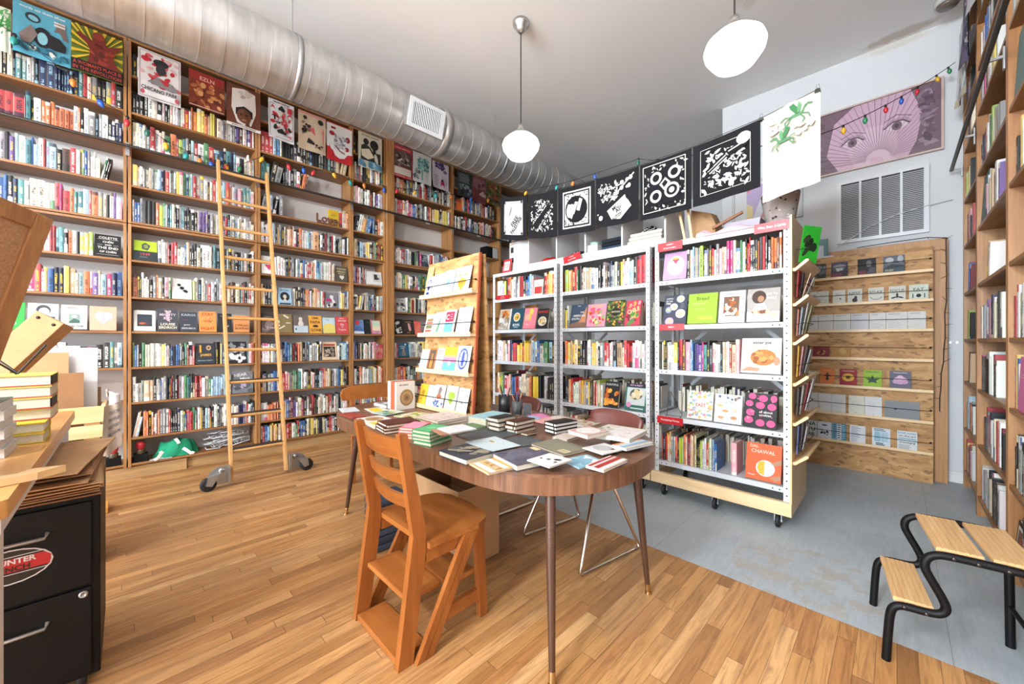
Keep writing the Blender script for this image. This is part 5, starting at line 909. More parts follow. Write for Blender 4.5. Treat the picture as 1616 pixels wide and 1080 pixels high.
for nm, a, b2, ww, ic in (('LOVE', 178, 262, 'birds', 'e .35 .3 .2 .1 2a2a2c 20;e .7 .25 .2 .1 2a2a2c -20'), ('', 265, 355, 'bowl', 'l 7a7a76 .02 .15 .35 .3 .15 .7 .15 .85 .35 .15 .35'), ('', 385, 478, 'tiny leaf', 'e .6 .35 .08 .04 2a2a2c -30;l 8a8a88 .01 .2 .4 .4 .25'), ('NEST', 495, 597, 'pear shape', 'e .5 .2 .18 .16 2a2a2c;e .56 .38 .1 .12 2a2a2c'), ('RELAX', 640, 743, 'hammock', 'l 55554f .04 .1 .35 .3 .2 .5 .16 .7 .2 .9 .35'), ('FOCUS', 775, 882, 'lotus plant', 'e .5 .35 .07 .18 3a3a3c;e .3 .22 .18 .05 3a3a3c 20;e .7 .22 .18 .05 3a3a3c -20'), ('EAT', 902, 1018, 'fork, plate and knife', 'e .5 .27 .13 .12 2a2a2c;l 2a2a2c .05 .2 .12 .2 .4;l 2a2a2c .05 .8 .12 .8 .4')):
    wcard('small_book', 1, wx(a), wx(b2), .14, 'e4e2d6' if nm != 'EAT' else 'dfe6d6', ic + (';t %s .5 .68 .2 6f7270 .85 0' % nm if nm else ';x 1 2 .2 .6 .8 .75 9a9a96 .02'), 'cream booklet, %s drawing%s, second ledge down' % (ww, ' under ' + nm if nm else ''), 'book')
PLC = ['at the outer end by the shelf unit', 'second from the shelf unit', 'third from the shelf unit', 'fourth, at the middle of its ledge', 'fifth from the shelf unit', 'sixth from the shelf unit', 'last, at the slab end']
for k, (a, b2) in enumerate(((165, 275), (277, 390), (392, 515), (517, 645), (647, 757), (758, 893), (894, 1005))):
    wcard('pamphlet', 2, wx(a), wx(b2) - .002, .165, 'e6e5df' if k != 3 else 'd8d9dc', 'x %d 2 .12 .85 .75 .95 8d8d90 .018;e .5 .6 .03 .02 7d7d80;l b9b9b6 .01 .03 .5 .97 .5;x %d 7 .1 .08 .9 .42 c4c4c2 .012' % (k, k + 9), 'white text pamphlet on the third ledge down, ' + PLC[k], 'pamphlet', group='pamphlets on the third ledge')
wcard('small_book', 3, wx(230), wx(360), .11, '8d2a30', 'e .5 .4 .25 .2 b5703a;b 2 4 .3 .25 .7 .6 c98a4a,6a1f26 .1 .16', 'maroon card with a golden emblem on the nearly bare fourth ledge', 'book')
wcard('small_book', 3, wx(378), wx(510), .11, 'c9924a', 'e .6 .6 .2 .3 ddb06a;x 3 2 .2 .2 .8 .5 b57f3a .03', 'amber coloured card on the nearly bare fourth ledge', 'book')
for k, (a, b2, c, art, lab) in enumerate(((178, 278, 'b08c5c', 'e .5 .5 .3 .26 e6dfc8;e .26 .72 .1 .08 e6dfc8;e .74 .72 .1 .08 e6dfc8;e .4 .58 .03 .025 3a3026;e .6 .58 .03 .025 3a3026;e .5 .45 .07 .045 3a3026;t Composition .5 .9 .08 7a5c36 .7', 'kraft notebook with a white bear head'),
      (288, 400, 'e8803a', 'e .5 .66 .08 .06 2a2018;e .5 .52 .09 .08 2a2018;e .5 .36 .1 .1 2a2018;e .36 .56 .12 .04 2a2018 20;e .64 .56 .12 .04 2a2018 -20;t Composition .5 .88 .08 f3b080 .7', 'orange notebook with a dark bee'),
      (437, 560, 'a51d2c', 'e .5 .5 .36 .24 edb93a;e .5 .5 .14 .1 6a3a1c;t Composition .5 .88 .1 f0d9c0 .75', 'deep red notebook with a yellow sunflower'),
      (605, 730, 'a3c63a', 'p 1f4a3a .5 .72 .58 .5 .88 .52 .68 .38 .74 .24 .5 .3 .26 .24 .32 .38 .12 .52 .42 .5;t Composition .5 .88 .1 1f4a3a .75', 'lime green notebook with a dark five pointed leaf'),
      (780, 915, '6d6a7c', 'e .5 .48 .32 .22 e3b8d6;e .32 .4 .18 .12 d9a8cc;e .68 .4 .18 .12 d9a8cc;e .5 .62 .16 .14 edcbe2;t Composition .5 .9 .1 efe6ee .75', 'grey violet notebook with a pale pink lotus'))):
    wcard('notebook', 4, wx(a), wx(b2), .165, c, art, lab + ', fifth ledge down', 'notebook', .006)
for k, (a, b2) in enumerate(((176, 273), (276, 377), (379, 481), (502, 612), (615, 730))):
    wcard('letterpress_card', 5, wx(a), wx(b2), .185, 'e9e8e6' if k != 3 else 'e6e3d2', 'x %d 3 .2 .5 .8 .72 b9b9bd .014;x %d 1 .3 .3 .7 .36 c4c4c6 .012;e .5 .1 .03 .02 7d7d80' % (k, k + 4), 'plain white card with faint print on the sixth ledge, ' + ['at the shelf unit end', 'second along from the shelf unit', 'third along, before the gap', 'cream toned, just after the gap', 'next to the grey envelope'][k], 'card')
wcard('envelope', 5, wx(748), wx(965), .165, '8f9396', 'e .32 .55 .05 .05 2a2a2e;x 3 1 .5 .88 .9 .94 7a7e82 .014', 'grey envelope with a dark seal on the sixth ledge', 'envelope')
for k, (a, b2, c, art, lab) in enumerate(((170, 268, 'dfe3e0', 't NA .5 .82 .22 26302c .8;t TU .5 .5 .22 26302c .8;t RB .5 .18 .22 2f5a46 .8;l 26302c .02 .03 .03 .97 .03 .97 .97 .03 .97 .03 .03', 'black framed card with the stacked letters NA TU RB'),
      (270, 375, 'e6e9ee', 'e .5 .8 .2 .04 2a2a2e;e .3 .35 .1 .14 2a2a2e;e .7 .35 .1 .14 2a2a2e;b 3 8 .25 .2 .75 .45 2a2a2e,e6e9ee .04 .08', 'white card with two mirrored ink figures'),
      (378, 485, '7fb0c8', 'r .36 .05 .68 .95 e6edf0;x 5 7 .08 .1 .34 .95 4a5a66 .05;x 6 7 .4 .1 .64 .95 2f3a44 .05;r .68 .0 1 1 5f9fbc;x 7 7 .72 .1 .96 .95 cfe0ea .04', 'blue card in three columns of bold type'),
      (510, 620, 'eceef0', 'x 8 9 .1 .3 .75 .95 55679a .02;x 9 3 .1 .05 .6 .28 7a86b0 .02', 'white card with short lines of blue verse'),
      (665, 785, 'e3edf2', 'x 3 2 .1 .82 .9 .98 55606a .04;r .12 .24 .45 .8 a9cfe0;r .52 .24 .88 .8 bcdae6;x 4 6 .14 .26 .86 .78 7fb5cf .02;x 3 2 .2 .04 .8 .2 45505a .05', 'white card with two pale blue text columns'),
      (828, 952, 'e6e9ea', 't brief_notes .5 .9 .12 6fa6bc .9;t on_the_art .5 .74 .12 7a8288 .85;r .05 .55 .95 .62 8fbccc;t of_arranging .5 .38 .12 3a4248 .9;x 4 5 .08 .04 .9 .28 9aa0a4 .02', 'white card with stacked grey and blue headline type, last on the bottom ledge'))):
    wcard('poster_card', 6, wx(a), wx(b2), .17, c, art, lab + ('' if k == 5 else ', bottom ledge'), 'card')
MB().box(-.715, -.64, 5.03, 5.032, 1.115, 1.15).build('shelf_label', PRINT, loc=(-.7, 5.03, 1.115), label='small white label at the end of the fourth ledge of the card wall', category='label')
# ------------------------------------------------------------------ dining table used as a display
TZ = .75; TCX, TCY = -2.01, 1.605
half = [(.62, -.565), (.78, -.556), (.925, -.513), (1.044, -.43), (1.144, -.304), (1.195, -.16), (1.21, 0)]
qd = [(0, -.566), (.35, -.566)] + half
out = [(x, y) for x, y in qd] + [(x, -y) for x, y in reversed(qd[:-1])]
out = out + [(-x, y) for x, y in reversed(out[1:-1])]
def smooth(p):
    r = []
    for i in range(len(p)):
        a, b = p[i], p[(i + 1) % len(p)]; r += [(a[0] * .75 + b[0] * .25, a[1] * .75 + b[1] * .25), (a[0] * .25 + b[0] * .75, a[1] * .25 + b[1] * .75)]
    return r
out = smooth(smooth(out))
T = thing('dining_table', (TCX, TCY, 0), 'long rounded walnut laminate table covered with cards and notebooks', 'table')
MB().prism(out, (TCX, TCY, TZ - .012), (1, 0, 0), (0, 1, 0), (0, 0, 1), .012).build('tabletop', WALNUTX, T, bevel=.002)
m = MB(); k = len(out); a = [(TCX + x * .998, TCY + y * .998, TZ - .0125) for x, y in out]; b_ = [(x, y, TZ - .085) for x, y, z in a]
m.add(a + b_, [(i, k + i, k + (i + 1) % k, (i + 1) % k) for i in range(k)], smooth=True)
m.add([(TCX + x * .97, TCY + y * .97, TZ - .0125) for x, y in out] + [(TCX + x * .97, TCY + y * .97, TZ - .085) for x, y in out], [(i, (i + 1) % k, k + (i + 1) % k, k + i) for i in range(k)])
m.add(b_ + [(TCX + x * .97, TCY + y * .97, TZ - .085) for x, y in out], [(i, k + i, k + (i + 1) % k, (i + 1) % k) for i in range(k)]); m.build('edge_band', WALNUTZ, T)
for (tx, ty), (fx, fy) in (((-1.0, 1.22), (-.90, 1.11)), ((-.94, 1.815), (-.889, 1.865)), ((-2.80, 1.215), (-2.871, 1.14)), ((-2.80, 1.93), (-2.87, 2.0))):
    P = lambda f: (tx + (fx - tx) * f, ty + (fy - ty) * f, .737 * (1 - f) + .0 * f)
    lg = MB().tube([P(0), P(.3), P(.93)], [.0215, .0205, .0125], seg=18)
    for f in (.25, .27, .295, .315, .34, .36): lg.lathe([(.0205, -.002), (.0215, 0), (.0205, .002)], P(f), Vector(P(0)) - Vector(P(1)), 18)
    L_ = lg.build('leg', LEGB, T); MB().tube([P(.93), P(.985)], .0135, seg=14).tube([P(.985), P(1)], [.016, .018], seg=14).build('ferrule', BRASS, L_)
# ------------------------------------------------------------------ flat things on the table
PLACED = []
def corners(cx, cy, w, d, a, s=.94):
    c, q = math.cos(a), math.sin(a)
    return [(cx + (x * c - y * q) * s, cy + (x * q + y * c) * s) for x, y in ((-w / 2, -d / 2), (w / 2, -d / 2), (w / 2, d / 2), (-w / 2, d / 2))]
def hit(A, B):
    for P, Q in ((A, B), (B, A)):
        for i in range(4):
            nx, ny = P[(i + 1) % 4][1] - P[i][1], P[i][0] - P[(i + 1) % 4][0]
            pa = [nx * x + ny * y for x, y in P]; pb = [nx * x + ny * y for x, y in Q]
            if max(pa) <= min(pb) or max(pb) <= min(pa): return False
    return True
def flatitem(name, label, cat, cx, cy, w, d, ang, h, col, art='', kind='pad', group=None, spiral=None, elastic=None, pagecol=None, z0=None):
    a = math.radians(ang); C = corners(cx, cy, w, d, a)
    if z0 is None: z0 = max([TZ] + [t for Q, t in PLACED if hit(C, Q)]) + .0008
    PLACED.append((C, z0 + h))
    ux, uy = Vector((math.cos(a), math.sin(a), 0)), Vector((-math.sin(a), math.cos(a), 0))
    X = Matrix.Translation((cx, cy, z0)) @ Matrix.Rotation(a, 4, 'Z'); m = MB(); m.X = X
    thin = h < .006
    if thin: m.box(-w / 2, w / 2, -d / 2, d / 2, 0, h, col)
    else:
        tb = min(.003, h * .2); m.box(-w / 2, w / 2, -d / 2, d / 2, h - tb, h, col); m.box(-w / 2, w / 2, -d / 2, d / 2, 0, tb, col)
        if not spiral: m.box(-w / 2, -w / 2 + tb, -d / 2, d / 2, tb, h - tb, col)
    m.X = Matrix.Identity(4)
    if art: Sheet(m, X @ Vector((-w / 2, -d / 2, h)), ux, uy, w, d, gap=.00025).draw(art)
    o = m.build(name, PRINT, loc=(cx, cy, z0), bevel=0, label=label, category=cat, **({'group': group} if group else {}))
    if not thin:
        p = MB(); p.X = X; e = .003; p.box(-w / 2 + (.0031 if not spiral else e), w / 2 - e, -d / 2 + e, d / 2 - e, tb, h - tb, pagecol or 'ebe3cf'); p.build('pages', PRINT, o)
    if spiral:
        s_ = MB(); s_.X = X; n = int(d / .0075) if spiral in 'lr' else int(w / .0075)
        for i in range(n):
            f = (i + .5) / n - .5
            c3 = ((-w / 2 if spiral == 'l' else w / 2), f * d, h / 2) if spiral in 'lr' else (f * w, d / 2 if spiral == 't' else -d / 2, h / 2)
            s_.lathe([(h * .52, -.0009), (h * .52 + .001, 0), (h * .52, .0009)], c3, (0, 1, 0) if spiral in 'lr' else (1, 0, 0), 10)
        s_.build('spiral_binding', BRASS if name == 'sketchbook' else CHROME, o)
    if elastic:
        e = MB(); e.X = X; e.box(w / 2 - .018, w / 2 - .013, -d / 2 - .0008, d / 2 + .0008, h, h + .0008, elastic); e.box(w / 2 - .018, w / 2 - .013, -d / 2 - .0012, -d / 2, 0, h, elastic); e.build('elastic_band', PRINT, o)
    return o
FI = flatitem
FI('folder', 'dark grey felt portfolio lying flat in the middle of the table', 'folder', -1.616, 1.423, .225, .262, 2, .006, '55595c', 'l 6a6e71 .01 .05 .06 .95 .06 .95 .94 .05 .94 .05 .06')
FI('folder', 'smaller dark grey portfolio next to the pale blue sheet', 'folder', -1.385, 1.475, .18, .15, -11, .005, '595d60')
FI('notebook', 'sage green notebook behind the stack of bright green ones', 'notebook', -1.822, 1.423, .14, .234, 0, .012, '6f8f62', 't FIELD .7 .7 .08 9ab08c .4')
FI('sheet', 'pale icy blue sheet with a small gold tag, lying in the middle front', 'paper', -1.444, 1.305, .225, .185, -8, .003, 'd3e3e8', 'r .25 .55 .42 .66 c9a96a')
FI('sketchbook', 'olive grey kraft sketchbook with a cream tag', 'sketchbook', -1.172, 1.503, .23, .174, -9, .012, '8f8a76', 'r .72 .12 .96 .36 e6d9a9;x 2 2 .75 .16 .93 .32 8d8468 .03;l 7a7562 .012 .05 .9 .95 .9')
FI('sketchbook', 'slate purple spiral sketchbook with gold coils, near the table edge', 'sketchbook', -1.157, 1.242, .2, .222, -13, .026, '5f5d6c', 'b 7 20 .1 .1 .9 .9 6b697a,555363,72707f .05 .16;r .08 .84 .36 .98 ecd9a4', spiral='t')
FI('sketchbook', 'blue black painted notebook with tan blossoms, at the front edge', 'sketchbook', -1.391, 1.096, .205, .163, 0, .024, '3d424c', 'b 4 14 .05 .3 .8 .95 8a8472,5a5c60,a39a84,2d323b .08 .2')
FI('card', 'gold and white lattice patterned card set at the front edge', 'card', -1.201, 1.078, .16, .126, -10, .008, 'd9b98a', 'r 0 .66 .9 .86 f0eee8;r .1 .1 1 .3 f0eee8;b 3 16 .05 .35 .95 .62 b98a4a,e6c88f .04 .09;r 0 .9 1 1 e0a93c')
FI('card', 'white cards with scattered dark moth shapes', 'card', -1.024, 1.247, .127, .142, -3, .006, 'ece6e4', 'e .7 .65 .14 .08 2f2628 30;e .45 .5 .08 .06 6a3a35;e .2 .42 .05 .05 4a3a3a;e .82 .42 .06 .06 3a2f30', z0=None)
FI('card', 'sky blue card of mountains beside the moth cards', 'card', -.966, 1.405, .13, .155, -15, .006, '8fbdd0', 'p e9eef2 .05 .9 .3 .65 .5 .88 .75 .6 .95 .9;b 3 10 .1 .1 .9 .5 7fb0c4,a9cfdc .08 .16')
FI('card', 'white card with a grey sleeping cat drawing', 'card', -.985, 1.60, .13, .15, -11, .005, 'e9e7e4', 'e .45 .5 .36 .3 c2c4c6;l 4a2a2a .03 .5 .7 .75 .72 .85 .6;b 2 5 .6 .55 .85 .7 4a2a2a .02 .05')
FI('notebook', 'topmost red and white striped slim notebook at the right end of the table', 'notebook', -.86, 1.425, .085, .19, 0, .012, 'e6d8cf', 'r .1 0 .26 1 b5343a;r .42 0 .7 1 b0302f;r .78 0 .9 1 e9eef0')
FI('notebook', 'slim notebook striped in pale blue, orange and white at the rounded table end', 'notebook', -.905, 1.735, .085, .20, -11, .012, 'd9e4ec', 'r 0 0 .2 1 e08a4a;r .3 0 .42 1 c9cfd4;r .55 0 .75 1 7fb0d0;r .8 0 .9 1 e9c8a0')
FI('planner', 'large white floral planner with a lime edge at the right end', 'planner', -1.0, 1.84, .141, .25, 6, .02, 'efe9e6', 'b 6 30 .06 .06 .94 .94 e6c9cc,d9dfe6,efdcc0 .03 .07;r 0 .97 1 1 a9c63a')
FI('notebook', 'pink bordered notebook with a white scalloped centre', 'notebook', -1.111, 1.66, .14, .155, -10, .02, 'd8b3a8', 'e .5 .5 .42 .42 f0ece8;b 6 12 .2 .2 .8 .8 e9d6d0,d9b9b4 .02 .05', spiral='l')
FI('notebook', 'small blush spiral notebook beside the black notebooks', 'notebook', -1.263, 1.675, .096, .115, 2, .014, 'd8c9bf', 'x 2 2 .2 .4 .8 .6 bfae a4 .02'.replace('bfae a4', 'bfaea4'), spiral='l')
FI('planner', 'wide green and blush botanical planner behind the pink bordered notebook', 'planner', -1.156, 1.94, .149, .29, 5, .02, 'e6e3da', 'b 9 46 .05 .05 .95 .95 9ab08c,e0b6a0,c9d2c0,8fa07f,edd9cc .03 .08;r .7 .86 .86 .95 e3d36a')
FI('card', 'card with red and tan flowers near the maroon chair', 'card', -1.43, 2.06, .2, .13, 1, .006, 'd8c9b9', 'b 11 30 .05 .05 .95 .95 b56a5a,9a8a72,e6d6c6,c98f7a .04 .1')
FI('card', 'pale pink and mint card beside the clear pen cup', 'card', -1.62, 2.07, .15, .13, -12, .004, 'e9dcd6', 'b 3 14 .1 .1 .9 .9 d9b9b9,c9d9cc,e6cfa9 .05 .1')
FI('card', 'white leafy card lying across the middle right of the table', 'card', -1.367, 1.90, .17, .145, -20, .006, 'e9ebe6', 'b 5 20 .1 .1 .9 .9 c9d6c4,dfe6ea,e6dfcc .04 .09')
FI('envelope', 'hot pink envelope behind the brown notebook stack', 'envelope', -1.76, 2.02, .15, .12, -22, .004, 'e88fbf')
FI('envelope', 'coral pink envelope overlapping the hot pink one', 'envelope', -1.62, 1.93, .13, .15, -1, .004, 'f0b6ae')
FI('envelope', 'sky blue envelope among the pink ones', 'envelope', -1.735, 1.90, .1, .12, -18, .004, 'a9cfe9')
FI('envelope', 'small brown kraft envelope beside the pink ones', 'envelope', -1.55, 2.045, .06, .075, 10, .004, 'b5875a')
FI('notepad', 'thick pale teal pad standing proud behind the sage notebook', 'notepad', -1.883, 1.675, .165, .25, 6, .045, 'cfe0d8', 'r .04 .04 .96 .96 a9d3dc;x 3 2 .2 .4 .8 .6 8fbfca .02', pagecol='d8d3bd')
def stack(n, name, labs, cat, cx, cy, w, d, ang, h, col, art, group, jitx=.006, elastic=None, top=None, spiral=None, seed=1, pagecol=None):
    g = random.Random(seed)
    for i in range(n):
        last = i == n - 1
        FI(name, labs[i], cat, cx + g.uniform(-jitx, jitx), cy + g.uniform(-jitx, jitx), w, d, ang + g.uniform(-2, 2), h, col if not (last and top) else top, art if last else '', group=group, elastic=elastic, spiral=spiral, pagecol=pagecol)
LV = ['at the bottom', 'second from the bottom', 'third from the bottom', 'fourth from the bottom']
stack(4, 'notebook', ['green notebook %s of its stack' % LV[0], 'green notebook %s of its stack' % LV[1], 'green notebook just under the top of its stack', 'bright green notebook on top of the green stack'], 'notebook', -1.722, 1.125, .122, .16, 15, .018, '4fae70', 'r .12 .1 .88 .9 5fbf80;e .5 .5 .2 .16 7fcf9a', 'green notebooks', seed=2)
stack(4, 'notebook', ['coral notebook %s of its stack' % LV[0], 'coral notebook %s of its stack' % LV[1], 'coral notebook just under the pink topped one', 'pink topped coral notebook on its stack'], 'notebook', -1.90, 1.135, .11, .165, 30, .014, 'e8706a', 'r .06 .06 .94 .94 ee9ab4', 'coral notebooks', seed=3)
stack(3, 'notebook', ['brown leather notebook at the bottom by the chair back', 'brown leather notebook in the middle by the chair back', 'large brown leather notebook topmost by the chair back'], 'notebook', -2.10, 1.14, .165, .2, -8, .017, '5f2f24', '', 'brown leather notebooks', elastic='3a1a14', seed=4)
stack(3, 'notebook', ['black covered spiral notebook lowest of the stack by the pen cups', 'black covered spiral notebook in the middle by the pen cups', 'black covered spiral notebook topmost by the pen cups'], 'notebook', -1.655, 1.575, .085, .155, 1, .024, '2b2522', '', 'black spiral notebooks', spiral='b', seed=5)
stack(3, 'notebook', ['brown notebook at the bottom, beside the black spiral stack', 'brown notebook in the middle, beside the black spiral stack', 'brown notebook on top, beside the black spiral stack'], 'notebook', -1.56, 1.63, .085, .165, 1, .022, '5a3023', '', 'small brown notebooks', elastic='2a1712', seed=6)
FI('notebook', 'little brown spiral notebook lying in front of the black pair', 'notebook', -1.455, 1.59, .05, .085, -1, .012, '6a4a35', '', spiral='l')
stack(3, 'notebook', ['black notebook with white pages, lowest of the separate pile', 'black notebook with white pages, middle of the separate pile', 'black notebook with white pages, top of the separate pile'], 'notebook', -1.369, 1.775, .095, .17, -8, .019, '262322', '', 'black notebooks in the separate pile', elastic='161414', seed=7, pagecol='f0ece4')
FI('card', 'kraft card under the white one by the green notebooks', 'card', -1.585, 1.145, .135, .15, -12, .005, 'b8876a')
FI('card', 'white card with faint print on a kraft card', 'card', -1.57, 1.175, .135, .15, -6, .006, 'e6e6ea', 'x 3 2 .2 .45 .8 .6 b9c3d6 .02')
stack(3, 'sketchbook', ['spiral sketchbook at the bottom of the pale pink pile by the card rack', 'spiral sketchbook in the middle of the pale pink pile by the card rack', 'pale pink patterned sketchbook on top of its pile by the card rack'], 'sketchbook', -2.064, 1.43, .235, .235, 0, .015, 'e3d3c9', 'b 8 30 .08 .08 .92 .92 d8b9b9,c9b0a4,ecdcd2,b9c0c9 .03 .07', 'pale pink sketchbooks', spiral='b', seed=8)
FI('print', 'white print with a round tree ring picture', 'print', -2.484, 1.175, .19, .17, 0, .004, 'ecebe8', 'e .5 .5 .36 .34 b98f63;e .5 .5 .28 .26 c9a276;e .5 .5 .18 .17 b58a5e;e .5 .5 .08 .08 9a7048')
FI('card', 'yellow and white card peeking out by the chair back', 'card', -2.29, 1.10, .17, .09, -7, .012, 'e9e3cf', 'r .1 .2 .6 .8 e9d85a')
FI('folder', 'brick red paper folder slightly open at the far end of the table', 'folder', -2.72, 1.125, .22, .10, 2, .005, 'a8483a')
FI('leaflet', 'white leaflet at the very end of the table', 'leaflet', -2.955, 1.195, .19, .12, -12, .004, 'e6eaee', 'x 2 5 .1 .2 .9 .8 bcc6d6 .02')
FI('print', 'yellow and white print near the far end of the table', 'print', -2.80, 1.345, .2, .13, -8, .004, 'e9e6d9', 'r .1 .15 .9 .7 ecd23a')
FI('print', 'teal and lime landscape print behind the tree ring print', 'print', -2.62, 1.345, .16, .17, 10, .004, 'b9d3c6', 'r 0 .5 1 1 d9e6d0;b 3 12 .05 .05 .95 .6 4f8a7c,7fb09a,c9d36a .08 .18')
FI('print', 'green and yellow leaf patterned print in front of the card rack', 'print', -2.40, 1.43, .2, .2, 9, .005, 'dfe3b9', 'b 9 34 .05 .05 .95 .95 9ab54a,e6d35a,7a9a4a,efe9cf,d9a04a .05 .12')
FI('book', 'white book of a pile with a black and white photo cover, at the table end', 'book', -2.93, 1.50, .2, .14, 2, .02, 'dfe0e0', 'b 5 14 .05 .05 .95 .95 4a4a4c,8d8d8f,c9c9cb .08 .18')
for i in range(3):
    FI('book', ['large white book lowest under the mossy picture cover', 'large white book in the middle under the mossy picture cover', 'large white book with a mossy picture cover, top of the pile'][i], 'book', -2.90 + .004 * i, 1.70 - .004 * i, .28, .2, 1 + i, .024, 'e9e9e6', '' if i < 2 else 'r .02 .1 .98 .95 3a4034;b 5 30 .05 .15 .95 .9 6f8f4a,2f3a2a,a9b58a,8a7a5a,d9d9cc .05 .12', group='large white books at the table end')
UB = [(-2.815, .022, 'e6e9ea', 'white upright book, outermost of the row beside the card rack'), (-2.79, .022, 'c9d3da', 'pale blue grey upright book in the row beside the card rack'), (-2.765, .026, 'e0673f', 'orange spined upright book in the row beside the card rack'), (-2.736, .03, 'd96a4a', 'rust orange upright book next to the tree ring cover'), (-2.703, .022, 'ece6dc', 'cream book with a round wood slice cover, facing the aisle')]
for x, th, c, lab in UB:
    m = MB(); m.box(x, x + th, 1.44, 1.443, .7508, .965, c).box(x, x + .002, 1.443, 1.60, .7508, .965, c).box(x + th - .002, x + th, 1.443, 1.60, .7508, .965, c)
    if x == UB[-1][0]: Sheet(m, (x + th, 1.44, .7508), (0, 1, 0), (0, 0, 1), .16, .214).draw('t MODERN .4 .88 .06 5a4a3a .7;e .55 .42 .36 .3 a9835a;e .55 .42 .28 .22 c09a6c;e .55 .42 .18 .14 a57d54;e .55 .42 .08 .06 8a6440')
    o = m.build('book', PRINT, loc=(x, 1.44, .7508), label=lab, category='book', group='upright books beside the card rack')
    MB().box(x + .002, x + th - .002, 1.443, 1.597, .7512, .962, 'efe8d8').build('pages', PRINT, o)
# pen holders
def cup(x, y, r, h, col, label, mat, pens, seed):
    t = thing('pen_cup', (x, y, .7508), label, 'pen cup')
    MB().lathe([(0, 0), (r, 0), (r * 1.06, h), (r * .98, h), (r * .92, .004), (0, .004)], (x, y, .7508), seg=20, col=col).build('cup', mat, t)
    g = random.Random(seed)
    for i in range(pens):
        a = g.uniform(0, 6.28); q = r * .7; c = g.choice(['1d1d1f', '2f62a8', 'c98f6a', 'e3a08c', '3a3a3c', 'd9d3c9'])
        b0 = Vector((x + q * .5 * math.cos(a + 2.6), y + q * .5 * math.sin(a + 2.6), .757)); b1 = Vector((x + q * 1.5 * math.cos(a), y + q * 1.5 * math.sin(a), .757 + h * g.uniform(1.3, 1.65)))
        pn = MB().tube([b0, b0.lerp(b1, .9), b1], [.0045, .0045, .002], c, seg=7).build('pen', GLOSS, loc=b0, label=['black', 'blue', 'tan', 'pink', 'charcoal', 'pale'][['1d1d1f', '2f62a8', 'c98f6a', 'e3a08c', '3a3a3c', 'd9d3c9'].index(c)] + ' pen standing in the ' + ('black' if seed == 1 else 'clear') + ' pen cup', category='pen', group='pens in the ' + ('black' if seed == 1 else 'clear') + ' cup')
clear, nt_, b_ = newmat('clear_plastic'); b_.inputs['Transmission Weight'].default_value = .9; b_.inputs['Roughness'].default_value = .08; b_.inputs['IOR'].default_value = 1.2
nt_.links.new(ramp(nt_, noise(nt_, pos(nt_), 4), [(0, 'd9dee0'), (1, 'e9edee')]), b_.inputs['Base Color'])
cup(-2.035, 1.955, .042, .13, '2a2c30', 'black pen cup behind the pale teal pad', GLOSS, 5, 1)
cup(-1.925, 1.975, .036, .1, 'w', 'clear plastic cup of pens beside the black cup', clear, 6, 2)
t = thing('card_holder', (-1.835, 1.99, .7508), 'clear stand holding small white cards beside the pen cups', 'card holder')
MB().box(-1.875, -1.80, 1.985, 1.988, .7508, .84).box(-1.875, -1.80, 1.96, 2.02, .7508, .754).build('stand', clear, t); MB().box(-1.872, -1.803, 1.989, 1.994, .755, .835, 'f0eeee').build('card_pile', PRINT, t)
# ------------------------------------------------------------------ plywood A-frame card rack
t = thing('card_rack', (-2.38, 1.78, TZ), 'plywood strand board A-frame rack of greeting cards standing on the table', 'card rack')
RX0, RX1, RB0, RB1, RH = -2.705, -2.06, 1.68, 1.747, 1.15
def rk(z): return RB0 + (RB1 - RB0) * (z - TZ) / RH
def slab(x0, x1, y0, y1, th, z0, z1, name, mat, par):
    m = MB(); m.add([(x0, y0, z0), (x1, y0, z0), (x1, y0 + th, z0), (x0, y0 + th, z0), (x0, y1, z1), (x1, y1, z1), (x1, y1 + th, z1), (x0, y1 + th, z1)], [(0, 3, 2, 1), (4, 5, 6, 7), (0, 1, 5, 4), (1, 2, 6, 5), (2, 3, 7, 6), (3, 0, 4, 7)]); return m.build(name, mat, par)
slab(RX0, RX1 - .014, RB0, RB1, .014, TZ + .001, TZ + RH, 'front_board', OSBV, t); slab(RX1 - .0135, RX1, RB0 - .004, RB1 - .004, .02, TZ + .001, TZ + RH, 'edge_strip', flat('terracotta_edge', 'a9502f', .6), t)
slab(RX0, RX1, 1.836, RB1 + .036, .014, TZ + .001, TZ + RH - .005, 'back_board', OSBV, t)
RZ = [1.632, 1.33, 1.052, .775]
for k, z in enumerate(RZ):
    MB().box(RX0 - .03, RX1 - .002, rk(z) - .06, rk(z) - .0045, z - .02, z).box(RX0 - .03, RX1 - .002, rk(z) - .06, rk(z) - .052, z, z + .012).build('ledge', PINEX, t, bevel=.002)
    zc = z + [.075, .08, .085, .08][k]
    MB().tube([(RX0 - .004, rk(zc) - .0, zc - .005), (RX0 - .004, rk(zc) - .048, zc - .003), (RX1 - .02, rk(zc) - .048, zc), (RX1 - .012, rk(zc) - .016, zc + .004)], .003, seg=6).ball((RX1 - .02, rk(zc) - .014, zc + .004), .008, 'k').build('elastic_cord', CORD, t)
def rcard(k, x0, x1, h, col, art, label, y=0):
    z = RZ[k] + .001; w = x1 - x0; yb = rk(z) - .046 + y; yt = rk(z + h) - .012 + y
    m = MB(); th = .004; ang = math.atan((yt - yb) / h)
    m.X = Matrix.Translation((x0, yb, z)) @ Matrix.Rotation(-ang, 4, 'X'); m.box(0, w, 0, th, 0, h, col); X = m.X; m.X = Matrix.Identity(4)
    Sheet(m, X @ Vector((0, 0, 0)), (1, 0, 0), X.to_3x3() @ Vector((0, 0, 1)), w, h, gap=.0003).draw(art)
    m.build('greeting_card', PRINT, loc=(x0, yb, z), label=label, category='card', group='cards on the plywood rack')
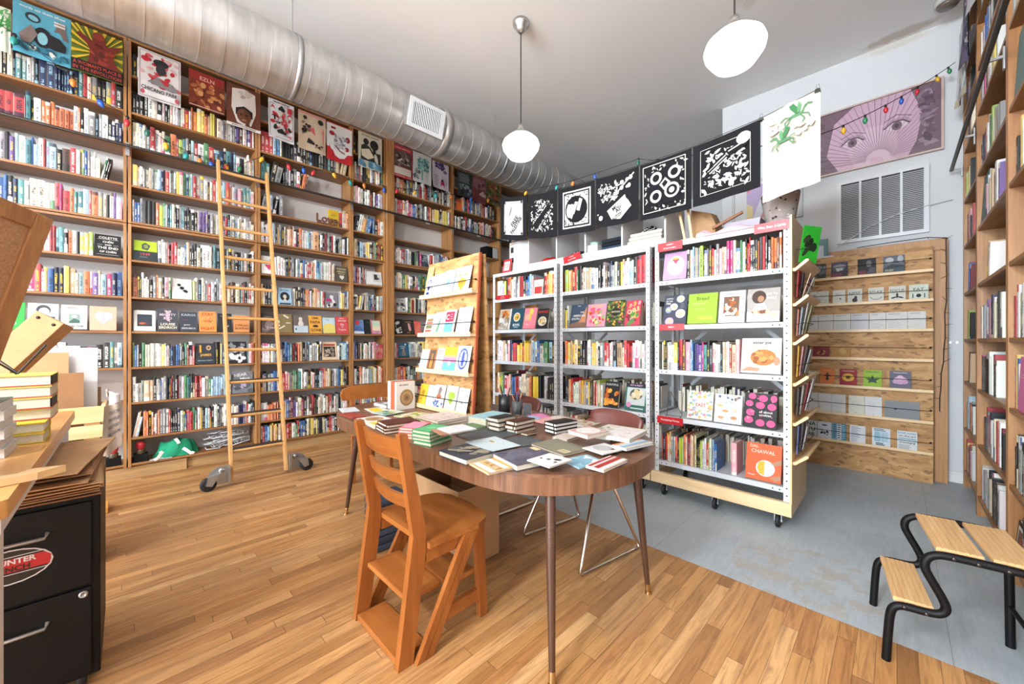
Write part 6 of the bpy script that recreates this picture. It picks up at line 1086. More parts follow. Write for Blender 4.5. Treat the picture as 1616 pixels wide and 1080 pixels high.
rcard(0, -2.70, -2.615, .245, 'dbb27a', 'p 8fb0cf .3 .3 .7 .3 .5 .8', 'tan card with a blue tree shape, tallest at the top of the rack', .0065)
rcard(0, -2.675, -2.60, .165, 'eceef2', 'e .5 .72 .3 .13 5a64a0;e .5 .7 .16 .08 b9c0dc;e .5 .4 .2 .12 2f3a7a;e .3 .45 .1 .05 2f3a7a 40;e .7 .45 .1 .05 2f3a7a -40;e .5 .12 .3 .1 2f3a7a', 'white card with a navy dog, top row of the rack', -.004)
rcard(0, -2.595, -2.455, .175, 'eef0ef', 'x 2 2 .12 .6 .9 .78 e0a9a9 .03;x 3 2 .12 .4 .9 .55 a9cfb0 .03;x 4 2 .12 .2 .9 .36 c9b0d9 .03', 'white card with rows of pastel names, top row of the rack')
rcard(0, -2.45, -2.31, .185, 'c9e0ec', 'p 7fb0d6 .2 .55 .45 .5 .8 .7 .6 .45 .4 .4;p 8fbfe0 .4 .5 .35 .75 .55 .5;r .1 .05 .9 .3 dce6f4', 'pale blue card with a swallow, top row of the rack')
rcard(0, -2.30, -2.125, .19, 'efefec', 't CONGRATS .5 .88 .07 e0a050 .8;p e8a23a .2 .45 .5 .56 .8 .45 .72 .22 .58 .16 .58 .06 .42 .06 .42 .16 .28 .22;e .3 .68 .1 .04 e0a050 20;e .7 .68 .1 .04 e0a050 -20', 'white card with a large amber trophy, top row of the rack')
rcard(1, -2.67, -2.545, .165, 'e9e2d3', 'r .15 .62 .8 .78 8d7a5a;r .15 .52 .8 .6 d8503c;r .15 .28 .8 .44 7a7a4a;r .15 .12 .8 .22 d8503c', 'cream card with red and olive cake layers, second row of the rack')
rcard(1, -2.54, -2.42, .175, 'cfcbdc', 'p 5f9a6a .3 .1 .45 .5 .6 .9 .62 .5 .5 .1;p 7fb58a .5 .2 .8 .45 .95 .8 .75 .4;r .0 .0 1 .08 4a3a5a', 'lilac card with long green leaves, second row of the rack')
rcard(1, -2.415, -2.275, .185, 'dfe6e6', 'r .1 .5 .84 .92 b8304a;t C .28 .7 .22 e9eef0 .3;x 4 3 .5 .58 .8 .85 e39aa9 .03;r .1 .06 .84 .42 6fb0c4', 'card in crimson and teal blocks with a big letter, second row of the rack')
rcard(1, -2.25, -2.095, .195, 'e9eaee', 'b 5 26 .08 .08 .92 .92 c9cfd9,8d95a4,e6cfa9 .01 .025', 'white card with confetti flecks, second row of the rack')
rcard(2, -2.715, -2.61, .165, 'd6dae2', 'x 3 6 .15 .3 .8 .9 aab0bf .02', 'pale grey card with small print, third row of the rack')
rcard(2, -2.605, -2.505, .175, 'c9763a', 'r .1 .06 .9 .92 6a5a4a;p e88a3a .35 .1 .65 .1 .7 .35 .55 .55 .58 .75 .42 .75 .45 .55 .3 .35', 'brown card with an orange vase, third row of the rack')
rcard(2, -2.50, -2.40, .175, 'eac0b6', 'x 6 3 .12 .72 .9 .94 d88a80 .03;r .1 .1 .9 .5 edd3dc;r .1 0 .9 .08 d8a09a', 'dusty pink card with red lettering, third row of the rack')
rcard(2, -2.395, -2.245, .185, 'f0bc3a', 'r 0 0 1 .38 6fc3dc;r 0 .38 1 .62 f08ab0;r 0 .56 1 .66 f0a890;e .5 .34 .12 .09 f5efe9', 'yellow, pink and blue sunset card, third row of the rack')
rcard(2, -2.24, -2.088, .195, 'eceef2', 'e .5 .52 .36 .4 4a5aa8;e .5 .52 .28 .32 e3e6f0;b 4 30 .25 .2 .75 .84 5a68b0,3a4a9a,8d98c9 .02 .05;e .5 .52 .1 .3 4a5ad0', 'white card with a blue oval wreath, third row of the rack')
rcard(3, -2.71, -2.60, .165, 'f0bf3a', 'e .5 .6 .2 .13 b98a2a;l a9802a .03 .5 .1 .5 .5;e .4 .3 .12 .04 b98a2a 30', 'amber card with a single flower, bottom row of the rack')
rcard(3, -2.595, -2.51, .165, 'e3e3ec', 'x 4 3 .15 .6 .85 .85 b0b0c9 .02', 'pale lilac card partly covered by the fox card, bottom row of the rack')
rcard(3, -2.505, -2.365, .175, 'e9d9d4', 'b 7 30 .1 .05 .9 .45 3f6fb0,e9eef2,2f4f8a .04 .07;e .5 .5 .22 .1 e0623a;p 8d7a70 .35 .55 .6 .55 .7 .8 .55 .95 .4 .85', 'card with a fox and blue checks, bottom row of the rack')
rcard(3, -2.35, -2.215, .18, 'dce6dc', 'e .4 .62 .2 .15 a9c24a;e .62 .6 .2 .15 9ab83f;e .5 .42 .2 .15 a9c24a;l 6a8a2a .03 .5 .1 .5 .5', 'pale green card with a clover, bottom row of the rack')
rcard(3, -2.205, -2.085, .175, 'e6eaec', 'b 8 30 .1 .08 .9 .92 3a3a4a,8d9098,c9b08a .02 .04', 'white card with dark little marks, bottom row of the rack')
# ------------------------------------------------------------------ step chair
t = thing('step_chair', (-1.55, .95, 0), 'honey maple library step chair at the front of the table', 'chair')
def post(x):
    pr = [(0.735, 0), (.80, 0), (.858, .42), (.858, .52), (.775, .915), (.74, .915), (.80, .5), (.79, .42)]
    m = MB(); m.prism(pr, (x, 0, 0), (0, 1, 0), (0, 0, 1), (1, 0, 0), .032); return m.build('back_post', CHAIRZ, t, bevel=.004)
post(-1.775); post(-1.385)
for z0, z1 in ((.80, .885), (.69, .745), (.585, .64)):
    m = MB(); yb = lambda z: .845 - (z - .52) * .215
    n = 12
    def pt(f, z, o): return (-1.743 + .358 * f, yb(z) - .028 * math.sin(PI * f) + o, z)
    vs = [pt(i / n, z, o) for z in (z0, z1) for o in (0, .017) for i in range(n + 1)]; K = n + 1; fs = []
    for i in range(n): fs += [(i, i + 1, 2 * K + i + 1, 2 * K + i), (K + i + 1, K + i, 3 * K + i, 3 * K + i + 1), (2 * K + i, 2 * K + i + 1, 3 * K + i + 1, 3 * K + i), (i + 1, i, K + i, K + i + 1)]
    m.add(vs, fs, smooth=False); m.build('back_slat', CHAIRX, t)
so = [(-1.74, .86), (-1.385, .86), (-1.34, .865), (-1.33, 1.12), (-1.355, 1.185), (-1.42, 1.22), (-1.55, 1.23), (-1.69, 1.22), (-1.755, 1.185), (-1.785, 1.12), (-1.785, .865)]
m = MB().prism(so, (0, 0, .435), (1, 0, 0), (0, 1, 0), (0, 0, 1), .024); S_ = m.build('seat', CHAIRX, t, bevel=.006)
MB().box(-1.725, -1.715, 1.19, 1.20, .4592, .4605).box(-1.395, -1.385, 1.155, 1.165, .4592, .4605).build('metal_tab', STEEL, S_)
for y in (.99, 1.125): MB().box(-1.742, -1.386, y, y + .02, .385, .434).build('seat_rail', CHAIRX, t)
for x in (-1.77, -1.38): MB().box(x, x + .024, .861, 1.145, .375, .434).build('side_rail', CHAIRX, t)
for x in (-1.772, -1.383):
    MB().add([(x + dx, y, z) for dx in (0, .026) for y, z in ((1.12, .434), (1.175, .434), (1.195, 0), (1.15, 0))], [(0, 3, 2, 1), (4, 5, 6, 7), (0, 1, 5, 4), (1, 2, 6, 5), (2, 3, 7, 6), (3, 0, 4, 7)]).build('front_leg', CHAIRZ, t, bevel=.003)
    MB().box(x, x + .024, .93, 1.155, .085, .14).build('lower_stretcher', CHAIRX, t)
for x in (-1.80, -1.352):
    for (ya, yb2) in (((.802, .838), (1.04, 1.076)), ((.842, .878), (1.08, 1.116))):
        m = MB(); m.prism([(ya[0], .0), (ya[1], 0), (yb2[1], .434), (yb2[0], .434)], (x, 0, 0), (0, 1, 0), (0, 0, 1), (1, 0, 0), .022); m.build('diagonal_brace', CHAIRZ, t, bevel=.003)
MB().box(-1.742, -1.386, .79, .955, .225, .247).build('step', CHAIRX, t, bevel=.004); MB().box(-1.742, -1.386, .99, 1.145, .20, .222).build('step', CHAIRX, t, bevel=.004)
MB().box(-1.742, -1.386, .742, .88, .004, .03).build('step', CHAIRX, t, bevel=.004)
# ------------------------------------------------------------------ chrome legged chairs
def vchair(cx, cy, rot, label):
    t = thing('side_chair', (cx, cy, 0), label, 'chair', 'maroon vinyl chairs')
    X = Matrix.Translation((cx, cy, 0)) @ Matrix.Rotation(math.radians(rot), 4, 'Z')
    m = MB(); m.X = X
    pts = [(.2 * math.copysign(abs(math.cos(a)) ** .6, math.cos(a)), .2 * math.copysign(abs(math.sin(a)) ** .6, math.sin(a)) - .02) for a in [2 * PI * i / 28 for i in range(28)]]
    m.prism(pts, (0, 0, .425), (1, 0, 0), (0, 1, 0), (0, 0, 1), .035); m.build('seat', VINYL, t, bevel=.01)
    m = MB(); m.X = X
    def bf(u, v): x = (u - .5) * .44; return (x, .33 - 1.0 * x * x + .06 * v, .61 + .19 * v - .03 * (abs(2 * u - 1)) ** 4 * (1 if v > .5 else -1))
    m.grid(bf, 14, 5); o = m.build('backrest', VINYL, t, solid=.02)
    for i in range(len(o.data.polygons)): o.data.polygons[i].use_smooth = True
    for s in (-1, 1):
        m = MB(); m.X = X
        m.tube([(s * .15, .06, .424), (s * .2, .09, .40), (s * .255, .235, .06), (s * .258, .25, .025), (s * .258, .235, .011), (s * .258, .2, .009), (s * .258, -.2, .009), (s * .258, -.235, .011), (s * .258, -.25, .025), (s * .255, -.235, .06), (s * .2, -.09, .40), (s * .15, -.06, .424)], .0105, seg=10); m.build('leg_frame', CHROME, t)
        m = MB(); m.X = X; m.tube([(s * .13, .1, .43), (s * .15, .26, .44), (s * .16, .335, .54), (s * .16, .345, .70)], .008, seg=8); m.build('back_tube', CHROME, t)
vchair(-1.418, 2.02, -10.3, 'maroon vinyl chair with bent chrome legs, pushed under the aisle side of the table')
vchair(-2.30, 2.06, -4, 'maroon vinyl chair mostly hidden behind the pen cups and card rack')
t = thing('wooden_chair', (-3.25, 1.62, 0), 'orange wooden chair with a rounded back rail at the far end of the table', 'chair')
m = MB(); rp_ = [(-.27, 0), (-.29, .05), (-.27, .1), (-.2, .125), (.2, .125), (.27, .1), (.29, .05), (.27, 0)]
m.prism(rp_, (-3.49, 1.62, .745), (0, 1, 0), (0, 0, 1), (1, 0, 0), .022); m.build('back_rail', CHAIRX, t, bevel=.005)
MB().box(-3.46, -3.05, 1.41, 1.83, .43, .455).build('seat', CHAIRX, t, bevel=.008)
for y in (1.44, 1.80):
    MB().bar((-3.45, y, 0), (-3.48, y, .744), .03, .03, up=(1, 0, 0)).build('leg', CHAIRZ, t); MB().bar((-3.06, y, 0), (-3.09, y, .43), .03, .03, up=(1, 0, 0)).build('leg', CHAIRZ, t)
# box and folded things under the table
t = thing('carton', (-1.93, 1.37, 0), 'open kraft carton on the floor under the table', 'box')
m = MB(); x0, x1, y0, y1 = -2.17, -1.69, 1.275, 1.58
for q in ((x0, x1, y0, y0 + .006), (x0, x1, y1 - .006, y1), (x0, x0 + .006, y0 + .006, y1 - .006), (x1 - .006, x1, y0 + .006, y1 - .006)): m.box(q[0], q[1], q[2], q[3], .002, .45)
m.box(x0, x1, y0, y1, .001, .006); m.build('box_wall', KRAFT, t)
MB().box(x0 + .007, x0 + .012, y0 + .007, y1 - .007, .30, .448).build('flap', KRAFTD, t); MB().box(x0 + .013, x1 - .007, y1 - .012, y1 - .007, .30, .448).build('flap', KRAFTD, t)
for i in range(7):
    MB().box(-2.37 + .004 * (i % 3), -2.20 + .004 * (i % 2), 1.05, 1.27 - .005 * (i % 3), .002 + .045 * i, .044 + .045 * i, ['4d5767', '444e5e', '566072'][i % 3]).build('folded_shirt', CLOTH, loc=(-2.28, 1.15, .002 + .045 * i), bevel=.012, label='slate blue folded shirt, ' + ['bottom', 'second', 'third', 'fourth', 'fifth', 'sixth', 'top'][i] + ' of the pile under the table', category='shirt', group='folded shirts under the table')
# ------------------------------------------------------------------ step stool
t = thing('step_stool', (.15, 2.35, 0), 'black tube step stool with pale beech treads, in front of the aisle bookcase', 'step stool')
O_ = Vector((-.03, 2.155, 0)); dd = Vector((.992, .124, 0)); wd = Vector((-.124, .992, 0))
prf = [(0, 0), (.006, .12), (.012, .2), (.025, .226), (.05, .236), (.115, .237), (.15, .245), (.165, .27), (.155, .305), (.12, .375), (.105, .41), (.11, .445), (.135, .466), (.17, .472), (.36, .472), (.40, .462), (.415, .43), (.42, .0)]
def chaikin(p):
    q = [p[0]]
    for a, b in zip(p, p[1:]): q += [(a[0] * .75 + b[0] * .25, a[1] * .75 + b[1] * .25), (a[0] * .25 + b[0] * .75, a[1] * .25 + b[1] * .75)]
    return q + [p[-1]]
prf = chaikin(chaikin(prf))
for w in (0, .405):
    MB().tube([O_ + dd * a + wd * w + Vector((0, 0, b)) for a, b in prf], .0145, seg=12).build('side_frame', BLACKM, t)
def tread(d0, d1, z):
    m = MB(); n = 7; wdt = (d1 - d0) / n
    X = Matrix(((dd.x, wd.x, 0, O_.x), (dd.y, wd.y, 0, O_.y), (0, 0, 1, 0), (0, 0, 0, 1))); m.X = X
    m.box(d0, d1, .018, .387, z, z + .014)
    for i in range(n): m.box(d0 + i * wdt + .001, d0 + (i + 1) * wdt - .001, .02, .385, z + .014, z + .0165)
    m.build('tread', BEECH, t, bevel=.001)
tread(.022, .135, .238); tread(.14, .262, .474); tread(.282, .40, .474)
MB().tube([O_ + dd * .418 + Vector((0, 0, .17)), O_ + dd * .418 + wd * .405 + Vector((0, 0, .17))], .009, seg=10).build('cross_bar', BLACKM, t)
for d_, z in ((.05, .24), (.11, .24), (.18, .474), (.24, .474), (.31, .474)):
    MB().lathe([(0, 0), (.007, 0), (.005, .003), (0, .003)], O_ + dd * d_ - wd * .0145 + Vector((0, 0, z - .003)), -wd, 10).build('bolt', PIPE, t)
# ------------------------------------------------------------------ white cubbies and clutter on top of the steel shelving
ZS = 2.0855
t = thing('cubby_shelf', (-2.35, 3.2, ZS), 'white cubby shelf standing on top of the white steel units, below the bandanas', 'cubby')
MB().box(-2.945, -1.37, 3.2, 3.6, ZS + .001, ZS + .06).build('base_board', WHITEP, t); MB().box(-2.945, -1.37, 3.2, 3.6, ZS + .43, ZS + .446).build('top_board', WHITEP, t)
for x in (-2.945, -2.545, -2.185, -1.785, -1.386): MB().box(x - .0, x + .016, 3.2, 3.6, ZS + .0605, ZS + .4295).build('divider', WHITEP, t)
def heap(name, label, cat, cx, cy, z0, sx, sy, sz, col, seed, mat=CLOTH, group=None, cols=None, n=26):
    g = random.Random(seed); ph = [g.uniform(0, 6.28) for _ in range(6)]
    def f(u, v):
        a = 2 * PI * u; t_ = v
        r = math.sin(t_ * PI * .5 + .0) ** .7
        w = 1 + .18 * math.sin(3 * a + ph[0]) + .12 * math.sin(5 * a + ph[1] + 4 * t_)
        h = (1 - r ** 2.2) * (1 + .25 * math.sin(4 * a + ph[2]) * r + .12 * math.sin(9 * a + ph[3]))
        return (cx + sx * r * w * math.cos(a), cy + sy * r * w * math.sin(a), z0 + sz * max(0.004, h))
    m = MB(); cf = None
    if cols: cf = lambda u, v: lin(cols[int((u * 26 + v * 9) * 1.0) % len(cols)])
    m.grid(f, n, 9, col, colfn=cf); return m.build(name, mat, loc=(cx, cy, z0), label=label, category=cat, **({'group': group} if group else {}))
heap('red_garment', 'crumpled red garment in the first white cubby', 'clothing', -2.73, 3.36, ZS + .061, .15, .11, .06, 'd8362f', 1)
heap('patterned_cloth', 'black and white patterned cloth in the second white cubby', 'clothing', -2.37, 3.36, ZS + .061, .13, .1, .07, '2a2a2c', 2, cols=['26262a', 'e6e4de', '26262a', '3a3a3e'])
for i in range(3):
    MB().box(-2.02, -1.80, 3.24, 3.5, ZS + .061 + i * .036, ZS + .096 + i * .036, ['3b4b63', '23262c', '2b3038'][i]).build('folded_shirt', CLOTH, loc=(-1.97, 3.37, ZS + .061 + i * .036), bevel=.01, label=['slate blue', 'black', 'charcoal'][i] + ' folded shirt in the third white cubby', category='shirt')
t = thing('tape_block', (-2.105, 3.26, ZS + .061), 'small white box with a mint roll on it, beside the dark folded shirts', 'box')
MB().box(-2.16, -2.05, 3.22, 3.30, ZS + .061, ZS + .134, 'eceeee').build('box', PRINT, t); MB().lathe([(.02, 0), (.045, 0), (.045, .025), (.02, .025)], (-2.105, 3.26, ZS + .1345), seg=20, col='a9d6c0').build('roll', GLOSS, t)
for i in range(3):
    MB().box(-1.74 + .01 * i, -1.42, 3.22 + .008 * i, 3.5, ZS + .061 + i * .034, ZS + .094 + i * .034, 'e6dfd0').build('folded_shirt', CLOTH, loc=(-1.62, 3.36, ZS + .061 + i * .034), bevel=.013, label=['lowest', 'middle', 'uppermost'][i] + ' cream folded shirt in the fourth white cubby', category='shirt')
heap('printed_shirt', 'black and white printed shirt rolled on top of the cream shirts', 'shirt', -1.57, 3.33, ZS + .1635, .11, .06, .055, '26262a', 6, cols=['26262a', '26262a', 'e9e7e2', '26262a'])
t = thing('boxed_poster', (-3.18, 3.24, ZS), 'white certificate style poster board beside the cubbies at the far end of the steel units', 'poster board')
m = MB(); m.box(-3.30, -2.96, 3.26, 3.275, ZS + .001, ZS + .37, 'ebe9e9'); Sheet(m, (-3.30, 3.26, ZS + .001), (1, 0, 0), (0, 0, 1), .34, .369).draw('r .35 .05 .97 .95 f3f2f2;l 8d8d90 .01 .55 .78 .65 .83 .75 .78;x 3 5 .45 .2 .9 .62 c4c4c8 .012;l c9c9cc .006 .36 .06 .36 .94;r .06 .66 .2 .84 3a3438;r .06 .36 .2 .5 3a3438;l d0454a .02 .03 .92 .3 .96'); m.build('board', PRINT, t)
def sfree(fname, x, y, z):
    F = FACES[fname]; BOOKS.append(dict(kind='face', M=frame((x, y, z + F['t'] * .21), (1, 0, 0), (0, 1, 0)) @ Matrix.Rotation(math.radians(-F.get('tilt', 12)), 4, 'X'), w=F['w'], h=F['h'], t=F['t'], col=lin(F['col']), spec=F['art'], label=F['label'], group=None, rnd=0))
sfree('redcard', -3.36, 3.19, ZS + .001)
# unit nearest the aisle: bag, sticks, pink cloth, tray, planter
t = thing('paper_bag', (-1.16, 3.45, ZS), 'crumpled kraft paper bag on top of the end white unit', 'bag')
m = MB(); m.add([(-1.24, 3.36, ZS + .002), (-1.04, 3.36, ZS + .002), (-1.02, 3.54, ZS + .002), (-1.24, 3.54, ZS + .002), (-1.23, 3.38, ZS + .3), (-1.09, 3.41, ZS + .25), (-1.07, 3.5, ZS + .25), (-1.24, 3.5, ZS + .31), (-1.04, 3.38, ZS + .14), (-1.03, 3.53, ZS + .14)],
                [(0, 3, 2, 1), (0, 1, 8, 5, 4), (1, 2, 9, 8), (2, 3, 7, 6, 9), (3, 0, 4, 7), (8, 9, 6, 5)]); m.build('bag', KRAFT, t, solid=.002)
for i, (a_, b2) in enumerate((((-1.385 + .11, 3.23, ZS + .28), (-1.22, 3.22, ZS + .012)), ((-1.33 + .12, 3.24, ZS + .3), (-1.17, 3.23, ZS + .012)))):
    MB().bar(a_, b2, .018, .014, up=(0, 1, 0)).build('wood_strip', PINEZ, loc=b2, label=['pale wooden strip leaning by the cubbies, outer one', 'pale wooden strip leaning against the kraft bag'][i], category='stick')
MB().bar((-1.25, 3.2, ZS + .01), (-1.14, 3.2, ZS + .0105), .02, .016).build('wood_strip', PINEX, loc=(-1.2, 3.2, ZS + .01), label='short pale wooden foot piece below the leaning strips', category='stick')
m = MB()
def pk(u, v):
    x = -1.12 + .60 * u; y = 3.165 + .17 * v
    return (x, y, ZS + .006 + (.035 + .03 * math.sin(9 * u + 1) * math.sin(3 + 5 * v) + .05 * math.exp(-((u - .04) / .09) ** 2)) * math.sin(PI * min(1, max(0, v))) ** .6 * (1 if u < .95 else (1 - u) * 20))
m.grid(pk, 34, 10); m.build('pink_cloth', flat('pink_plush', 'e3b4c0', .95, var=.1), loc=(-.8, 3.25, ZS), label='pale pink plush cloth bunched along the front of the end white unit top', category='cloth')
MB().bar((-1.04, 3.3, ZS + .09), (-.84, 3.36, ZS + .19), .028, .02).build('wood_stick', flat('brown_stick', '8a5a3c', .6), loc=(-1.04, 3.3, ZS + .09), label='brown wooden stick resting over the pink cloth', category='stick')
t = thing('mauve_tray', (-.83, 3.46, ZS), 'mauve plastic tray on top of the end white unit', 'tray')
m = MB(); m.add([(-.93, 3.36, ZS + .002), (-.74, 3.36, ZS + .002), (-.74, 3.58, ZS + .002), (-.93, 3.58, ZS + .002), (-.97, 3.34, ZS + .12), (-.72, 3.34, ZS + .12), (-.72, 3.6, ZS + .12), (-.97, 3.6, ZS + .12)], [(0, 3, 2, 1), (0, 1, 5, 4), (1, 2, 6, 5), (2, 3, 7, 6), (3, 0, 4, 7)], '9d8f9c'); m.build('tray', GLOSS, t, solid=.004)
t = thing('fabric_planter', (-.615, 3.45, ZS), 'grey fabric planter printed with dark birds, near the aisle end of the white units', 'planter')
m = MB(); pr = [(0, .002), (.085, .002), (.1, .08), (.118, .2), (.123, .235), (.116, .235), (.108, .2), (.09, .02)]; m.lathe(pr, (-.615, 3.45, ZS + .05), seg=32, col='b5aaa4')
g = random.Random(9)
for i in range(46):
    a = g.uniform(0, 2 * PI); h = g.uniform(.02, .215); r = .0865 + (h / .235) * .037; s_ = g.uniform(.008, .014); b0 = Vector((-.615, 3.45, ZS + .05)); e1 = Vector((-math.sin(a), math.cos(a), 0)); n1 = Vector((math.cos(a), math.sin(a), 0)); c = b0 + n1 * (r + .0016) + Vector((0, 0, h))
    w = [g.uniform(.4, 1) for _ in range(6)]; m.add([c + (e1 * math.cos(k * PI / 3) + Vector((0, 0, 1)) * math.sin(k * PI / 3)) * s_ * w[k] for k in range(6)], [list(range(6))], g.choice(['4a3f3a', '55473f', 'e3dcd6', '3a3230']))
m.build('pot', CLOTH, t); MB().lathe([(0, 0), (.08, 0), (.085, .049), (0, .049)], (-.615, 3.45, ZS + .001), seg=24, col='a9a09b').build('saucer', GLOSS, t)
t = thing('framed_print', (-1.09, 5.295, 2.66), 'white framed pink and lilac print on the end wall behind the fabric planter', 'picture')
m = MB()
for q in ((-1.44, -.735, 2.66, 2.69), (-1.44, -.735, 3.17, 3.2), (-1.44, -1.41, 2.69, 3.17), (-.765, -.735, 2.69, 3.17)): m.box(q[0], q[1], 5.275, 5.299, q[2], q[3], 'd3d4d4')
m.build('frame', PRINT, t); m = MB(); m.box(-1.41, -.765, 5.29, 5.299, 2.69, 3.17, 'e6e6e5'); Sheet(m, (-1.41, 5.29, 2.69), (1, 0, 0), (0, 0, 1), .645, .48).draw('r .2 .08 .66 .92 c9b2d6;p ecd9a0 .2 .08 .3 .08 .3 .4 .2 .5;p e2e3ea .3 .1 .42 .1 .55 .5 .66 .7 .66 .9 .5 .9 .42 .55;p f19a98 .42 .08 .62 .08 .62 .35 .66 .5 .66 .65 .55 .45;p e98f9a .2 .75 .4 .92 .3 .92 .2 .9'); m.build('print', PRINT, t)
# zines in the end panel pockets
ZP = [1.795, 1.56, 1.30, 1.025, .76, .50]
ZC = [[('36c63a', .16, .24, 'bright green plastic folder with a dark plant picture, top pocket'), ('b9b3ad', .1, .14, 'pale folded leaflet behind the bright green folder')],
      [('b02a35', .13, .2, 'dark red booklet in the second pocket of the end panel'), ('3a2c3c', .06, .17, 'black card beside the dark red booklet'), ('e9c3a9', .12, .17, 'red, white and blue striped zine leaning out of the second pocket'), ('efeae0', .1, .15, 'cream zine leaning out furthest in the second pocket')],
      [('d9857a', .05, .18, 'salmon zine in the third pocket'), ('a9bccb', .12, .19, 'steel blue zine in the third pocket'), ('dfe0da', .08, .22, 'tall off-white zine in the third pocket'), ('a9a878', .1, .2, 'sage olive zine in the third pocket')],
      [('eab83a', .08, .21, 'golden yellow zine in the fourth pocket'), ('e6a9b0', .07, .2, 'pink zine in the fourth pocket'), ('5a4a52', .1, .2, 'dark plum zine in the fourth pocket'), ('c9ccce', .1, .17, 'light grey curling zine in the fourth pocket')],
      [('5f5a58', .1, .19, 'charcoal zine in the fifth pocket'), ('cfc9c2', .1, .2, 'stone coloured zine in the fifth pocket'), ('a82f45', .08, .21, 'wine red zine in the fifth pocket'), ('e9e9ea', .08, .23, 'tall white zine in the fifth pocket')],
      [('6a77a9', .1, .2, 'periwinkle zine in the lowest pocket'), ('55525c', .1, .2, 'slate zine in the lowest pocket'), ('d9d6d3', .1, .17, 'white zine with a curled corner in the lowest pocket')]]
for k, z in enumerate(ZP):
    y = WY0 + .03
    for i, (c, w, h, lab) in enumerate(ZC[k]):
        tl = math.radians(3 + 3.0 * i + (6 if (k, i) in ((0, 0), (1, 2), (1, 3)) else 0)); m = MB(); x0 = -.478 + .007 * i + (.012 if (k, i) == (0, 0) else 0)
        zz = z + .013 + .006 * i
        for q in range(2 if k else 1):
            m.X = Matrix.Translation((x0 + .003 * q, y, zz)) @ Matrix.Rotation(math.radians(-28) if (k, i) == (0, 0) else 0, 4, 'Z') @ Matrix.Rotation(tl, 4, 'Y') @ Matrix.Rotation(math.radians(-9 * (i - 1) if k == 1 and i > 1 else 0), 4, 'X'); m.box(0, .0025, 0, w, 0, h - .004 * q, c)
        m.X = Matrix.Translation((x0 + .006 - (.003 if k == 0 else 0), y, zz)) @ Matrix.Rotation(math.radians(-28) if (k, i) == (0, 0) else 0, 4, 'Z') @ Matrix.Rotation(tl, 4, 'Y') @ Matrix.Rotation(math.radians(-9 * (i - 1) if k == 1 and i > 1 else 0), 4, 'X')
        X = m.X; m.X = Matrix.Identity(4)
        R3 = X.to_3x3()
        Sheet(m, X @ Vector((.0028 if k else 0, .0, 0)), R3 @ Vector((0, 1, 0)), R3 @ Vector((0, 0, 1)), w, h, gap=.0004).draw('b 3 7 .25 .25 .75 .7 23301f,3a4a33 .08 .2' if (k, i) == (0, 0) else ('r 0 .7 1 .8 4a6ab0;r 0 .5 1 .6 c03a3a;r 0 .3 1 .4 4a6ab0' if (k, i) == (1, 2) else 'x %d 3 .15 .5 .8 .8 8d8d8d .02;b %d 4 .2 .1 .8 .4 %s .06 .14' % (i, i + k, 'b9b4ae,6a6660')))
        m.build('zine', PRINT, loc=(x0, y, z + .013), label=lab + (' of the end panel' if 'end panel' not in lab else ''), category='zine', group='zines on the end panel')
        y += min(w * .62, .12)
    MB().tube([(-.474, WY0 + .0, z + .09), (-.43, WY0 + .03, z + .10), (-.42, WY0 + .3, z + .10), (-.474, WY0 + .52, z + .09)], .0022, seg=6).build('elastic_cord', CORD, E)
# shelf signs
def sign(x0, x1, z, h, txt, label, y=WY0 - .004, rot=0):
    m = MB(); m.box(0, x1 - x0, -.003, 0, 0, h, 'c9242e'); w = x1 - x0
    sh = Sheet(m, (0, -.003, 0), (1, 0, 0), (0, 0, 1), w, h, gap=.0004)
    n = len(txt)
    for i, s in enumerate(txt): sh.text(s, .5, (n - i - .5) / n * .8 + .1, .5 / n if n > 1 else .36, 'f2dcd9', .8, bold=.03)
    X = Matrix.Translation((x0, y, z)) @ Matrix.Rotation(math.radians(rot), 4, 'Y'); m.v = [X @ p for p in m.v]
    m.build('shelf_sign', GLOSS, loc=(x0, y, z), label=label, category='sign', group='red shelf signs')
sign(-1.415, -1.215, 2.02, .07, ['cooking', '& food writing'], 'red sign reading cooking & food writing at the cubby end of the end unit')
sign(-.715, -.508, 2.035, .066, ['Wine, Beer, & Spirits'], 'red sign reading Wine, Beer, & Spirits')
sign(-1.405, -1.20, 1.365, .052, ['Baking'], 'red sign reading Baking')
sign(-1.42, -1.21, .595, .06, ['Vegetarian/Vegan'], 'red sign reading Vegetarian/Vegan')
sign(-2.395, -2.19, 2.062, .065, ['cooking', '& food writing'], 'tilted red sign on the top beam of the middle white unit', rot=-9)
sign(-3.41, -3.19, 1.77, .05, ['cooking', '& food writing'], 'small red sign on the white unit by the card rack')
# easel on the empty spot of the fourth row
m = MB(); bx, by, bz = -1.36, WY0 + .05, zW[1] + .004
m.tube([(bx, by, bz), (bx, by + .03, bz + .19), (bx + .12, by + .03, bz + .19), (bx + .12, by, bz), (bx, by, bz)], .0022, seg=6).tube([(bx, by, bz), (bx - .0, by - .035, bz), (bx, by - .035, bz + .012)], .0022, seg=6).tube([(bx + .12, by, bz), (bx + .12, by - .035, bz), (bx + .12, by - .035, bz + .012)], .0022, seg=6).tube([(bx + .02, by + .03, bz + .19), (bx + .06, by + .14, bz)], .0022, seg=6)
m.build('book_easel', CORD, loc=(bx, by, bz), label='empty black wire book easel beside the leaf patterned cookbook', category='easel')
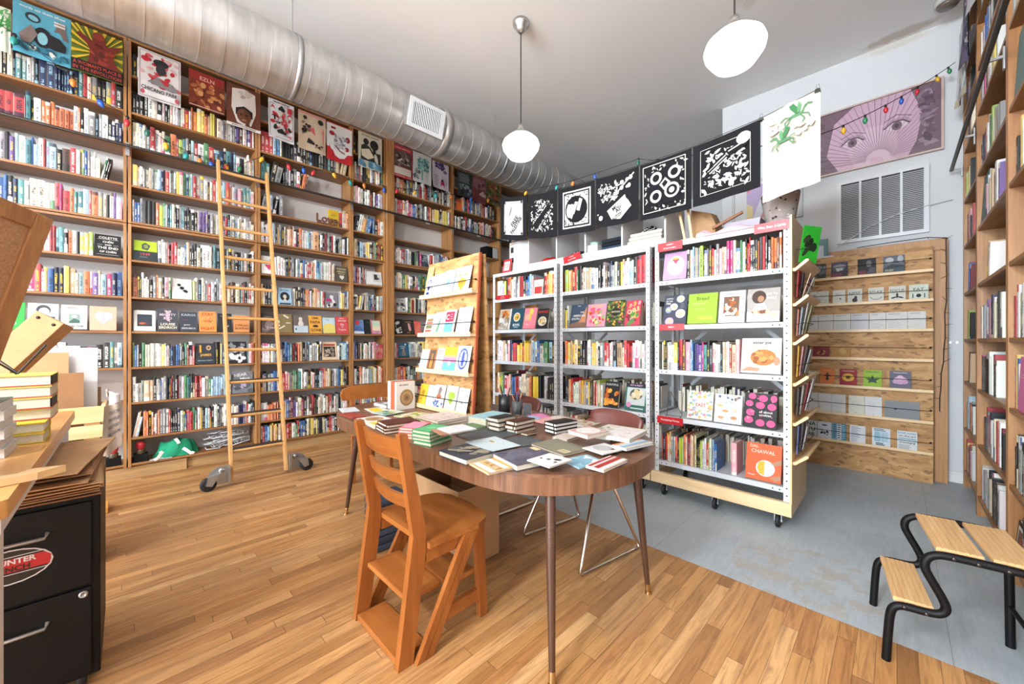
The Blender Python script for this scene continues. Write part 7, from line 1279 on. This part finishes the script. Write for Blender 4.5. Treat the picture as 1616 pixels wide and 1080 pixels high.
# teal clipboard resting on the card wall, ceiling fitting, posters on the aisle bookcases
t = thing('clipboard', (-.59, 5.15, 2.15), 'teal board with a white sheet standing on the card wall', 'board')
MB().box(-.68, -.505, 5.155, 5.163, 2.142, 2.345, '4a7f83').build('board', GLOSS, t, bevel=.003); MB().box(-.67, -.54, 5.151, 5.1545, 2.16, 2.28, 'dfe4e8').build('sheet', PRINT, t)
for i, (w, c) in enumerate(((.2, 'dfe0dc'), (.17, 'e9e9e6'))): MB().box(-.66 + .03 * i, -.66 + .03 * i + w, 5.118, 5.13, 2.1415 + .008 * i, 2.149 + .008 * i, c).build('loose_paper', PRINT, loc=(-.6, 5.12, 2.142 + .008 * i), label=['lower white paper strip on the top edge of the card wall', 'upper white paper strip on the top edge of the card wall'][i], category='paper')
t = thing('ceiling_fitting', (.31, 4.95, CEILZ), 'round brown and white fitting on the ceiling near the aisle bookcases', 'fitting')
MB().lathe([(0, -.001), (.085, -.001), (.085, -.03), (.08, -.045), (0, -.045)], (.31, 4.95, CEILZ), seg=28, col='d9d6d0').build('base', GLOSS, t); MB().lathe([(0, -.0455), (.07, -.0455), (.06, -.07), (0, -.075)], (.31, 4.95, CEILZ), seg=28, col='7d6c60').build('cap', GLOSS, t)
for i, (y1, y0, z0, z1, c, art, lab) in enumerate(((4.98, 4.70, 3.25, 3.86, 'd9dbdf', 'b 1 10 .1 .1 .9 .5 aab3bf,e9e6da .1 .2;r 0 0 1 .1 d6cfae', 'pale blue grey poster hung over the far end of the aisle bookcases'), (4.66, 4.36, 3.42, 3.95, '4a4458', 'b 2 24 .05 .05 .95 .95 6a5a7c,b58a9a,35405a,d9c9d0 .06 .14', 'dark violet poster hung on the aisle bookcases'), (4.34, 3.95, 3.62, 4.02, 'dadbe0', 'e .6 .3 .2 .2 d8452f;b 3 6 .1 .6 .9 .9 c9ccd2,e9e9ec .1 .2', 'white poster with an orange flower hung on the aisle bookcases'))):
    print_sheet('poster', lab, 'poster', 'posters over the aisle bookcases', (.375, y1, z0), (0, -1, 0), y1 - y0, z1 - z0, c, art, amp=.008, seed=50 + i, curl=.02)
# ------------------------------------------------------------------ long wall, odds and ends in the bottom shelves
zb = .1405
t = thing('green_tote', (-5.08, .32, zb), 'green canvas tote with white handles slumped in a bottom shelf', 'bag')
m = MB()
def tf(u, v):
    a = 2 * PI * u; r = math.sin(v * PI * .5) ** .6; w = 1 + .1 * math.sin(3 * a + 1) + .1 * math.sin(6 * a + v * 5)
    return (-5.1 + .085 * r * w * math.cos(a), (.352) + .165 * r * w * math.sin(a), zb + .002 + .165 * max(0.01, (1 - r ** 5) * (.86 + .16 * math.sin(2 * a + 1) * r + .1 * math.sin(5 * a + 7 * r) + .07 * math.sin(11 * r))))
m.grid(tf, 40, 12); m.build('bag', flat('green_canvas', '14855f', .9, var=.12), t)
for pts in ([(-5.0, .22, zb + .06), (-4.985, .24, zb + .075), (-4.982, .205, zb + .02), (-4.99, .18, zb + .004)], [(-5.0, .39, zb + .075), (-4.985, .42, zb + .05), (-4.982, .455, zb + .01), (-4.985, .47, zb + .03)], [(-5.05, .335, zb + .17), (-5.015, .35, zb + .15), (-5.01, .36, zb + .125)]):
    m = MB()
    for a_, b2 in zip(pts, pts[1:]): m.bar(a_, b2, .026, .003, up=(1, .2, 0))
    m.build('handle', flat('white_webbing', 'e6e0d8', .9), t)
MB().box(-5.06, -4.995, .15, .31, zb, zb + .003, 'e9e9ee').build('paper_sheet', PRINT, loc=(-5.0, .2, zb), label='white papers poking out from under the green tote', category='paper')
t = thing('wire_rack_parts', (-5.1, .73, zb), 'tangle of white wire display brackets in the bottom shelf behind the ladder', 'wire brackets')
g = random.Random(4)
for i in range(16):
    m = MB(); y = .57 + .017 * i; z = zb + .004 + .05 * (i % 3); x = -5.06 - .015 * (i % 4); w = .1 + g.uniform(0, .1); q = g.uniform(-.02, .02); m.X = Matrix.Translation((x, y, z + .03)) @ Matrix.Rotation(g.uniform(-.45, .45), 4, 'Z') @ Matrix.Rotation(g.uniform(-.12, .3), 4, 'X') @ Matrix.Translation((-x, -y, -z - .02))
    m.tube([(x, y, z + .02), (x + .01, y + .01, z), (x, y + w, z + q * .3 + .006), (x - .06, y + w, z + .04), (x - .07, y, z + .045), (x - .02, y - .01, z + .05), (x + .012, y + .02, z + .055), (x + .01, y + w * .8, z + .06), (x - .03, y + w * .7, z + .01), (x, y + w * .3, z + .065)], .0045, seg=6); m.build('bracket', WHITEM, t)
def clock(y, lab):
    t = thing('red_bulb_lamp', (-5.08, y, zb), lab, 'lamp')
    MB().box(-5.13, -5.02, y - .05, y + .05, zb + .0005, zb + .07).build('base', BLACKM, t, bevel=.004); MB().lathe([(.032, .0705), (.034, .1), (.03, .11), (0, .11)], (-5.075, y, zb), seg=18, col='5a4a30').build('collar', GLOSS, t)
    MB().lathe([(.024, .111), (.03, .13), (.034, .16), (.026, .18), (0, .185)], (-5.075, y, zb), seg=18, col='c9323c').build('lens', GLOSS, t)
clock(.09, 'black lamp with a red lens in the bottom shelf beside the green tote'); clock(-.09, 'black lamp with a red lens in the bottom shelf below the hanging tote bag')
m = MB(); vs, fs, w, h = text2d('Love', .02); s_ = .25 / w
Xm = frame((-4.99, 1.755, zL[8] + .003 + h * s_ * .5 + .015), (0, 1, 0), (-1, 0, 0))
n = len(vs); m.add([Xm @ Vector((x * s_, d, 0)) + Vector((0, 0, y * s_)) for d in (0, .02) for x, y in vs], [f for f in fs] + [tuple(i + n for i in f) for f in fs]); 
ec = {}
for f in fs:
    for a_, b2 in zip(f, f[1:] + f[:1]): ec[(a_, b2)] = 1
m.add([Xm @ Vector((x * s_, d, 0)) + Vector((0, 0, y * s_)) for d in (0, .02) for x, y in vs], [(a_, b2, b2 + n, a_ + n) for a_, b2 in ec if (b2, a_) not in ec])
m.box(-5.01, -4.99, 1.64, 1.87, zL[8] + .0008, zL[8] + .014); m.build('word_sculpture', flat('dark_cut_wood', '6b4536', .5), loc=(-5.0, 1.75, zL[8]), label='dark wooden cut-out word in script on a nearly empty upper shelf', category='ornament')
t = thing('box_radio', (-5.08, 4.49, zL[8]), 'black box with a pale front panel at the end of an empty upper shelf', 'radio')
MB().box(-5.2, -5.02, 4.40, 4.66, zL[8] + .0005, zL[8] + .2).build('body', BLACKM, t, bevel=.004); MB().box(-5.0195, -5.013, 4.54, 4.655, zL[8] + .01, zL[8] + .19, 'c9c6c0').build('panel', PRINT, t)
for y, lab in ((3.2, 'small white label on the front of the empty upper shelf, under the duct vent'), (4.2, 'small white label on the front of the empty upper shelf past the duct vent')): MB().box(-4.998, -4.9955, y - .035, y + .035, zL[9] - .045, zL[9] - .017, 'e9e9e6').build('shelf_label', PRINT, loc=(-4.996, y, zL[9] - .03), label=lab, category='label')
# ------------------------------------------------------------------ counter corner
t = thing('counter', (-2.0, -.6, 0), 'wood topped counter with white supports in the near corner', 'counter')
MB().prism([(-2.755, -.176), (-1.31, -.176), (-1.295, -.19), (-1.295, -1.1), (-2.755, -1.1)], (0, 0, .912), (1, 0, 0), (0, 1, 0), (0, 0, 1), .038).build('top', COUNTER, t, bevel=.004)
MB().box(-2.74, -1.33, -.21, -.188, .872, .9115).build('apron', WHITEP, t)
for x in (-2.70, -1.385): MB().box(x, x + .04, -.232, -.192, 0.001, .871).build('leg', WHITEP, t)
t = thing('file_cabinet', (-2.32, -.27, 0), 'black two drawer file cabinet under the counter, with a round red sticker', 'cabinet')
cx0, cx1, cy0, cy1 = -2.55, -2.09, -.47, -.07
MB().box(cx0, cx1, cy0, cy1, .055, .715).build('body', BLACKM, t, bevel=.004)
for z0, z1, nm in ((.395, .695, 0), (.075, .385, 1)):
    D = MB().box(cx1 + .0005, cx1 + .014, cy0 + .012, cy1 - .022, z0, z1).build('drawer', BLACKM, t, bevel=.003)
    zc = z1 - .09
    MB().tube([(cx1 + .0142, cy1 - .125, zc + .01), (cx1 + .034, cy1 - .13, zc), (cx1 + .034, cy1 - .30, zc), (cx1 + .0142, cy1 - .305, zc + .01)], .006, seg=8).build('handle', STEEL, D)
    if nm: MB().lathe([(0, 0), (.012, 0), (.012, .006), (.005, .006), (.005, .003), (0, .003)], (cx1 + .0142, cy1 - .042, z1 - .02), (1, 0, 0), 16).build('lock', STEEL, D)
    else:
        m = MB(); sh = Sheet(m, (cx1 + .0142, -.372, .47), (0, 1, 0), (0, 0, 1), .19, .115)
        sh.draw('e .5 .5 .5 .5 e6e4e4;e .5 .5 .475 .465 17171a;p c9242e .04 .36 .96 .36 .975 .62 .9 .74 .5 .74 .1 .74 .025 .62')
        sh.draw('l e6e4e4 .012 .06 .3 .94 .3;l e6e4e4 .012 .1 .8 .9 .8'); sh.text('COUNTER', .5, .66, .16, 'e9e7e6', .84, bold=.03); sh.text('PUNCH', .52, .45, .16, '2a1214', .8, bold=.03); m.build('sticker', GLOSS, D, label='round black and red sticker lettered in white')
for x in (cx0 + .06, cx1 - .05):
    for y in (cy0 + .05, cy1 - .05):
        MB().lathe([(.02, -.014), (.026, -.01), (.026, .01), (.02, .014)], (x, y, .0265), (0, 1, 0), 16).box(x - .015, x + .015, y - .016, y + .016, .045, .0545).build('caster', RUBBER, t)
g = random.Random(6); z = .7165
for i in range(14):
    th = .0042; a = -1.95 + g.uniform(-.06, .05) if i > 5 else -2.08 + g.uniform(-.03, .02); b2 = -.075 + g.uniform(-.02, .014); rz = math.radians(g.uniform(-4, 4) - (6 if i == 13 else 0)); gap = g.uniform(.003, .0065)
    m = MB(); cxm, cym = (a - 2.5) / 2, (b2 - .5) / 2; m.X = Matrix.Translation((cxm, cym, z)) @ Matrix.Rotation(rz, 4, 'Z'); w, d = a + 2.5, b2 + .5
    bow = g.uniform(.0, .004)
    def sheetf(u, v, k): return ((u - .5) * w, (v - .5) * d, k + bow * math.sin(PI * u))
    nn = 4
    for k in (0, th): m.grid(lambda u, v, k=k: sheetf(u, v, k), nn, 2)
    vs = [sheetf(u, v, k) for k in (0, th) for u, v in ((0, 0), (.25, 0), (.5, 0), (.75, 0), (1, 0), (1, 1), (.75, 1), (.5, 1), (.25, 1), (0, 1))]
    m.add(vs, [(q, (q + 1) % 10, 10 + (q + 1) % 10, 10 + q) for q in range(10)])
    lab = 'kraft cardboard sheet, ' + ('topmost on the pile over the file cabinet' if i == 13 else ordw(14 - i) + ' from the top of the pile on the cabinet')
    m.build('cardboard_sheet', KRAFT if i % 3 else KRAFTD, loc=(cxm, cym, z), label=lab, category='cardboard', group='cardboard sheets on the cabinet'); z += th + gap
    if i == 12: z = max(z, .846)
MB().prism([(-.03, 0), (.165, 0), (.215, .028), (.165, .056), (.14, .03), (.09, .05), (.05, .03), (-.03, .05)], (-1.395, -.31, .9512), (-.26, .966, 0), (-.966, -.26, 0), (0, 0, 1), .017).build('wood_offcut', PINEY, loc=(-1.4, -.3, .951), label='pale notched wooden offcut on the counter end, sticking out over the cabinet', category='wood')
YC = ['f0d24a', 'e6c63a', 'f2d85a', 'efe06a', 'f2e36a', 'efe06a']
z = .951
for i in range(6):
    low = i < 2; x1 = -1.955 - (.01 * i) if low else -2.03 - .006 * (i % 3); h = .031 if low else .037
    if low: a0, a1, b0, b1 = x1 - .14, x1, -.43, -.19
    else: a0, a1, b0, b1 = x1 - .165, x1, -.44, -.182
    if not low: pass
    m = MB(); c = YC[i] if i not in (3, 4) else YC[i]; tb = .003
    red = 'c94a3a'
    m.box(a0, a1, b0, b1, z + h - tb, z + h, c).box(a0, a1, b0, b1, z, z + tb, c if low else red).box(a0, a0 + tb, b0, b1, z + tb, z + h - tb, c)
    o = m.build('book', PRINT, loc=(a1, b1, z), label='yellow hardback, ' + ['lowest', 'second from the bottom', 'third from the bottom', 'fourth from the bottom', 'just under the top', 'topmost'][i] + ' of the pile on the counter', category='book', group='yellow hardbacks on the counter')
    MB().box(a0 + tb, a1 - .004, b0 + .004, b1 - .004, z + tb + .0001, z + h - tb - .0001, 'efe8d4').build('pages', PRINT, o)
    if not low: MB().box(a0 + .01, a1 - .01, b1 - .0035, b1 - .0008, z + tb + .0002, z + h - tb - .0002, '2a2422' if i % 2 else 'ece2c9').build('jacket_edge', PRINT, o)
    z += h + .0008
ztop = z; z = .951
for i in range(6):
    h = .0255; q = .006 * (i % 2); m = MB(); a0, a1, b0, b1 = -1.93 + q * .5, -1.765 + q, -.46, -.243 - q
    m.box(a0, a1, b0, b1, z + h - .0012, z + h, 'ecebea' if i < 5 else '39473c').box(a0, a1, b0, b1, z, z + .0012, 'ecebea').box(a0, a0 + .0012, b0, b1, z + .0012, z + h - .0012, 'e9e8e6')
    o = m.build('book', PRINT, loc=(a1, b1, z), label='white paperback, ' + ['lowest', 'second from the bottom', 'third from the bottom', 'fourth from the bottom', 'just under the dark green top one', 'dark green covered and topmost'][i] + ' of the counter pile', category='book', group='white paperbacks on the counter')
    MB().box(a0 + .0013, a1 - .001, b0 + .001, b1 - .001, z + .0013, z + h - .0013, 'efeeea').build('pages', PRINT, o); z += h + .0008
zw = z
MB().tube([(-1.80, -.40, zw + .26), (-1.81, -.30, zw + .09), (-1.82, -.268, zw + .003), (-1.86, -.268, zw + .003), (-1.85, -.31, zw + .1), (-1.84, -.41, zw + .27)], .003, seg=6).build('book_easel', CORD, loc=(-1.82, -.28, zw), label='black wire easel standing on the white paperbacks', category='easel')
MB().tube([(-2.05, -.37, ztop + .12), (-2.07, -.26, ztop + .003), (-2.10, -.26, ztop + .003), (-2.10, -.37, ztop + .13)], .003, seg=6).tube([(-2.085, -.26, ztop + .003), (-2.09, -.20, ztop + .1)], .003, seg=6).build('book_easel', CORD, loc=(-2.07, -.26, ztop), label='black wire easel standing on the yellow hardbacks', category='easel')
# tilted pinboard
t = thing('pin_board', (-1.70, -.31, .951), 'cork board in an oak frame tilted over the counter', 'pin board')
e1 = Vector((0, .226, .974)); e2 = Vector((.80, -.58, .135)); e2 = (e2 - e1 * e2.dot(e1)).normalized(); nn = e1.cross(e2).normalized(); o0 = Vector((-1.70, -.311, .953))
H_, W2 = .69, .5
Xb = Matrix(((e2.x, nn.x, e1.x, o0.x), (e2.y, nn.y, e1.y, o0.y), (e2.z, nn.z, e1.z, o0.z), (0, 0, 0, 1)))
o0 = o0 + Vector((0, 0, .0 - min(0, (e2 * W2).z)))
m = MB(); m.X = Xb; m.box(.04, W2 - .04, -.004, .004, .04, H_ - .04); m.build('cork', CORK, t)
for q in ((0, .045, 0, H_), (W2 - .045, W2, 0, H_), (.045, W2 - .045, 0, .045), (.045, W2 - .045, H_ - .045, H_)):
    m = MB(); m.X = Xb; m.box(q[0], q[1], -.011, .011, q[2], q[3]); m.build('frame_rail', OAKZ, t, bevel=.003)
m = MB(); m.X = Matrix.Translation((-1.80, -.33, .953)) @ Matrix.Rotation(math.radians(-13), 4, 'X'); m.box(0, .06, -.002, .002, 0, .40, 'd39a35'); m.build('amber_envelope', PRINT, loc=(-1.8, -.33, .953), label='amber padded envelope standing behind the pinboard edge', category='envelope')
# long carton leaning behind the yellow books
t = thing('long_carton', (-2.45, -.35, .952), 'long narrow kraft carton leaning over behind the yellow hardbacks', 'box')
m = MB(); m.X = Matrix.Translation((-2.42, -.52, 1.012)) @ Matrix.Rotation(math.radians(-35), 4, 'X') @ Matrix.Rotation(math.radians(-12), 4, 'Z'); m.box(-.10, .02, -.0, .09, 0, .47); m.build('sleeve', KRAFT, t, bevel=.002)
m2 = MB(); m2.X = m.X
for y in (.02, .07): m2.lathe([(0, 0), (.006, 0), (.006, .001), (0, .001)], (.0205, y, .45), (1, 0, 0), 10, '2a2220')
m2.build('punch_hole', PRINT, t)
# crate, boards behind it and the bag on its corner
t = thing('carton', (-3.35, -.35, 0), 'plain kraft carton under the pallet crate', 'box')
MB().box(-3.50, -3.22, -.62, -.105, .001, .625).build('box_wall', KRAFTD, t, bevel=.002); MB().box(-3.2195, -3.218, -.62, -.105, .27, .32).build('tape', flat('packing_tape', 'b9946a', .3), t)
t = thing('pallet_crate', (-3.35, -.4, .626), 'rough pallet wood crate with three slats, full of cardboard', 'crate')
for z0, z1 in ((.63, .715), (.735, .805), (.82, .91)):
    MB().box(-3.20, -3.182, -.75, -.088, z0, z1).build('slat', PINEY, t, bevel=.002); MB().box(-3.52, -3.2205, -.106, -.088, z0, z1).build('slat', PINEX, t, bevel=.002)
for y in (-.14, -.55): MB().box(-3.22, -3.2005, y - .03, y + .03, .627, .905).build('batten', PINEZ, t)
MB().box(-3.52, -3.2205, -.75, -.107, .627, .64).build('base', PINEX, t)
for i, (x, ya, yb2, z1, c, lab) in enumerate(((-3.245, -.36, -.175, 1.10, KRAFTD, 'brown cardboard sheet in front in the pallet crate'), (-3.29, -.52, -.235, 1.215, KRAFT, 'taller brown cardboard sheet with a flap, in the pallet crate'), (-3.33, -.42, -.125, 1.24, WHITEP, 'white foam board standing in the pallet crate'), (-3.37, -.75, -.5, 1.25, WHITEP, 'white board behind the cardboard at the crate end'))):
    m = MB(); m.X = Matrix.Translation((x, 0, .642)) @ Matrix.Rotation(math.radians(-3), 4, 'Y'); m.box(-.006, 0, ya, yb2, 0, z1 - .642); m.build('cardboard_sheet' if i < 2 else 'foam_board', c, loc=(x, ya, .642), label=lab, category='cardboard' if i < 2 else 'board')
for i, (x, y0, w, z1, c) in enumerate(((-3.42, -.13, .022, 1.0, 'a98a6a'), (-3.40, -.155, .03, .985, 'd9cfc4'), (-3.38, -.19, .02, 1.02, '8a6a50'))):
    MB().box(x - .004, x, y0 - .05, y0 + w - .005, .642, z1, c).build('envelope', PRINT, loc=(x, y0, .642), label=['tan', 'off-white', 'brown'][i] + ' padded envelope upright in the crate corner', category='envelope')
t = thing('tote_bag', (-3.3, -.07, .66), 'linen tote with rows of blue grey lettering, hung on the crate corner', 'bag')
m = MB(); fnb = lambda x, y, k: Vector((-3.165 - .03 * x + .008 * math.sin(7 * x + 3 * y) + k, -.084 + .062 * x + k * .8 + (1 - y) * -.012 * (1 - x), .655 + .25 * y + .02 * x - (1 - y) * .045 * (1 - x)))
m.grid(lambda u, v: fnb(u, v, 0), 8, 12, 'c9b9a9'); m.grid(lambda u, v: fnb(u, v, -.012), 8, 12, 'c2b2a2')
sh = Sheet(m, (0, 0, 0), (0, 1, 0), (0, 0, 1), .126, .25, gap=.0012, fn=fnb)
for i, s in enumerate(('COLLECTIVE', 'PEOPLES', 'HISTORY', 'MUSEUM')): sh.text(s, .5, .84 - .145 * i, .07, '6a7486', .66, bold=.02)
m.build('bag', CLOTH, t); MB().tube([(-3.165, -.08, .99), (-3.19, -.082, 1.0), (-3.21, -.08, .96)], .006, seg=6, col='c9b9a9').build('strap', CLOTH, t)
m = MB(); m.grid(lambda u, v: (-3.25 + .02 * math.sin(3 * u), -.075 + .045 * u, .90 + .085 * v - .02 * u), 6, 6); m.build('paper_roll', flat('white_curl', 'e6e8ec', .6), loc=(-3.25, -.05, .93), solid=.002, label='white paper curling out above the hanging tote bag', category='paper')
MB().box(-4.32, -4.13, -.16, -.10, .001, .045).build('wood_block', flat('amber_wood', 'c98f45', .4), loc=(-4.2, -.13, 0), bevel=.004, label='amber wood block on the floor behind the file cabinet', category='block')
# ------------------------------------------------------------------ camera
F_PX = 607.0
cam = bpy.data.cameras.new('camera'); cam.sensor_width = 36; cam.lens = F_PX / 1616 * 36; cam.shift_y = -2 / 1616; cam.clip_start = .02
co = bpy.data.objects.new('camera', cam); COL.objects.link(co); co.location = (0, 0, 1.28); co.rotation_euler = (PI / 2, 0, PI / 4); SC.camera = co
# ------------------------------------------------------------------ books: the largest in view stand alone, the rest are one mass
def project(p):
    s = (-p.x + p.y) * math.sqrt(.5); r = (p.x + p.y) * math.sqrt(.5)
    return None if s < .05 else (808 + F_PX * r / s, 538 - F_PX * (p.z - 1.28) / s)
bpy.context.view_layer.update()
vs = []; fs = []
dg = bpy.context.evaluated_depsgraph_get()
for o in list(SC.objects):
    if o.type != 'MESH' or o.name.split('.')[0] in ('wall_left', 'wall_right', 'wall_back', 'wall_passage', 'wall_front', 'floor', 'ceiling', 'window_pane'): continue
    n = len(vs); M = o.matrix_world; vs += [M @ v.co for v in o.data.vertices]; fs += [[n + i for i in p.vertices] for p in o.data.polygons]
for b in BOOKS:
    n = len(vs); d = b.get('d', b.get('t')); vs += [b['M'] @ Vector((x, y, z)) for x in (0, b['w']) for y in (.003, d) for z in (0, b['h'])]
    fs += [[n + i for i in q] for q in ((0, 1, 3, 2), (4, 6, 7, 5), (0, 4, 5, 1), (2, 3, 7, 6), (0, 2, 6, 4), (1, 5, 7, 3))]
bvh = BVHTree.FromPolygons(vs, fs); eye = Vector((0, 0, 1.28))
for b in BOOKS:
    tot = vis = 0
    q = [project(b['M'] @ Vector((x, 0, z))) for x, z in ((0, 0), (b['w'], 0), (b['w'], b['h']), (0, b['h']))]
    if any(x is None for x in q) or b.get('edge'): b['area'] = 0; continue
    A = abs(sum(q[i][0] * q[(i + 1) % 4][1] - q[(i + 1) % 4][0] * q[i][1] for i in range(4))) / 2
    for i in range(3):
        for j in range(6):
            p = b['M'] @ Vector((b['w'] * (i + .5) / 3, -.002, b['h'] * (j + .5) / 6)); tot += 1; s = project(p)
            if not s or not (0 < s[0] < 1616 and 0 < s[1] < 1080): continue
            dv = p - eye; L = dv.length; h = bvh.ray_cast(eye, dv / L, L - .004)
            if h[0] is None: vis += 1
    b['area'] = A * vis / tot
order = sorted(BOOKS, key=lambda b: -b['area']); KEEP = 268
nfree = 0; mass = MB(); single = 0
for k, b in enumerate(order):
    if k < KEEP and b['area'] > 60:
        cv = MB(); pg = MB(); cv.X = b['M']; pg.X = b['M']
        if b['kind'] == 'spine': spine_mesh(cv, pg, b['w'], b['d'], b['h'], b['col'], b['acc'], b['rnd']); mt = BOOK
        else: face_mesh(cv, pg, b['w'], b['t'], b['h'], b['col'], b['spec']); mt = PRINT
        o = cv.build('book', mt, loc=b['M'].translation, label=b['label'], category='book')
        if b.get('group'): o['group'] = b['group']
        if pg.v: pg.build('pages', PRINT, o)
        single += 1
    else:
        mass.X = b['M']
        if b['kind'] == 'spine': spine_mesh(mass, mass, b['w'], b['d'], b['h'], b['col'], b['acc'], b['rnd'])
        else: face_mesh(mass, mass, b['w'], b['t'], b['h'], b['col'], b['spec'])
mass.X = Matrix.Identity(4)
mass.build('books', BOOK, kind='stuff', label='rows of many small far off books filling the remaining shelves', category='books')
print('BOOKS', len(BOOKS), 'single', single, 'smallest', round(order[min(KEEP, len(order)) - 1]['area'], 1), 'visible>40:', sum(b['area'] > 40 for b in BOOKS))
# ------------------------------------------------------------------ light: shop windows behind the camera, the two pendants, added fill points
def area(name, loc, rot, sx, sy, e, c):
    l = bpy.data.lights.new(name, 'AREA'); l.shape = 'RECTANGLE'; l.size = sx; l.size_y = sy; l.energy = e; l.color = c
    o = bpy.data.objects.new(name, l); COL.objects.link(o); o.location = loc; o.rotation_euler = rot
area('window_daylight', (-3.75, -6.98, 1.95), (PI / 2, 0, 0), 2.2, 2.7, 190, (.75, .885, 1))
area('window_daylight', (-.95, -6.98, 1.95), (PI / 2, 0, 0), 2.4, 2.7, 460, (.75, .885, 1))
for x, y, e in ((-2.434, -1.9, 60), (-.70, -1.9, 200), (-2.434, -5.4, 90), (-.70, -5.4, 130)):  # unseen point lights added behind the camera as fill, no lamp modelled
    l = bpy.data.lights.new('rear_fill', 'POINT'); l.energy = e; l.color = (.93, .965, 1); l.shadow_soft_size = .16
    o = bpy.data.objects.new('rear_fill', l); COL.objects.link(o); o.location = (x, y, 3.05)
w = bpy.data.worlds.new('sky'); SC.world = w; w.use_nodes = True; nt = w.node_tree
sk = nt.nodes.new('ShaderNodeTexSky'); sk.sky_type = 'HOSEK_WILKIE'; sk.turbidity = 6; sk.sun_direction = (.3, -.6, .74)
nt.links.new(sk.outputs[0], nt.nodes['Background'].inputs[0]); nt.nodes['Background'].inputs[1].default_value = 1.0
v = SC.view_settings; v.view_transform = 'Standard'; v.look = 'None'; v.gamma = 1; v.use_curve_mapping = False; v.exposure = 0.7
SC.cycles.use_denoising = True; SC.cycles.max_bounces = 8; SC.cycles.diffuse_bounces = 5; SC.cycles.glossy_bounces = 4; SC.cycles.transmission_bounces = 6; SC.cycles.sample_clamp_indirect = 6; SC.cycles.caustics_reflective = False; SC.cycles.caustics_refractive = False
